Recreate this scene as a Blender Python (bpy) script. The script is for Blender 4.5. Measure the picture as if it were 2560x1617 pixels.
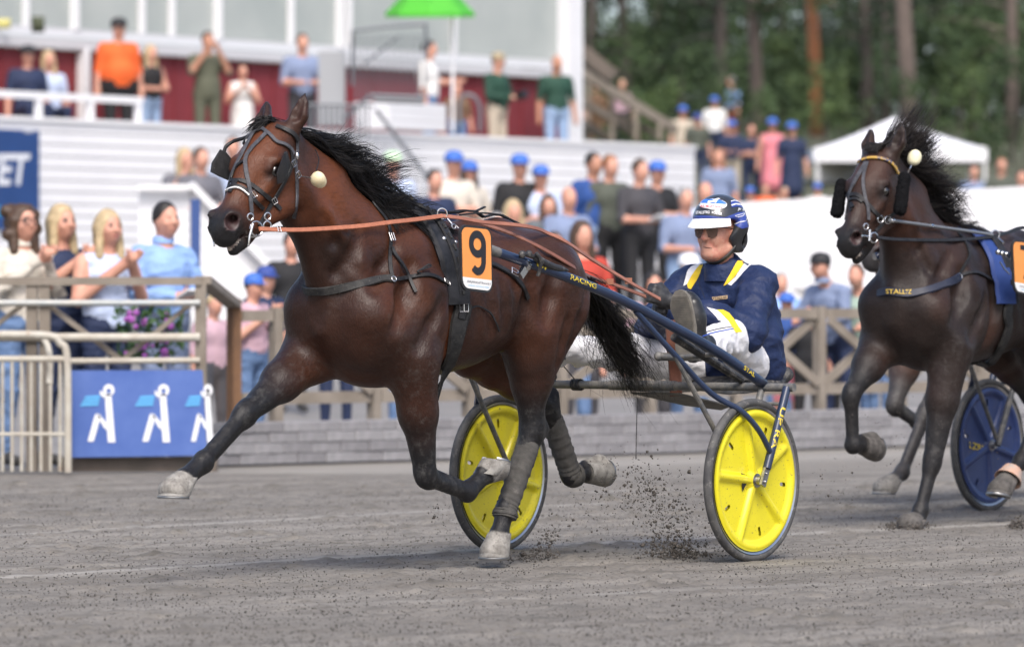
import bpy, bmesh, math, random, os
import numpy as np
from mathutils import Vector, Matrix
from mathutils.bvhtree import BVHTree
for _o in list(bpy.data.objects): bpy.data.objects.remove(_o)
SC = bpy.context.scene
COL = SC.collection
rnd = random.Random(7)
NR = np.random.default_rng(11)

# ------------------------------------------------------------------ camera
FPX, CAMH, YH, CX = 12980.0, 1.144, 730.0, 1280.0      # focal length in photo pixels, lens height, horizon row
cam = bpy.data.cameras.new('camera')
cam.sensor_width = 36.0; cam.sensor_fit = 'HORIZONTAL'
cam.lens = FPX / 2560.0 * 36.0
cam.shift_y = (YH - 1617 / 2) / 2560.0
cam.clip_start = 0.5; cam.clip_end = 3000
cam.dof.use_dof = True; cam.dof.focus_distance = 21.6; cam.dof.aperture_fstop = 3.5
camo = bpy.data.objects.new('camera', cam); COL.objects.link(camo)
camo.location = (0, 0, CAMH); camo.rotation_euler = (math.pi / 2, 0, 0)
SC.camera = camo

# ------------------------------------------------------------------ sky, sun, exposure
SUN_EL, SUN_AZ = math.radians(50), math.radians(171)   # azimuth clockwise from +Y: the sun stands high behind the camera, a little to the right
w = bpy.data.worlds.new('World'); SC.world = w; w.use_nodes = True
nt = w.node_tree; nt.nodes.clear()
sky = nt.nodes.new('ShaderNodeTexSky'); sky.sky_type = 'NISHITA'; sky.sun_disc = False
sky.sun_elevation = SUN_EL; sky.sun_rotation = SUN_AZ
sky.air_density = 0.8; sky.dust_density = 4.0; sky.ozone_density = 0.4; sky.altitude = 200
bg = nt.nodes.new('ShaderNodeBackground'); bg.inputs[1].default_value = 0.15
out = nt.nodes.new('ShaderNodeOutputWorld')
nt.links.new(sky.outputs[0], bg.inputs[0]); nt.links.new(bg.outputs[0], out.inputs[0])
sl = bpy.data.lights.new('sun', 'SUN'); sl.energy = 1.5; sl.angle = math.radians(22); sl.color = (1.0, 0.985, 0.955)
so = bpy.data.objects.new('sun', sl); COL.objects.link(so)
_sd = Vector((math.sin(SUN_AZ) * math.cos(SUN_EL), math.cos(SUN_AZ) * math.cos(SUN_EL), math.sin(SUN_EL)))
so.rotation_euler = (-_sd).to_track_quat('-Z', 'Y').to_euler()
so.location = (0, 0, 40)
SC.view_settings.view_transform = 'Standard'; SC.view_settings.look = 'None'
SC.view_settings.exposure = 0.85; SC.view_settings.gamma = 1.0; SC.view_settings.use_curve_mapping = False
SC.render.engine = 'CYCLES'
SC.cycles.use_denoising = True
SC.cycles.max_bounces = 6; SC.cycles.diffuse_bounces = 3; SC.cycles.transparent_max_bounces = 12
SC.render.film_transparent = False

# ------------------------------------------------------------------ photo pixel <-> world helpers (used at design time to place things)
CAM = np.array([0, 0, CAMH])
def ray(px, py): return np.array([(px - CX) / FPX, 1.0, (YH - py) / FPX])
def at(px, py, depth): return CAM + ray(px, py) * depth
def proj(p):
    p = np.asarray(p, float) - CAM
    return CX + FPX * p[0] / p[1], YH - FPX * p[2] / p[1]
class Frame:
    """local frame on the track: x forward along the heading, y to the horse's left, z up"""
    def __init__(s, O, ang):
        s.O = np.array([O[0], O[1], O[2] if len(O) > 2 else 0.0]); a = math.radians(ang)
        s.F = np.array([-math.sin(a), -math.cos(a), 0]); s.L = np.array([math.cos(a), -math.sin(a), 0])
        s.R = np.stack([s.F, s.L, np.array([0, 0, 1.0])])        # rows
        s.rz = math.atan2(s.F[1], s.F[0])
    def loc(s, p): return s.R @ (np.asarray(p) - s.O)
    def wld(s, p): return s.O + np.asarray(p) @ s.R
    def px(s, px, py, lat):                                       # pixel on the plane y = lat
        r = ray(px, py); t = (lat - (CAM - s.O) @ s.L) / (r @ s.L)
        return s.loc(CAM + r * t)
    def pxu(s, px, py, u):                                        # pixel on the plane x = u
        r = ray(px, py); t = (u - (CAM - s.O) @ s.F) / (r @ s.F); return s.loc(CAM + r * t)
    def pj(s, p): return proj(s.wld(p))
    def cam(s): return s.loc(CAM)
    def rayl(s, px, py): d = s.R @ ray(px, py); return d / np.linalg.norm(d)
WORLD = Frame((0, 0), 0); WORLD.R = np.eye(3); WORLD.F = np.array([1., 0, 0]); WORLD.L = np.array([0, 1., 0]); WORLD.rz = 0

# ------------------------------------------------------------------ materials
MATS = {}
def srgb(r, g, b):
    f = lambda c: (c / 255 / 12.92) if c / 255 <= .04045 else ((c / 255 + .055) / 1.055) ** 2.4
    return (f(r), f(g), f(b))
def M(name, col, rough=.6, metal=0.0, var=None, bump=None, spec=.5, coat=0.0, sheen=0.0, coords='Object', dirt=None):
    """procedural Principled material. var=(colour2, scale, lo, hi); bump=(scale, strength, distance); dirt=(colour, scale, lo, hi)"""
    if name in MATS: return MATS[name]
    m = bpy.data.materials.new(name); m.use_nodes = True; t = m.node_tree; L = t.links
    b = t.nodes['Principled BSDF']
    b.inputs['Base Color'].default_value = (*col, 1); b.inputs['Roughness'].default_value = rough
    b.inputs['Metallic'].default_value = metal; b.inputs['Specular IOR Level'].default_value = spec
    if coat: b.inputs['Coat Weight'].default_value = coat; b.inputs['Coat Roughness'].default_value = .15
    if sheen: b.inputs['Sheen Weight'].default_value = sheen
    tc = t.nodes.new('ShaderNodeTexCoord')
    src = None
    def noise(scale, det=5, rg=.6):
        n = t.nodes.new('ShaderNodeTexNoise'); n.inputs['Scale'].default_value = scale; n.inputs['Detail'].default_value = det
        n.inputs['Roughness'].default_value = rg; L.new(tc.outputs[coords], n.inputs['Vector']); return n
    def ramp(n, lo, hi):
        r = t.nodes.new('ShaderNodeMapRange'); r.inputs[1].default_value = lo; r.inputs[2].default_value = hi
        L.new(n.outputs[0], r.inputs[0]); return r
    def mix(fac, a, bcol):
        x = t.nodes.new('ShaderNodeMix'); x.data_type = 'RGBA'
        L.new(fac.outputs[0], x.inputs[0])
        if a is None: x.inputs[6].default_value = (*col, 1)
        else: L.new(a, x.inputs[6])
        x.inputs[7].default_value = (*bcol, 1); return x.outputs[2]
    if var: src = mix(ramp(noise(var[1]), var[2] if len(var) > 2 else .35, var[3] if len(var) > 3 else .65), src, var[0])
    if dirt: src = mix(ramp(noise(dirt[1], 8, .7), dirt[2], dirt[3]), src, dirt[0])
    if src is not None: L.new(src, b.inputs['Base Color'])
    if bump:
        bn = t.nodes.new('ShaderNodeBump'); bn.inputs['Strength'].default_value = bump[1]; bn.inputs['Distance'].default_value = bump[2]
        L.new(noise(bump[0]).outputs[0], bn.inputs['Height']); L.new(bn.outputs[0], b.inputs['Normal'])
    MATS[name] = m; return m

# ------------------------------------------------------------------ object helpers
OFFS = {}
def thing(name, label, cat, base=(0, 0, 0), frame=WORLD, group=None):
    o = bpy.data.objects.new(name, None); COL.objects.link(o); o.empty_display_size = .2
    o.location = frame.wld(base); o.rotation_euler = (0, 0, frame.rz)
    o['label'] = label; o['category'] = cat
    if group: o['group'] = group
    OFFS[o.name] = np.array(base, float); return o
def tag(o, label, cat, group=None):
    o['label'] = label; o['category'] = cat
    if group: o['group'] = group
    return o
def rootoff(p):
    while p is not None:
        if p.name in OFFS: return OFFS[p.name]
        p = p.parent
    return np.zeros(3)
def mesh(name, V, Fc, mat, parent=None, smooth=True, mids=None, kind=None, label=None):
    """one mesh object; V in the coordinates of the root's frame"""
    V = np.asarray(V, np.float32).reshape(-1, 3) - rootoff(parent).astype(np.float32)
    me = bpy.data.meshes.new(name)
    if isinstance(Fc, np.ndarray) and Fc.ndim == 2:
        n, kk = Fc.shape
        me.vertices.add(len(V)); me.vertices.foreach_set('co', V.ravel())
        me.loops.add(n * kk); me.loops.foreach_set('vertex_index', Fc.astype(np.int32).ravel())
        me.polygons.add(n); me.polygons.foreach_set('loop_start', np.arange(0, n * kk, kk, dtype=np.int32))
        me.update(calc_edges=True)
    else:
        me.from_pydata(V.tolist(), [], [tuple(int(i) for i in f) for f in Fc]); me.update()
    for m in (mat if isinstance(mat, (list, tuple)) else [mat]): me.materials.append(m)
    if mids is not None: me.polygons.foreach_set('material_index', np.asarray(mids, np.int32))
    if smooth is True: me.polygons.foreach_set('use_smooth', [True] * len(me.polygons))
    elif smooth: 
        me.polygons.foreach_set('use_smooth', [True] * len(me.polygons)); me.set_sharp_from_angle(angle=math.radians(smooth))
    me.validate()
    o = bpy.data.objects.new(name, me); COL.objects.link(o)
    if parent is not None: o.parent = parent
    if kind: o['kind'] = kind
    if label: o['label'] = label
    return o

class MB:
    """collects simple shapes into one mesh"""
    def __init__(s): s.V = []; s.F = []; s.m = []; s.cm = 0
    def add(s, V, F):
        n = sum(len(v) for v in s.V); V = np.asarray(V, float).reshape(-1, 3); s.V.append(V)
        s.F += [tuple(i + n for i in f) for f in F]; s.m += [s.cm] * len(F); return s
    def box(s, c, size, R=None):
        h = np.array(size) / 2
        P = np.array([[x, y, z] for x in (-1, 1) for y in (-1, 1) for z in (-1, 1)]) * h
        if R is not None: P = P @ np.asarray(R).T
        return s.add(P + np.array(c), [(0, 1, 3, 2), (4, 6, 7, 5), (0, 4, 5, 1), (2, 3, 7, 6), (0, 2, 6, 4), (1, 5, 7, 3)])
    def bar(s, a, b, wd, th, up=(0, 0, 1)):
        a = np.array(a, float); b = np.array(b, float); d = b - a; l = np.linalg.norm(d); x = d / l
        y = np.cross(np.array(up, float), x); y /= max(np.linalg.norm(y), 1e-9); z = np.cross(x, y)
        return s.box((a + b) / 2, (l, wd, th), np.stack([x, y, z], 1))
    def tube(s, pts, r, n=10, cap=True, closed=False):
        P = np.array(pts, float); m = len(P); r = np.full(m, r) if np.isscalar(r) else np.array(r, float)
        T = np.gradient(P, axis=0) if not closed else np.roll(P, -1, 0) - np.roll(P, 1, 0)
        T /= np.maximum(np.linalg.norm(T, axis=1, keepdims=True), 1e-9)
        ref = np.array([0, 0, 1.]) if abs(T[0] @ np.array([0, 0, 1.])) < .9 else np.array([1., 0, 0])
        U = np.cross(T[0], ref); U /= np.linalg.norm(U); V = []
        for i in range(m):
            U = U - T[i] * (U @ T[i]); U /= max(np.linalg.norm(U), 1e-9); W = np.cross(T[i], U)
            for k in range(n):
                a = 2 * math.pi * k / n; V.append(P[i] + r[i] * (math.cos(a) * U + math.sin(a) * W))
        F = []
        for i in range(m if closed else m - 1):
            j = (i + 1) % m
            for k in range(n): F.append((i * n + k, i * n + (k + 1) % n, j * n + (k + 1) % n, j * n + k))
        if cap and not closed: F.append(tuple(range(n))[::-1]); F.append(tuple((m - 1) * n + k for k in range(n)))
        return s.add(V, F)
    def ring(s, c, axis, R, r, n=20, k=8):
        c = np.array(c, float); a = np.array(axis, float); a /= np.linalg.norm(a)
        ref = np.array([0, 0, 1.]) if abs(a[2]) < .9 else np.array([1., 0, 0]); u = np.cross(a, ref); u /= np.linalg.norm(u); v = np.cross(a, u)
        return s.tube([c + R * (math.cos(t) * u + math.sin(t) * v) for t in np.linspace(0, 2 * math.pi, n, endpoint=False)], r, k, closed=True)
    def lathe(s, c, axis, prof, n=32, close=False):
        """prof: list of (radius, height along axis)"""
        c = np.array(c, float); a = np.array(axis, float); a /= np.linalg.norm(a)
        ref = np.array([0, 0, 1.]) if abs(a[2]) < .9 else np.array([1., 0, 0]); u = np.cross(a, ref); u /= np.linalg.norm(u); v = np.cross(a, u)
        V = [c + a * h + rr * (math.cos(2 * math.pi * k / n) * u + math.sin(2 * math.pi * k / n) * v) for rr, h in prof for k in range(n)]
        F = []; m = len(prof)
        for i in range(m if close else m - 1):
            j = (i + 1) % m
            for k in range(n): F.append((i * n + k, j * n + k, j * n + (k + 1) % n, i * n + (k + 1) % n))
        return s.add(V, F)
    def ball(s, c, r, n=12, m=8, R=None):
        r = np.full(3, r) if np.isscalar(r) else np.array(r); V = []; F = []
        for i in range(m + 1):
            th = math.pi * i / m
            for k in range(n):
                ph = 2 * math.pi * k / n; V.append((math.sin(th) * math.cos(ph), math.sin(th) * math.sin(ph), math.cos(th)))
        for i in range(m):
            for k in range(n): F.append((i * n + k, (i + 1) * n + k, (i + 1) * n + (k + 1) % n, i * n + (k + 1) % n))
        V = np.array(V) * r
        if R is not None: V = V @ np.asarray(R).T
        return s.add(V + np.array(c), F)
    def strap(s, P, N, wd, th):
        """flat strip along P, lying on a surface with normals N"""
        P = np.array(P, float); N = np.array(N, float); m = len(P)
        T = np.gradient(P, axis=0); T /= np.maximum(np.linalg.norm(T, axis=1, keepdims=True), 1e-9)
        wd = np.full(m, wd) if np.isscalar(wd) else np.array(wd); V = []
        for i in range(m):
            n = N[i] - T[i] * (N[i] @ T[i]); n /= max(np.linalg.norm(n), 1e-9); b = np.cross(T[i], n) * wd[i] / 2
            e = b * .8
            V += [P[i] - b, P[i] - e + n * th, P[i] + e + n * th, P[i] + b, P[i] + b * .9 - n * th * .6, P[i] - b * .9 - n * th * .6]
        F = [(i * 6 + k, i * 6 + (k + 1) % 6, i * 6 + 6 + (k + 1) % 6, i * 6 + 6 + k) for i in range(m - 1) for k in range(6)]
        F += [tuple(range(6))[::-1], tuple((m - 1) * 6 + k for k in range(6))]
        return s.add(V, F)
    def go(s, name, mat, parent=None, smooth=35, kind=None, label=None):
        mids = s.m if any(s.m) else None
        return mesh(name, np.concatenate(s.V), s.F, mat, parent, smooth, mids, kind, label)

def smoothpath(P, n=6):
    """Catmull-Rom through points"""
    P = np.array(P, float); Q = np.vstack([2 * P[0] - P[1], P, 2 * P[-1] - P[-2]]); out = []
    for i in range(1, len(Q) - 2):
        for t in np.linspace(0, 1, n, endpoint=False):
            a, b, c, d = Q[i - 1], Q[i], Q[i + 1], Q[i + 2]
            out.append(.5 * ((2 * b) + (c - a) * t + (2 * a - 5 * b + 4 * c - d) * t * t + (3 * b - a - 3 * c + d) * t ** 3))
    out.append(P[-1]); return np.array(out)

# ------------------------------------------------------------------ sculpting field: smooth union of limbs and muscles, turned into one continuous skin
class Field:
    def __init__(s, lo, hi, v):
        s.lo = np.array(lo, float); s.v = v; s.n = np.ceil((np.array(hi) - s.lo) / v).astype(int) + 1
        s.d = np.full(s.n, .25, np.float32); s.own = np.zeros(s.n, np.uint8)
        s.ax = [(s.lo[i] + v * np.arange(s.n[i])).astype(np.float32) for i in range(3)]
    def put(s, fn, lo, hi, k, oid, sub=False):
        pad = max(k, .02) + 2.5 * s.v
        i0 = np.clip(np.floor((np.array(lo) - pad - s.lo) / s.v).astype(int), 0, s.n); i1 = np.clip(np.ceil((np.array(hi) + pad - s.lo) / s.v).astype(int) + 1, 0, s.n)
        if np.any(i1 <= i0): return
        sl = tuple(slice(a, b) for a, b in zip(i0, i1))
        X = s.ax[0][sl[0]][:, None, None]; Y = s.ax[1][sl[1]][None, :, None]; Z = s.ax[2][sl[2]][None, None, :]
        b = fn(X, Y, Z).astype(np.float32); a = s.d[sl]
        if sub:
            b = -b; h = np.maximum(k - np.abs(a - b), 0) / k; s.d[sl] = np.maximum(a, b) + h * h * k * .25
            if oid: s.own[sl] = np.where(b > a - .3 * k, oid, s.own[sl])
        else:
            h = np.maximum(k - np.abs(a - b), 0) / k; s.own[sl] = np.where(b < a, oid, s.own[sl]); s.d[sl] = np.minimum(a, b) - h * h * k * .25
    def cap(s, a, b, r1, r2=None, k=.03, oid=1, sub=False, ysc=1.0, cut=None):
        """tapered capsule; ysc > 1 flattens it sideways (local y)"""
        a = np.array(a, float); b = np.array(b, float); r2 = r1 if r2 is None else r2; ab = b - a
        A = a.copy(); B = ab.copy(); A[1] *= ysc; B[1] *= ysc; L2 = max(B @ B, 1e-9); R = max(r1, r2)
        def fn(X, Y, Z):
            x = X - A[0]; y = Y * ysc - A[1]; z = Z - A[2]
            t = np.clip((x * B[0] + y * B[1] + z * B[2]) / L2, 0, 1)
            d = np.sqrt((x - t * B[0]) ** 2 + (y - t * B[1]) ** 2 + (z - t * B[2]) ** 2) - (r1 + (r2 - r1) * t)
            if cut is not None:
                c, nrm = cut; d = np.maximum(d, (X - c[0]) * nrm[0] + (Y - c[1]) * nrm[1] + (Z - c[2]) * nrm[2])
            return d
        s.put(fn, np.minimum(a, b) - R, np.maximum(a, b) + R, k, oid, sub)
    def chain(s, pts, k=.03, oid=1, ysc=1.0):
        for p, q in zip(pts[:-1], pts[1:]): s.cap(p[:3], q[:3], p[3], q[3], k, oid, ysc=ysc)
    def ell(s, c, r, R=None, k=.03, oid=1, sub=False):
        c = np.array(c, float); r = np.array(r, float); R = np.eye(3) if R is None else np.asarray(R, float)   # columns of R: axes
        def fn(X, Y, Z):
            x = X - c[0]; y = Y - c[1]; z = Z - c[2]
            q = [(x * R[0, i] + y * R[1, i] + z * R[2, i]) for i in range(3)]
            k0 = np.sqrt(sum((q[i] / r[i]) ** 2 for i in range(3))); k1 = np.sqrt(sum((q[i] / r[i] ** 2) ** 2 for i in range(3)))
            return k0 * (k0 - 1) / np.maximum(k1, 1e-6)
        e = r.max() if R is not None else r
        s.put(fn, c - e, c + e, k, oid, sub)
    def mesh(s, smooth=1, seam=3):
        d = s.d; ins = d < 0; n = s.n
        c = np.zeros(n - 1, np.uint8)
        for dx in (0, 1):
            for dy in (0, 1):
                for dz in (0, 1): c += ins[dx:n[0] - 1 + dx, dy:n[1] - 1 + dy, dz:n[2] - 1 + dz]
        act = np.argwhere((c > 0) & (c < 8)); idx = np.full(n - 1, -1, np.int32); idx[tuple(act.T)] = np.arange(len(act))
        cor = np.array([[x, y, z] for x in (0, 1) for y in (0, 1) for z in (0, 1)])
        val = np.stack([d[tuple((act + q).T)] for q in cor], 1)
        S = np.zeros((len(act), 3)); W = np.zeros(len(act))
        for i in range(8):
            for j in range(i + 1, 8):
                if np.abs(cor[i] - cor[j]).sum() != 1: continue
                m = (val[:, i] < 0) != (val[:, j] < 0); t = np.where(m, val[:, i] / np.where(m, val[:, i] - val[:, j], 1), 0)
                S += m[:, None] * (cor[i] + (cor[j] - cor[i]) * t[:, None]); W += m
        V = (act + S / W[:, None]) * s.v + s.lo; own = s.own[tuple(np.round(act + S / W[:, None]).astype(int).T)]
        Fs = []
        for axn in range(3):
            o = [0, 0, 0]; o[axn] = 1; sl0 = tuple(slice(0, n[i] - o[i]) for i in range(3)); sl1 = tuple(slice(o[i], n[i]) for i in range(3))
            e = np.argwhere(ins[sl0] != ins[sl1]); e = e[np.all([(e[:, i] > 0) & (e[:, i] < n[i] - 1) for i in range(3) if i != axn], 0)]
            u, v_ = [(1, 2), (2, 0), (0, 1)][axn]; q = []
            for du, dv in ((-1, -1), (0, -1), (0, 0), (-1, 0)):
                p = e.copy(); p[:, u] += du; p[:, v_] += dv; q.append(idx[tuple(p.T)])
            q = np.stack(q, 1); fl = ~ins[tuple(e.T)]; q[fl] = q[fl][:, ::-1]; Fs.append(q)
        Fc = np.concatenate(Fs); Fc = Fc[(Fc >= 0).all(1)]
        for _ in range(smooth):
            acc = np.zeros_like(V); cnt = np.zeros(len(V))
            for i in range(4):
                for j in ((i + 1) % 4, (i + 3) % 4):
                    np.add.at(acc, Fc[:, i], V[Fc[:, j]]); np.add.at(cnt, Fc[:, i], 1)
            V = V * .5 + .5 * acc / np.maximum(cnt, 1)[:, None]
        labs = np.unique(own)
        if len(labs) > 1:                                           # even out the seams between skin, cloth and boots
            W = (own[:, None] == labs[None]).astype(np.float32); cn = np.zeros(len(V), np.float32); np.add.at(cn, Fc.ravel(), 1)
            for _ in range(seam):
                fs = W[Fc].mean(1); acc = np.zeros_like(W)
                for i in range(4): np.add.at(acc, Fc[:, i], fs)
                W = acc / np.maximum(cn, 1)[:, None]
            fo = labs[W[Fc].sum(1).argmax(1)]; own = labs[W.argmax(1)]
        else: fo = own[Fc[:, 0]]
        return V, Fc, own, fo

class Skin:
    """surface to lay straps, patches and lettering on"""
    def __init__(s, V, Fc, frame): 
        s.b = BVHTree.FromPolygons(np.asarray(V).tolist(), [tuple(map(int, f)) for f in Fc]); s.f = frame; s.c = Vector(frame.cam())
    def hit(s, px, py):
        h = s.b.ray_cast(s.c, Vector(s.f.rayl(px, py)))
        return (None, None) if h[0] is None else (np.array(h[0]), np.array(h[1]))
    def near(s, p):
        h = s.b.find_nearest(Vector(p)); return np.array(h[0]), np.array(h[1])
    def path(s, pts, off=.004, n=5, lat=0.0):
        """pixels -> points on the skin (falls back to the nearest skin to the plane y=lat)"""
        pp = smoothpath([(*p[:2], 0) for p in pts], n); P = []; N = []
        for q in pp:
            h, nn = s.hit(q[0], q[1])
            if h is None: h, nn = s.near(s.f.px(q[0], q[1], lat))
            P.append(h + nn * off); N.append(nn)
        P = np.array(P); N = np.array(N)
        for _ in range(2):
            P[1:-1] = P[1:-1] * .5 + .25 * (P[:-2] + P[2:]); N[1:-1] = N[1:-1] * .5 + .25 * (N[:-2] + N[2:])
        return P, N
def V3(t): return np.array(t, float)
def unit(v): v = np.asarray(v, float); return v / max(np.linalg.norm(v), 1e-9)
def text2d(body, bold=0.0, shear=0.0, res=3, cuts=0):
    cu = bpy.data.curves.new('t', 'FONT'); cu.body = body; cu.offset = bold; cu.fill_mode = 'FRONT'; cu.shear = shear; cu.resolution_u = res; to = bpy.data.objects.new('t', cu); COL.objects.link(to)
    bpy.context.view_layer.update(); me = bpy.data.meshes.new_from_object(to); bpy.data.objects.remove(to)
    if cuts:
        bm = bmesh.new(); bm.from_mesh(me); bmesh.ops.subdivide_edges(bm, edges=[e for e in bm.edges if e.calc_length() > .15], cuts=cuts, use_grid_fill=False); bmesh.ops.triangulate(bm, faces=bm.faces); bm.to_mesh(me); bm.free()
    V_ = np.array([v.co[:2] for v in me.vertices]); F_ = [tuple(p.vertices) for p in me.polygons]; lo = V_.min(0); hi = V_.max(0)
    return (V_ - lo) / np.maximum(hi - lo, 1e-6), F_, (hi - lo)[0] / max((hi - lo)[1], 1e-6)
# ================================================================== the setting
E0 = np.array([-3.25, 33.0]); ED = unit_ = np.array([7.15, 6.5]) / np.hypot(7.15, 6.5); EN = np.array([-ED[1], ED[0]])     # outer edge of the track, seen receding to the right
def edge(t, s=0.0, z=0.0): p = E0 + ED * t + EN * s; return np.array([p[0], p[1], z])
def sdist(x, y): return (x - E0[0]) * EN[0] + (y - E0[1]) * EN[1]
def terrain(x, y):
    s = sdist(x, y); k = np.clip((s - 3) / 21, 0, 1); z = 1.5 * k * k * (3 - 2 * k)
    return z + np.interp(y, [72, 100, 130, 200, 300], [0, 1.7, 3.4, 6.5, 9])
def edge_t_at_px(px, s=0.0):
    c = (px - CX) / FPX; b0 = E0 + EN * s; return (c * b0[1] - b0[0]) / (ED[0] - c * ED[1])

# ---- track
def ground_mat():
    m = bpy.data.materials.new('track_sand'); m.use_nodes = True; t = m.node_tree; L = t.links; b = t.nodes['Principled BSDF']; b.inputs['Roughness'].default_value = .92; b.inputs['Specular IOR Level'].default_value = .25
    tc = t.nodes.new('ShaderNodeTexCoord'); mp = t.nodes.new('ShaderNodeMapping'); mp.inputs['Rotation'].default_value = (0, 0, -math.atan2(ED[1], ED[0])); L.new(tc.outputs['Object'], mp.inputs[0])
    def noise(vec, sc, det, scale=None, rg=.6):
        if scale: q_ = t.nodes.new('ShaderNodeMapping'); q_.inputs['Scale'].default_value = scale; L.new(vec, q_.inputs[0]); vec = q_.outputs[0]
        n = t.nodes.new('ShaderNodeTexNoise'); n.inputs['Scale'].default_value = sc; n.inputs['Detail'].default_value = det; n.inputs['Roughness'].default_value = rg; L.new(vec, n.inputs['Vector']); return n.outputs[0]
    def mr(x, a, c):
        n = t.nodes.new('ShaderNodeMapRange'); L.new(x, n.inputs[0]); n.inputs[1].default_value = a; n.inputs[2].default_value = c; return n.outputs[0]
    def mix(f, a, c):
        x = t.nodes.new('ShaderNodeMix'); x.data_type = 'RGBA'; L.new(f, x.inputs[0])
        for i, q_ in ((6, a), (7, c)):
            if isinstance(q_, tuple): x.inputs[i].default_value = (*q_, 1)
            else: L.new(q_, x.inputs[i])
        return x.outputs[2]
    at_ = t.nodes.new('ShaderNodeAttribute'); at_.attribute_name = 'sand'; sp = t.nodes.new('ShaderNodeSeparateColor'); L.new(at_.outputs[0], sp.inputs[0])
    c = mix(mr(noise(tc.outputs['Object'], 2.2, 6), .35, .65), (.146, .133, .117), (.196, .180, .159))
    c = mix(mr(noise(mp.outputs[0], 1.0, 5, (.10, 3.4, 1)), .46, .66), c, (.240, .222, .197)); c = mix(mr(noise(mp.outputs[0], 1.0, 6, (.22, 7.5, 1), .7), .52, .70), c, (.105, .095, .083))
    c = mix(mr(noise(tc.outputs['Object'], 60, 3), .55, .7), c, (.088, .080, .071))
    c = mix(sp.outputs[0], c, (.30, .285, .26)); c = mix(sp.outputs[1], c, (.07, .066, .058)); L.new(c, b.inputs['Base Color'])
    bn = t.nodes.new('ShaderNodeBump'); bn.inputs['Strength'].default_value = .6; bn.inputs['Distance'].default_value = .01; L.new(noise(tc.outputs['Object'], 45, 6), bn.inputs['Height']); L.new(bn.outputs[0], b.inputs['Normal'])
    return m
SAND = ground_mat()
def lines_mask(X, Y):
    m = np.zeros(X.shape)
    for P, w_, k in (([(0, 1447), (1201, 1377), (1652, 1353), (2555, 1310)], .05, .85), ([(0, 1341), (1063, 1281), (1500, 1262)], .06, .7), ([(0, 1372), (700, 1345)], .05, .4), ([(1480, 1490), (2560, 1440)], .05, .35), ([(200, 1530), (1300, 1500)], .06, .3), ([(1500, 1232), (2560, 1195)], .08, .5)):
        W_ = [(lambda d: ((x - CX) / FPX * d, d))(FPX * CAMH / (y - YH)) for x, y in P]
        for (a, b_), (c, d_) in zip(W_[:-1], W_[1:]):
            ab = np.array([c - a, d_ - b_]); L2 = ab @ ab; t = np.clip(((X - a) * ab[0] + (Y - b_) * ab[1]) / L2, 0, 1); dd = np.hypot(X - a - t * ab[0], Y - b_ - t * ab[1]); m = np.maximum(m, k * np.exp(-(dd / w_) ** 2))
    return m
gx = np.arange(-3.6, 3.6, .026); gy = np.arange(16.2, 32.6, .030); X, Y = np.meshgrid(gx, gy, indexing='ij')
nz = NR.normal(0, 1, X.shape); sm = lambda a, n: a if n == 0 else sm((a + np.roll(a, 1, 0) + np.roll(a, -1, 0) + np.roll(a, 1, 1) + np.roll(a, -1, 1)) / 5, n - 1)
fine = sm(nz, 1); mid = sm(NR.normal(0, 1, X.shape), 5); mid /= mid.std(); big = sm(NR.normal(0, 1, X.shape), 40); big /= big.std()
fine /= fine.std(); lm = lines_mask(X, Y); rough = np.clip(.8 + .5 * big, .25, 2) * (1 - .75 * lm)
clump = np.maximum(mid - 1.1, 0)
Zg = (.0036 * fine + .0008 * mid + .006 * clump) * rough + .003 * lm
fade = np.clip((X + 3.6) / .4, 0, 1) * np.clip((3.57 - X) / .4, 0, 1) * np.clip((32.57 - Y) / 2, 0, 1); Zg = Zg * fade + .006
i, j = np.meshgrid(np.arange(len(gx) - 1), np.arange(len(gy) - 1), indexing='ij'); n_ = len(gy)
Fg = np.stack([i * n_ + j, (i + 1) * n_ + j, (i + 1) * n_ + j + 1, i * n_ + j + 1], -1).reshape(-1, 4)
jx = X + NR.uniform(-.007, .007, X.shape); jy = Y + NR.uniform(-.008, .008, X.shape)
trk = mesh('track', np.stack([jx, jy, Zg], -1).reshape(-1, 3), Fg, SAND, None, True, kind='structure')
dk = np.clip(fine - .9, 0, 1) * .30 + np.clip(clump, 0, 1) * .4
ca = trk.data.color_attributes.new('sand', 'FLOAT_COLOR', 'POINT'); ca.data.foreach_set('color', np.stack([lm.ravel(), np.clip(dk * (1 - lm), 0, .8).ravel(), 0 * lm.ravel(), 0 * lm.ravel() + 1], 1).astype(np.float32).ravel())
# the ground as one sheet to the horizon: track side flat, spectator side rising
ux = np.unique(np.concatenate([np.linspace(-400, -30, 12), np.linspace(-30, 40, 71), np.linspace(40, 400, 12)])); uy = np.unique(np.concatenate([np.linspace(-40, 28, 12), np.linspace(28, 110, 110), np.linspace(110, 900, 30)]))
X, Y = np.meshgrid(ux, uy, indexing='ij'); Zt = terrain(X, Y); Zt = Zt - .012
i, j = np.meshgrid(np.arange(len(ux) - 1), np.arange(len(uy) - 1), indexing='ij'); n_ = len(uy); Fg = np.stack([i * n_ + j, (i + 1) * n_ + j, (i + 1) * n_ + j + 1, i * n_ + j + 1], -1).reshape(-1, 4)
xm = X[i, j]; ym = Y[i, j]; s_ = sdist(xm, ym)
ASPH = M('spectator_asphalt', (.16, .155, .15), .9, var=((.21, .2, .19), 1.3), bump=(40, .4, .01)); GRASS = M('grass_bank', (.045, .060, .024), .95, var=((.075, .075, .038), 1.5), bump=(30, .8, .05), dirt=((.16, .14, .11), 2.2, .5, .66))
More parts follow.
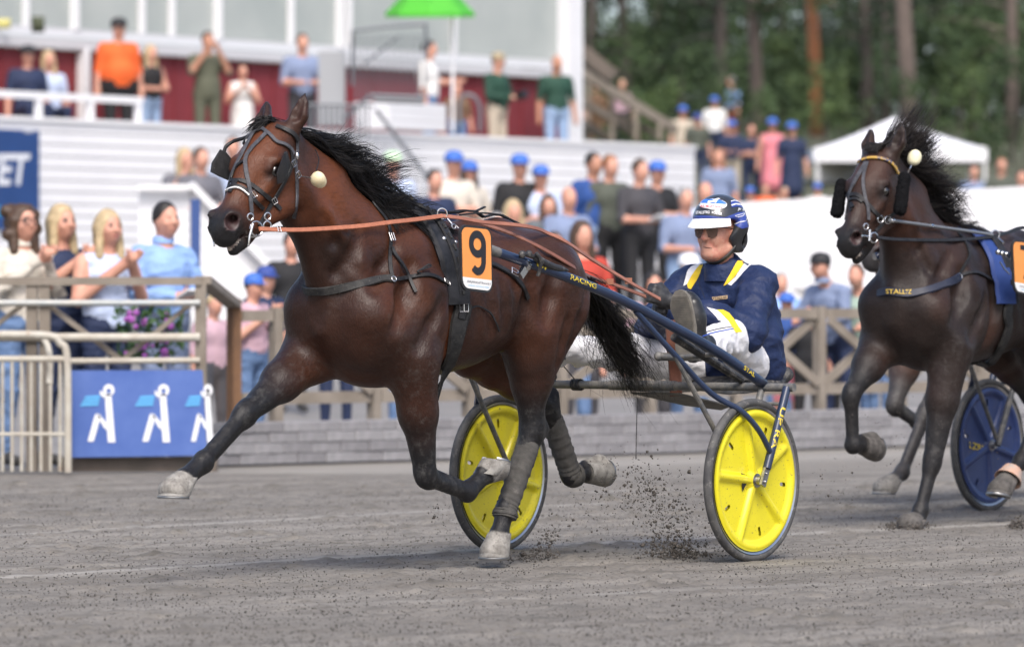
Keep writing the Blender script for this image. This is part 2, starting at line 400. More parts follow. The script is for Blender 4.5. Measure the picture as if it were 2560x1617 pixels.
gnd = mesh('ground', np.stack([X, Y, Zt], -1).reshape(-1, 3), Fg, [SAND, ASPH, GRASS], None, True, np.where(s_ < .9, 0, np.where(ym < 74, 1, 2)).ravel(), kind='structure')
lm2 = np.clip(1 - np.abs(sdist(X, Y) + .9) / 1.4, 0, 1) * .75; ca = gnd.data.color_attributes.new('sand', 'FLOAT_COLOR', 'POINT'); ca.data.foreach_set('color', np.stack([lm2.ravel(), 0 * lm2.ravel(), 0 * lm2.ravel(), 0 * lm2.ravel() + 1], 1).astype(np.float32).ravel())

# ---- clods lying on the sand and thrown up by hooves and wheels
def clods(name, C, S, mat, label=None, cat=None):
    C = np.array(C); S = np.array(S); n = len(C); oc = np.array([(1, 0, 0), (-1, 0, 0), (0, 1, 0), (0, -1, 0), (0, 0, 1), (0, 0, -1)], float); fc = np.array([(0, 2, 4), (2, 1, 4), (1, 3, 4), (3, 0, 4), (2, 0, 5), (1, 2, 5), (3, 1, 5), (0, 3, 5)])
    A = NR.normal(size=(n, 3, 3)); Qm, _ = np.linalg.qr(A); sc = S[:, None, None] * NR.uniform(.6, 1.35, (n, 6, 1)); V = np.einsum('nij,kj->nki', Qm, oc) * sc + C[:, None]
    F = (fc[None] + 6 * np.arange(n)[:, None, None]).reshape(-1, 3); o = mesh(name, V.reshape(-1, 3), F, mat, None, False, kind='stuff'); o['label'] = label; o['category'] = cat; return o
CLOD = M('dark_soil', (.05, .043, .037), .95, var=((.10, .088, .077), 30)); C = []; S = []
for k in range(26000):
    y = 16.4 + (30 - 16.4) * rnd.random() ** 1.3; x = rnd.uniform(-.105, .105) * y; r_ = abs(rnd.gauss(0, 1)); C.append((x, y, .006 + .002)); S.append(min(.0015 + .0015 * r_, .0075))
clods('soil_crumbs', C, S, M('sandy_soil', (.088, .081, .072), .95, var=((.045, .041, .036), 6, .4, .6)), 'small dark soil crumbs strewn over the sand of the track', 'soil'); C = []; S = []
def spray(n, P, spread, size):
    """P: list of (px, py, depth) path the dirt follows"""
    for _ in range(n):
        t = rnd.random() ** .8 * (len(P) - 1); i_ = min(int(t), len(P) - 2); t -= i_; a, b_ = P[i_], P[i_ + 1]; g = rnd.gauss
        x, y, d = [a[m_] * (1 - t) + b_[m_] * t for m_ in range(3)]; p = at(x + g(0, spread), y + g(0, spread * .7), d + g(0, .12))
        if p[2] < .01: p[2] = .01 + rnd.random() * .02
        C.append(p); S.append(size * .62 * math.exp(g(0, .5)))
spray(800, [(1770, 1385, 22.2), (1700, 1350, 22.3), (1640, 1280, 22.4), (1600, 1190, 22.5)], 38, .0045); spray(700, [(1740, 1395, 22.2), (1690, 1380, 22.2), (1640, 1360, 22.2)], 26, .0055); spray(330, [(1560, 1180, 22.4), (1520, 1230, 22.4), (1440, 1330, 22.3)], 48, .0034); spray(420, [(1720, 1330, 22.3), (1660, 1250, 22.4), (1610, 1180, 22.4)], 55, .0042)
spray(420, [(1290, 1395, 22.0), (1360, 1380, 22.1), (1375, 1330, 22.1)], 18, .0040); spray(150, [(1265, 1400, 21.8), (1330, 1400, 22.0), (1400, 1395, 22.0)], 14, .0045)
spray(60, [(1090, 1255, 21.5), (1120, 1310, 21.6)], 28, .003); spray(700, [(2215, 1325, 25.0), (2260, 1318, 25.0), (2310, 1330, 25.0)], 16, .0045); spray(260, [(2100, 1120, 25), (2250, 1080, 25), (2400, 1150, 25.2)], 80, .0030); spray(120, [(2040, 1190, 23), (2120, 1260, 24)], 40, .003); spray(220, [(2540, 1340, 25), (2556, 1300, 25)], 14, .006)
clods('flying_dirt', C, S, CLOD, 'dark dirt thrown up behind the hooves and yellow wheels', 'dirt')

# ---- low block wall and wooden fence along the track
BLK = [M('block_grey_%d' % k, c, .9, var=(tuple(v * .75 for v in c), 9), bump=(30, .5, .01)) for k, c in enumerate(((.25, .245, .255), (.22, .215, .225), (.28, .275, .285)))]
WOOD = M('weathered_wood', (.245, .212, .175), .85, var=((.175, .148, .118), 4), bump=(25, .4, .006)); WOODB = M('brown_post_wood', (.22, .115, .055), .8, var=((.16, .085, .045), 5)); WOODD = M('dark_wood', (.10, .085, .07), .85, var=((.15, .12, .1), 4))
t0 = edge_t_at_px(535); t1 = edge_t_at_px(2640); NTR = t1 - t0
wl = thing('block_wall', 'low grey block wall running along the outer edge of the track', 'wall', tuple(edge(t0 + NTR / 2)))
bmz = {}
def block_mesh(l, h, k):
    b = MB(); b.box((0, 0, h / 2), (l, .18, h)); me = bpy.data.meshes.new('block'); me.from_pydata(b.V[0].tolist(), [], b.F); me.materials.append(BLK[k])
    bm = bmesh.new(); bm.from_mesh(me); bmesh.ops.bevel(bm, geom=bm.edges[:], offset=.005, segments=1, affect='EDGES'); bm.to_mesh(me); bm.free(); return me
BM = [block_mesh(.246, .068, k) for k in range(3)]; ang = math.atan2(ED[1], ED[0]); wo = OFFS[wl.name]
for row in range(4):
    t = t0 + (.125 if row % 2 else 0)
    while t < t1:
        o = bpy.data.objects.new('block', BM[rnd.randrange(3)]); COL.objects.link(o); o.parent = wl; o.location = edge(t + .125, .12 + rnd.uniform(-.008, .008), row * .07) - wo; o.rotation_euler = (0, 0, ang + rnd.gauss(0, .01)); t += .25
def board(parent, name, a, b, wd, th, mat, up=(0, 0, 1)):
    m = MB(); m.bar(a, b, wd, th, up); return m.go(name, mat, parent, False)
fe = thing('wooden_fence', 'weathered wooden fence with crossed braces along the track behind the horses', 'fence', tuple(edge((t0 + t1) / 2, .3)))
ts = [edge_t_at_px(585, .3), edge_t_at_px(690, .3)]
while ts[-1] < t1 - .3: ts.append(ts[-1] + .87)
pts = ts; S_ = .30
for k, t in enumerate(ts): board(fe, 'post', edge(t, S_, 0), edge(t, S_, 1.04 if k else 1.10), .072, .072, WOODB if k == 0 else WOOD, up=tuple(ED) + (0,))
for a, b in zip(ts[:-1], ts[1:]):
    board(fe, 'top_rail', edge(a + .05, S_ - .01, .985), edge(b - .05, S_ - .01, .985), .045, .075, WOOD); board(fe, 'bottom_rail', edge(a + .05, S_ - .01, .43), edge(b - .05, S_ - .01, .43), .04, .08, WOOD)
    if b - a > .8: board(fe, 'brace', edge(a + .06, S_ + .01, .47), edge(b - .06, S_ + .01, .94), .028, .066, WOOD); board(fe, 'brace', edge(a + .06, S_ - .045, .94), edge(b - .06, S_ - .045, .47), .028, .066, WOOD)

# ---- front railing, gate and banner at the left
PIPE = M('worn_pipe', (.33, .36, .37), .5, .3, var=((.42, .40, .36), 7), dirt=((.22, .12, .06), 16, .62, .74)); PIPEW = M('cream_pipe', (.46, .44, .38), .6, var=((.36, .32, .26), 8), dirt=((.25, .13, .07), 18, .6, .74))
DF = 32.7; fr = thing('railing', 'grey wood and pipe railing in front of the clapping spectators at the left', 'railing', tuple(at(250, 1178, DF)))
def xz(px, py, d=DF): return at(px, py, d)
board(fr, 'top_rail', xz(-120, 703), xz(505, 703), .10, .05, WOOD)
for y in (757, 843): m = MB(); m.tube([xz(-120, y, DF - .05), xz(300, y + .5, DF - .05), xz(500, y, DF - .05)], .021 if y < 800 else .027, 12); m.go('pipe_rail', PIPE if y < 800 else PIPEW, fr)
m = MB(); m.tube([xz(175, 903, DF - .05), xz(500, 901, DF - .05)], .02, 12); m.go('pipe_rail', PIPEW, fr)
for x in (80, 112, 502): board(fr, 'post', xz(x, 706), xz(x, 1178), .07, .07, WOOD, up=(0, 1, 0))
for (a, b) in (((118, 760), (310, 905)), ((300, 905), (495, 745)), ((-60, 850), (60, 760))): board(fr, 'brace', xz(*a, DF + .05), xz(*b, DF + .05), .03, .085, WOOD, up=(0, 1, 0))
board(fr, 'corner_rail', xz(508, 700), np.array(edge(ts[0], S_, 1.06)), .10, .05, WOOD)
GLS = M('clear_panel', (.75, .78, .8), .06); GLS.node_tree.nodes['Principled BSDF'].inputs['Alpha'].default_value = .16
gp = mesh('clear_panel', [xz(509, 745), np.array(edge(ts[0] - .06, S_, .93)), np.array(edge(ts[0] - .06, S_, .15)), xz(509, 1120)], [(0, 1, 2, 3)], GLS, fr, False)
gt = thing('barrier_gate', 'rusty cream steel barrier with curved top and upright bars at the left edge', 'barrier', tuple(at(80, 1182, 32.3))); g = lambda x, y: at(x, y, 32.3)
m = MB(); m.tube(smoothpath([g(-100, 838), g(110, 838), g(150, 858), g(168, 905), g(170, 1180)], 6), .024, 12); m.go('frame_tube', PIPEW, gt)
m = MB(); m.tube(smoothpath([g(-100, 836) + V3((0, .25, 0)), g(70, 836) + V3((0, .25, 0)), g(108, 858) + V3((0, .2, 0)), g(122, 905) + V3((0, .1, 0)), g(124, 960)], 6), .02, 12); m.go('frame_tube', PIPEW, gt)
m = MB(); m.tube([g(-100, 897), g(168, 897)], .02, 10); m.go('cross_tube', PIPEW, gt); m = MB(); m.tube([g(-100, 1085), g(168, 1085)], .012, 10); m.go('cross_tube', PIPEW, gt)
for x in range(-90, 165, 24): m = MB(); m.tube([g(x, 900), g(x, 1178)], .0105, 8); m.go('bar', PIPEW, gt)
BNB = M('banner_blue', (.050, .105, .335), .45, var=((.085, .15, .40), 2.5)); BNW = M('banner_white', (.72, .73, .75), .5); BNC = M('banner_cyan', (.10, .38, .70), .5)
bn = thing('advertising_banner', 'blue advertising banner with a row of white runner emblems below the railing', 'banner', tuple(at(345, 1142, 32.45))); B_ = lambda x, y, o=0: at(x, y, 32.45 - o)
m = MB(); Pq = [B_(176, 926), B_(506, 925), B_(518, 1138), B_(178, 1143)]; m.add(Pq + [p + V3((0, .03, 0)) for p in Pq], [(3, 2, 1, 0), (4, 5, 6, 7), (0, 1, 5, 4), (1, 2, 6, 5), (2, 3, 7, 6), (3, 0, 4, 7)]); m.go('panel', BNB, bn, False)
for dx, sc, cut in ((0, 1, False), (137, 1, False), (258, .8, True)):
    k = lambda x, y: B_(222 + dx + (x - 222) * sc, y, .004); k2 = lambda x, y: B_(222 + dx + (x - 222) * sc, y, .006)
    m = MB()
    for quad in ([(262, 985), (278, 985), (288, 1105), (270, 1105)], [(238, 1035), (252, 1040), (234, 1103), (219, 1103)], [(240, 1032), (250, 1036), (270, 1062), (268, 1076), (258, 1066)], [(250, 975), (262, 985), (266, 1000), (250, 985)]): m.add([k(*p) for p in quad], [tuple(range(len(quad)))[::-1]])
    m.go('white_emblem', BNW, bn, False); m = MB(); cc = [k(272 + 14 * math.cos(a), 975 + 15 * math.sin(a)) for a in np.linspace(0, 6.28, 20, endpoint=False)]; ci = [k(272 + 6 * math.cos(a), 977 + 7 * math.sin(a)) for a in np.linspace(0, 6.28, 20, endpoint=False)]
    m.add(cc + ci, [(i_, 20 + i_, 20 + (i_ + 1) % 20, (i_ + 1) % 20) for i_ in range(20)]); m.go('white_emblem_head', BNW, bn, False)
    m = MB()
    for s in range(3): m.add([k2(214 - 5 * s, 990 + 9 * s), k2(250 - 2 * s, 988 + 9 * s), k2(250 - 2 * s, 995 + 9 * s), k2(210 - 5 * s, 997 + 9 * s)], [(3, 2, 1, 0)])
    m.go('cyan_streak', BNC, bn, False)
bs = MB(); bs.box(at(345, 1160, 32.6), (1.0, .12, .09)); tag(bs.go('timber_sill', WOODD, None, False), 'dark timber sill on the ground under the blue banner', 'timber'); 
# flowers behind the railing
fb = thing('flower_box', 'planter of purple petunias hanging behind the railing at the left', 'flowers', tuple(at(370, 905, 33.1))); m = MB(); PETAL = M('purple_petals', (.26, .06, .33), .6, var=((.45, .13, .5), 12)); LEAFG = M('petunia_leaf', (.05, .11, .035), .7)
for _ in range(30):
    c = at(rnd.uniform(300, 440), rnd.uniform(770, 895), 33.1 + rnd.uniform(-.1, .1)); r_ = rnd.uniform(.014, .026); m.ball(c, (r_, r_ * .6, r_), 6, 4)
m.go('blossom', PETAL, fb, False, kind='stuff'); m = MB()
for _ in range(260):
    c = at(rnd.uniform(290, 450), rnd.uniform(775, 905), 33.15 + rnd.uniform(-.1, .1)); a = NR.normal(size=(2, 3)) * .025; m.add([c, c + a[0], c + a[0] + a[1], c + a[1]], [(0, 1, 2, 3)])
m.go('leaf', LEAFG, fb, False, kind='stuff')
bp = MB(); bp.bar(at(489, 498, 40), at(489, 745, 40), .07, .07, up=(0, 1, 0)); tag(bp.go('blue_post', M('blue_post', (.03, .07, .22), .6), None, False), 'dark blue post beside the man in the light blue shirt', 'post')

# ---- grandstand
BD = np.array([.565, .825]); BN = np.array([-.825, .565]); B0 = np.array([-5.95, 60.3]); G0 = np.array([B0[0], B0[1]]) - BD * 3.0
def gs(t, s=0.0, z=0.0): p = G0 + BD * t + BN * s; return np.array([p[0], p[1], z])
def t_px(px, s=0.0): c = (px - CX) / FPX; b0 = G0 + BN * s; return (c * b0[1] - b0[0]) / (BD[0] - c * BD[1])
WHT = M('white_boarding', (.74, .74, .755), .6, var=((.69, .69, .71), 1.2)); WHT2 = M('white_trim', (.74, .74, .75), .55); REDW = M('red_wall', (.20, .026, .034), .7, var=((.17, .022, .029), 3)); CONC = M('terrace_concrete', (.30, .29, .28), .85)
bld = thing('grandstand', 'white boarded grandstand terrace with dark red upper wall and large windows', 'building', tuple(gs(8, 1, 1.2)))
te = t_px(1735); tm = t_px(1075)
for k in range(15): board(bld, 'board', gs(0, 0, 1.06 + .14 * k + .07), gs(te, 0, 1.06 + .14 * k + .07), .03, .126, WHT)
m = MB(); m.add([gs(0, .03, .6), gs(te - .02, .03, .6), gs(te - .02, .03, 3.13), gs(0, .03, 3.13), gs(0, 6.5, .6), gs(te - .02, 6.5, .6), gs(te - .02, 6.5, 2.75), gs(0, 6.5, 2.75), gs(0, .15, 3.13), gs(te - .02, .15, 3.13), gs(0, .15, 2.75), gs(te - .02, .15, 2.75)], [(0, 1, 2, 3), (3, 2, 9, 8), (8, 9, 11, 10), (10, 11, 6, 7), (1, 5, 6, 11, 9, 2), (0, 3, 8, 10, 7, 4)]); m.go('terrace', CONC, bld, False)
board(bld, 'coping', gs(0, .06, 3.165), gs(te, .06, 3.165), .22, .05, WHT2)
RW = 3.6; tw = t_px(1405, RW)
m = MB(); m.add([gs(0, RW, 2.7), gs(tw, RW, 2.7), gs(tw, RW, 4.26), gs(0, RW, 4.26)], [(0, 1, 2, 3)]); m.go('red_wall', REDW, bld, False)
for k, px in enumerate(list(range(-60, 1400, 62))):
    t = t_px(px, RW); board(bld, 'wall_batten', gs(t, RW - .012, 2.75), gs(t, RW - .012, 4.26), .022, .022, REDW, up=(BD[0], BD[1], 0))
board(bld, 'window_sill', gs(0, RW - .06, 4.33), gs(tw, RW - .06, 4.33), .16, .12, M('sill_grey', (.52, .52, .54), .6)); board(bld, 'white_band', gs(0, RW - .02, 4.475), gs(tw, RW - .02, 4.475), .06, .12, M('pale_trim', (.60, .61, .63), .6))
board(bld, 'pilaster', gs(t_px(196, RW), RW - .08, 2.75), gs(t_px(196, RW), RW - .08, 4.3), .14, .12, WHT2, up=(BD[0], BD[1], 0))
board(bld, 'corner_pillar', gs(tw + .08, RW - .02, 2.7), gs(tw + .08, RW - .02, 8.6), .36, .36, WHT, up=(BD[0], BD[1], 0))
PANE = M('window_glass', (.31, .345, .335), .12, spec=.35, var=((.40, .425, .41), .5)); CURT = M('pale_interior', (.62, .62, .58), .8, var=((.5, .5, .46), .5))
mp_ = [-80, 60, 182, 350, 425, 540, 723, 845, 868, 1130, 1405]
for a, b in zip(mp_[:-1], mp_[1:]):
    ta, tb = t_px(a, RW), t_px(b, RW); w_ = board(bld, 'window', gs((ta + tb) / 2, RW + .06, 4.54), gs((ta + tb) / 2, RW + .06, 8.5), tb - ta, .02, CURT, up=tuple(BN) + (0,))
    mesh('pane', [gs(ta + .03, RW + .01, 4.55), gs(tb - .03, RW + .01, 4.55), gs(tb - .03, RW + .01, 8.5), gs(ta + .03, RW + .01, 8.5)], [(0, 1, 2, 3)], PANE, w_, False)
    board(bld, 'mullion', gs(tb, RW - .03, 4.53), gs(tb, RW - .03, 8.6), .10 if b in (182, 540, 845) else .06, .08, WHT2, up=(BD[0], BD[1], 0))
board(bld, 'roof_beam', gs(0, RW, 8.6), gs(tw, RW, 8.6), .3, .3, WHT2)
for px, py, cl, nm in ((4, 60, (.5, .46, .16), 'yellow_card'), (95, 62, (.05, .06, .03), 'plant_pot')):
    p = at(px, py, 65.6); m = MB(); m.box(p, (.22 if nm[0] == 'y' else .16, .05, .12 if nm[0] == 'y' else .2)); tag(m.go(nm, M('mat_' + nm, cl, .7), None, True), 'yellow card standing on the window sill at the upper left' if nm[0] == 'y' else 'small dark plant on the window sill at the upper left', 'card' if nm[0] == 'y' else 'plant')
# terrace railing (white)
rl = thing('terrace_railing', 'white railing on the terrace wall at the upper left', 'railing', tuple(gs(t_px(150, .1), .1, 3.2)))
ta, tb = t_px(-80, .1), t_px(352, .1); board(rl, 'rail', gs(ta, .1, 3.45), gs(tb, .1, 3.45), .07, .085, WHT2)
for px in (-40, 96, 226, 345): t = t_px(px, .1); board(rl, 'post', gs(t, .1, 3.19), gs(t, .1, 3.41), .08, .06, WHT2, up=(BD[0], BD[1], 0))
# raised white box in front of the stair, the stair railings
rb = thing('stair_parapet', 'white boarded parapet block beside the steel stair in the middle of the terrace', 'wall', tuple(at(1010, 340, 63.5)))
for k in range(3):
    a, b = at(930, 285, 63.6), at(1073, 300, 64.8); z = 3.2 + .11 * k; board(rb, 'board', np.array([a[0], a[1], z]), np.array([b[0], b[1], z]), .5, .105, WHT)
STL = M('grey_steel', (.13, .14, .155), .5, .3); sr = thing('stair_railing', 'grey steel stair railing with upright bars in the middle of the terrace', 'railing', tuple(at(975, 260, 66))); r = lambda x, y, d=66: at(x, y, d)
m = MB(); m.tube(smoothpath([r(880, 215), r(882, 90), r(900, 76), r(1050, 62), r(1064, 72), r(1066, 150)], 5), .022, 8); m.go('top_tube', STL, sr)
for x in range(892, 1064, 17): m = MB(); m.tube([r(x, 88), r(x, 250)], .016, 6); m.go('bar', STL, sr)
m = MB(); m.tube([r(905, 165), r(1000, 90)], .014, 8); m.go('brace_tube', STL, sr)
for P in ([(940, 275), (1068, 443)], [(858, 300), (925, 240)], [(925, 240), (1060, 245)], [(935, 252), (1060, 257)]): m = MB(); m.tube([r(*P[0], 62.2), r(*P[1], 62.2)], .026, 8); m.go('hand_rail', STL, sr)
m = MB(); m.tube(smoothpath([r(1150, 320, 64), r(1150, 255, 64), r(1165, 238, 64), r(1188, 245, 64), r(1200, 275, 64), r(1200, 330, 64)], 5), .024, 8); m.go('hoop', STL, sr)
for x in range(780, 930, 14): m = MB(); m.tube([r(x, 262, 61.9), r(x, 345, 61.9)], .016, 6); m.go('bar', STL, sr)
m = MB(); m.tube([r(770, 262, 61.9), r(935, 264, 61.9)], .02, 6); m.go('hand_rail', STL, sr)
for x in range(900, 1065, 20): m = MB(); m.tube([r(x, 300 + (x - 900) * .9, 62.4), r(x, 470 + (x - 900) * .2, 62.4)], .005, 5); m.go('wire', STL, sr)
gb = MB(); gb.box(at(830, 222, 66.5), (.34, .3, .95)); tag(gb.go('grey_cabinet', M('cabinet_grey', (.30, .31, .325), .5), None, False), 'pale grey cabinet standing beside the man in the blue grey shirt', 'cabinet')
pa = thing('parasol', 'bright green parasol in front of the grandstand windows', 'parasol', tuple(at(1130, 330, 64.5))); m = MB(); top = at(1075, -62, 64.5); GRN = M('green_canvas', (.07, .40, .025), .6, var=((.05, .33, .02), 3))
rim = [at(1075 + 112 * math.cos(a), 34, 64.5 + .58 * math.sin(a)) for a in np.linspace(0, 6.283, 8, endpoint=False)]; md = [top * .45 + p * .55 + V3((0, 0, .05)) for p in rim]; vl = [p + V3((0, 0, -.05)) for p in rim]
m.add([top] + md + rim + vl, [(0, 1 + i_, 1 + (i_ + 1) % 8) for i_ in range(8)] + [(1 + i_, 9 + i_, 9 + (i_ + 1) % 8, 1 + (i_ + 1) % 8) for i_ in range(8)] + [(9 + i_, 17 + i_, 17 + (i_ + 1) % 8, 9 + (i_ + 1) % 8) for i_ in range(8)]); m.go('canopy', GRN, pa, False); m = MB(); m.tube([at(1132, 330, 64.5), top * 1.0 + V3((.28, 0, -.1))], .02, 8); m.go('pole', WHT2, pa)
# sign on the boarding
sg_ = thing('wall_sign', 'dark blue sign with white lettering on the white boarding at the left edge', 'sign', tuple(gs(t_px(40, -.04), -.04, 2.0))); SGB = M('sign_blue', (.012, .045, .16), .5, var=((.016, .055, .19), 3))
ta, tb = t_px(-190, -.05), t_px(96, -.05); zt = CAMH + (YH - 327) / FPX * gs(tb, -.05)[1]; zb_ = CAMH + (YH - 575) / FPX * gs(tb, -.05)[1]; board(sg_, 'panel', gs(ta, -.05, (zt + zb_) / 2), gs(tb, -.05, (zt + zb_) / 2), .03, zt - zb_, SGB)
def wall_text(body, p0, p1, y0, y1, mat, shear=.2, bold=.03):
    U, Fc, _ = text2d(body, bold, shear); A_ = t_px(p0, -.07); B2 = t_px(p1, -.07); V = []
    for x, y in U: t = A_ + (B2 - A_) * x; d = gs(t, -.07)[1]; V.append(gs(t, -.07, CAMH + (YH - (y1 + (y0 - y1) * y)) / FPX * d))
    mesh('lettering', V, Fc, mat, sg_, False)
wall_text('TRAVET', -172, 76, 384, 464, M('sign_white', (.62, .64, .68), .5)); wall_text('ARENA', -100, 30, 515, 540, M('sign_cyan', (.03, .35, .62), .5), 0); wall_text('SE', 60, 84, 322, 332, M('sign_white', (.6, .6, .6), .5), 0)
# white boarded stair flanks, left and right
def flank(name, label, poly, d0, d1, nb):
    rt = thing(name, label, 'wall', tuple(at(sum(p[0] for p in poly) / 4, poly[2][1], (d0 + d1) / 2))); TL, TR, BR, BL = poly
    for k in range(nb):
        a, b = k / nb, (k + .94) / nb; L_ = lambda t: (TL[0] + (BL[0] - TL[0]) * t, TL[1] + (BL[1] - TL[1]) * t); R_ = lambda t: (TR[0] + (BR[0] - TR[0]) * t, TR[1] + (BR[1] - TR[1]) * t)
        P = [at(*L_(a), d0), at(*R_(a), d1), at(*R_(b), d1), at(*L_(b), d0)]; m = MB(); m.add(P + [p + V3((0, .08, 0)) for p in P], [(3, 2, 1, 0), (4, 5, 6, 7), (0, 1, 5, 4), (1, 2, 6, 5), (2, 3, 7, 6), (3, 0, 4, 7)]); m.go('board', WHT, rt, False)
    return rt
fl1 = flank('stair_flank', 'white boarded flank of the stair behind the man in the light blue shirt', [(478, 470), (735, 742), (735, 1000), (478, 1000)], 52, 52.5, 16)
fl0 = flank('boarded_wall', 'white boarded end of the stair left of the blue post', [(347, 470), (474, 470), (474, 1000), (347, 1000)], 52, 52, 20); board(fl0, 'cap_board', at(343, 468, 51.9), at(478, 468, 51.9), .1, .05, WHT2)
board(fl1, 'cap_board', at(476, 462, 51.95), at(738, 738, 52.4), .12, .06, WHT2)
fl2 = flank('white_stand', 'white boarded stand behind the driver at the right', [(1760, 512), (2640, 462), (2640, 860), (1760, 860)], 63, 65, 18)
fl3 = flank('ramp_flank', 'white boarded ramp side sloping down behind the driver to the right', [(1745, 520), (2085, 812), (2085, 1000), (1745, 1000)], 57, 57.6, 18)
for k in range(5): board(fl3, 'ramp_rail', at(1860, 560 + 32 * k, 56.8), at(2120, 690 + 32 * k, 56.8), .02, .018, M('thin_rail', (.5, .5, .5), .5))

# ---- wooden stair and railing on the bank behind the grandstand
ws = thing('wooden_stair', 'grey wooden stair with sloping handrail on the bank right of the grandstand', 'stair', tuple(at(1560, 345, 88)))
for a, b, w_ in (((1450, 180), (1690, 325), .16), ((1450, 250), (1600, 345), .10), ((1440, 300), (1520, 345), .14)): board(ws, 'hand_rail', at(*a, 86), at(*b, 88), .08, w_, WOOD)
for x, y in ((1470, 195), (1530, 235), (1590, 268), (1650, 305)): board(ws, 'post', at(x, y, 87), at(x, 352, 87), .08, .08, WOOD, up=(1, 0, 0))
for k in range(9): x = 1450 + 22 * k; board(ws, 'tread', at(x, 262 + 9 * k, 88), at(x + 26, 262 + 9 * k, 88), .9, .05, WOODD)
rf = MB(); rf.bar(at(1440, 122, 84), at(1535, 195, 84), 1.2, .22); tag(rf.go('shed_roof', WOODD, None, False), 'dark sloping roof edge just right of the white corner pillar', 'roof')

# ---- white pavilion tent
tn = thing('pavilion_tent', 'white peaked pavilion tent in front of the pine wood at the right', 'tent', tuple(at(2235, 470, 100))); CNV = M('white_canvas', (.78, .78, .80), .6, var=((.74, .74, .77), 2)); hw = 1.66; c0 = at(2236, 376, 101); apex = at(2232, 294, 101)
P = []; N_ = 12
for i in range(N_ + 1):
    u = i / N_; prof = u ** 1.25
    for k in range(32):
        a = 2 * math.pi * k / 32 + math.pi / 4; e = 1 / max(abs(math.cos(a)), abs(math.sin(a))); rr_ = hw * (1 - u); P.append(np.array([c0[0] + rr_ * e * math.cos(a), c0[1] + rr_ * e * math.sin(a), c0[2] + (apex[2] - c0[2]) * prof]))
m = MB(); m.add(P, [(i * 32 + k, i * 32 + (k + 1) % 32, (i + 1) * 32 + (k + 1) % 32, (i + 1) * 32 + k) for i in range(N_) for k in range(32)]); m.go('roof', CNV, tn); b_ = [p for p in P[:32]]; m = MB(); m.add(b_ + [p + V3((0, 0, -.26)) for p in b_], [(k, (k + 1) % 32, 32 + (k + 1) % 32, 32 + k) for k in range(32)]); m.go('valance', CNV, tn, False)
for sx in (-1, 1):
    for sy in (-1, 1): board(tn, 'leg', np.array([c0[0] + sx * hw * .97, c0[1] + sy * hw * .97, c0[2] - .2]), np.array([c0[0] + sx * hw * .97, c0[1] + sy * hw * .97, terrain(c0[0], c0[1])]), .05, .05, WHT2, up=(1, 0, 0))
m = MB(); a, b = np.array([c0[0] - hw * .97, c0[1] - hw, c0[2] - .24]), np.array([c0[0] - hw * .35, c0[1] + hw * .9, c0[2] - .24]); gz = terrain(c0[0], c0[1]); m.add([a, b, np.array([b[0], b[1], gz]), np.array([a[0], a[1], gz])], [(0, 1, 2, 3)]); m.go('side_wall', CNV, tn, False)
rk = thing('rock_bank', 'grey brown rocky bank below the people in blue caps', 'rock', tuple(at(1900, 500, 92))); f = Field((2.6, 90, .8), (6.2, 94, 3.4), .08)
for _ in range(26): f.ell((rnd.uniform(3.0, 5.8), rnd.uniform(91.4, 92.6), rnd.uniform(1.2, 2.55)), (rnd.uniform(.3, .7), .5, rnd.uniform(.2, .45)), None, .1)
V_, F_, _, _ = f.mesh(1); mesh('rock', V_, F_, M('bank_rock', (.13, .115, .10), .95, var=((.09, .10, .05), 1.6)), rk)

# ---- pine wood
BARK = [M('pine_bark_grey', (.135, .105, .09), .9, var=((.09, .07, .06), 3)), M('pine_bark_orange', (.33, .125, .045), .9, var=((.20, .09, .05), 1.2)), M('pine_bark_dark', (.06, .05, .043), .9)]
LEAF = [M('foliage_%d' % k, c, .8, var=(tuple(v * .55 for v in c), 1.1)) for k, c in enumerate(((.038, .070, .024), (.052, .090, .028), (.022, .040, .018), (.080, .125, .036)))]
def leafmass(name, centers, rad, n, size, mat, parent=None, kind=None):
    C = np.array(centers); R_ = np.array(rad); k = NR.integers(0, len(C), n); d = NR.normal(size=(n, 3)); d /= np.linalg.norm(d, axis=1, keepdims=True); p = C[k] + d * (NR.random((n, 1)) ** .45) * R_[k]
    A = NR.normal(size=(n, 3)); A /= np.linalg.norm(A, axis=1, keepdims=True); B = np.cross(A, NR.normal(size=(n, 3))); B /= np.linalg.norm(B, axis=1, keepdims=True); sz = size * NR.uniform(.5, 1.4, (n, 1))
    V = np.stack([p - A * sz, p + B * sz * .5, p + A * sz, p - B * sz * .5], 1).reshape(-1, 3); return mesh(name, V, np.arange(4 * n).reshape(-1, 4), mat, parent, False, kind=kind)
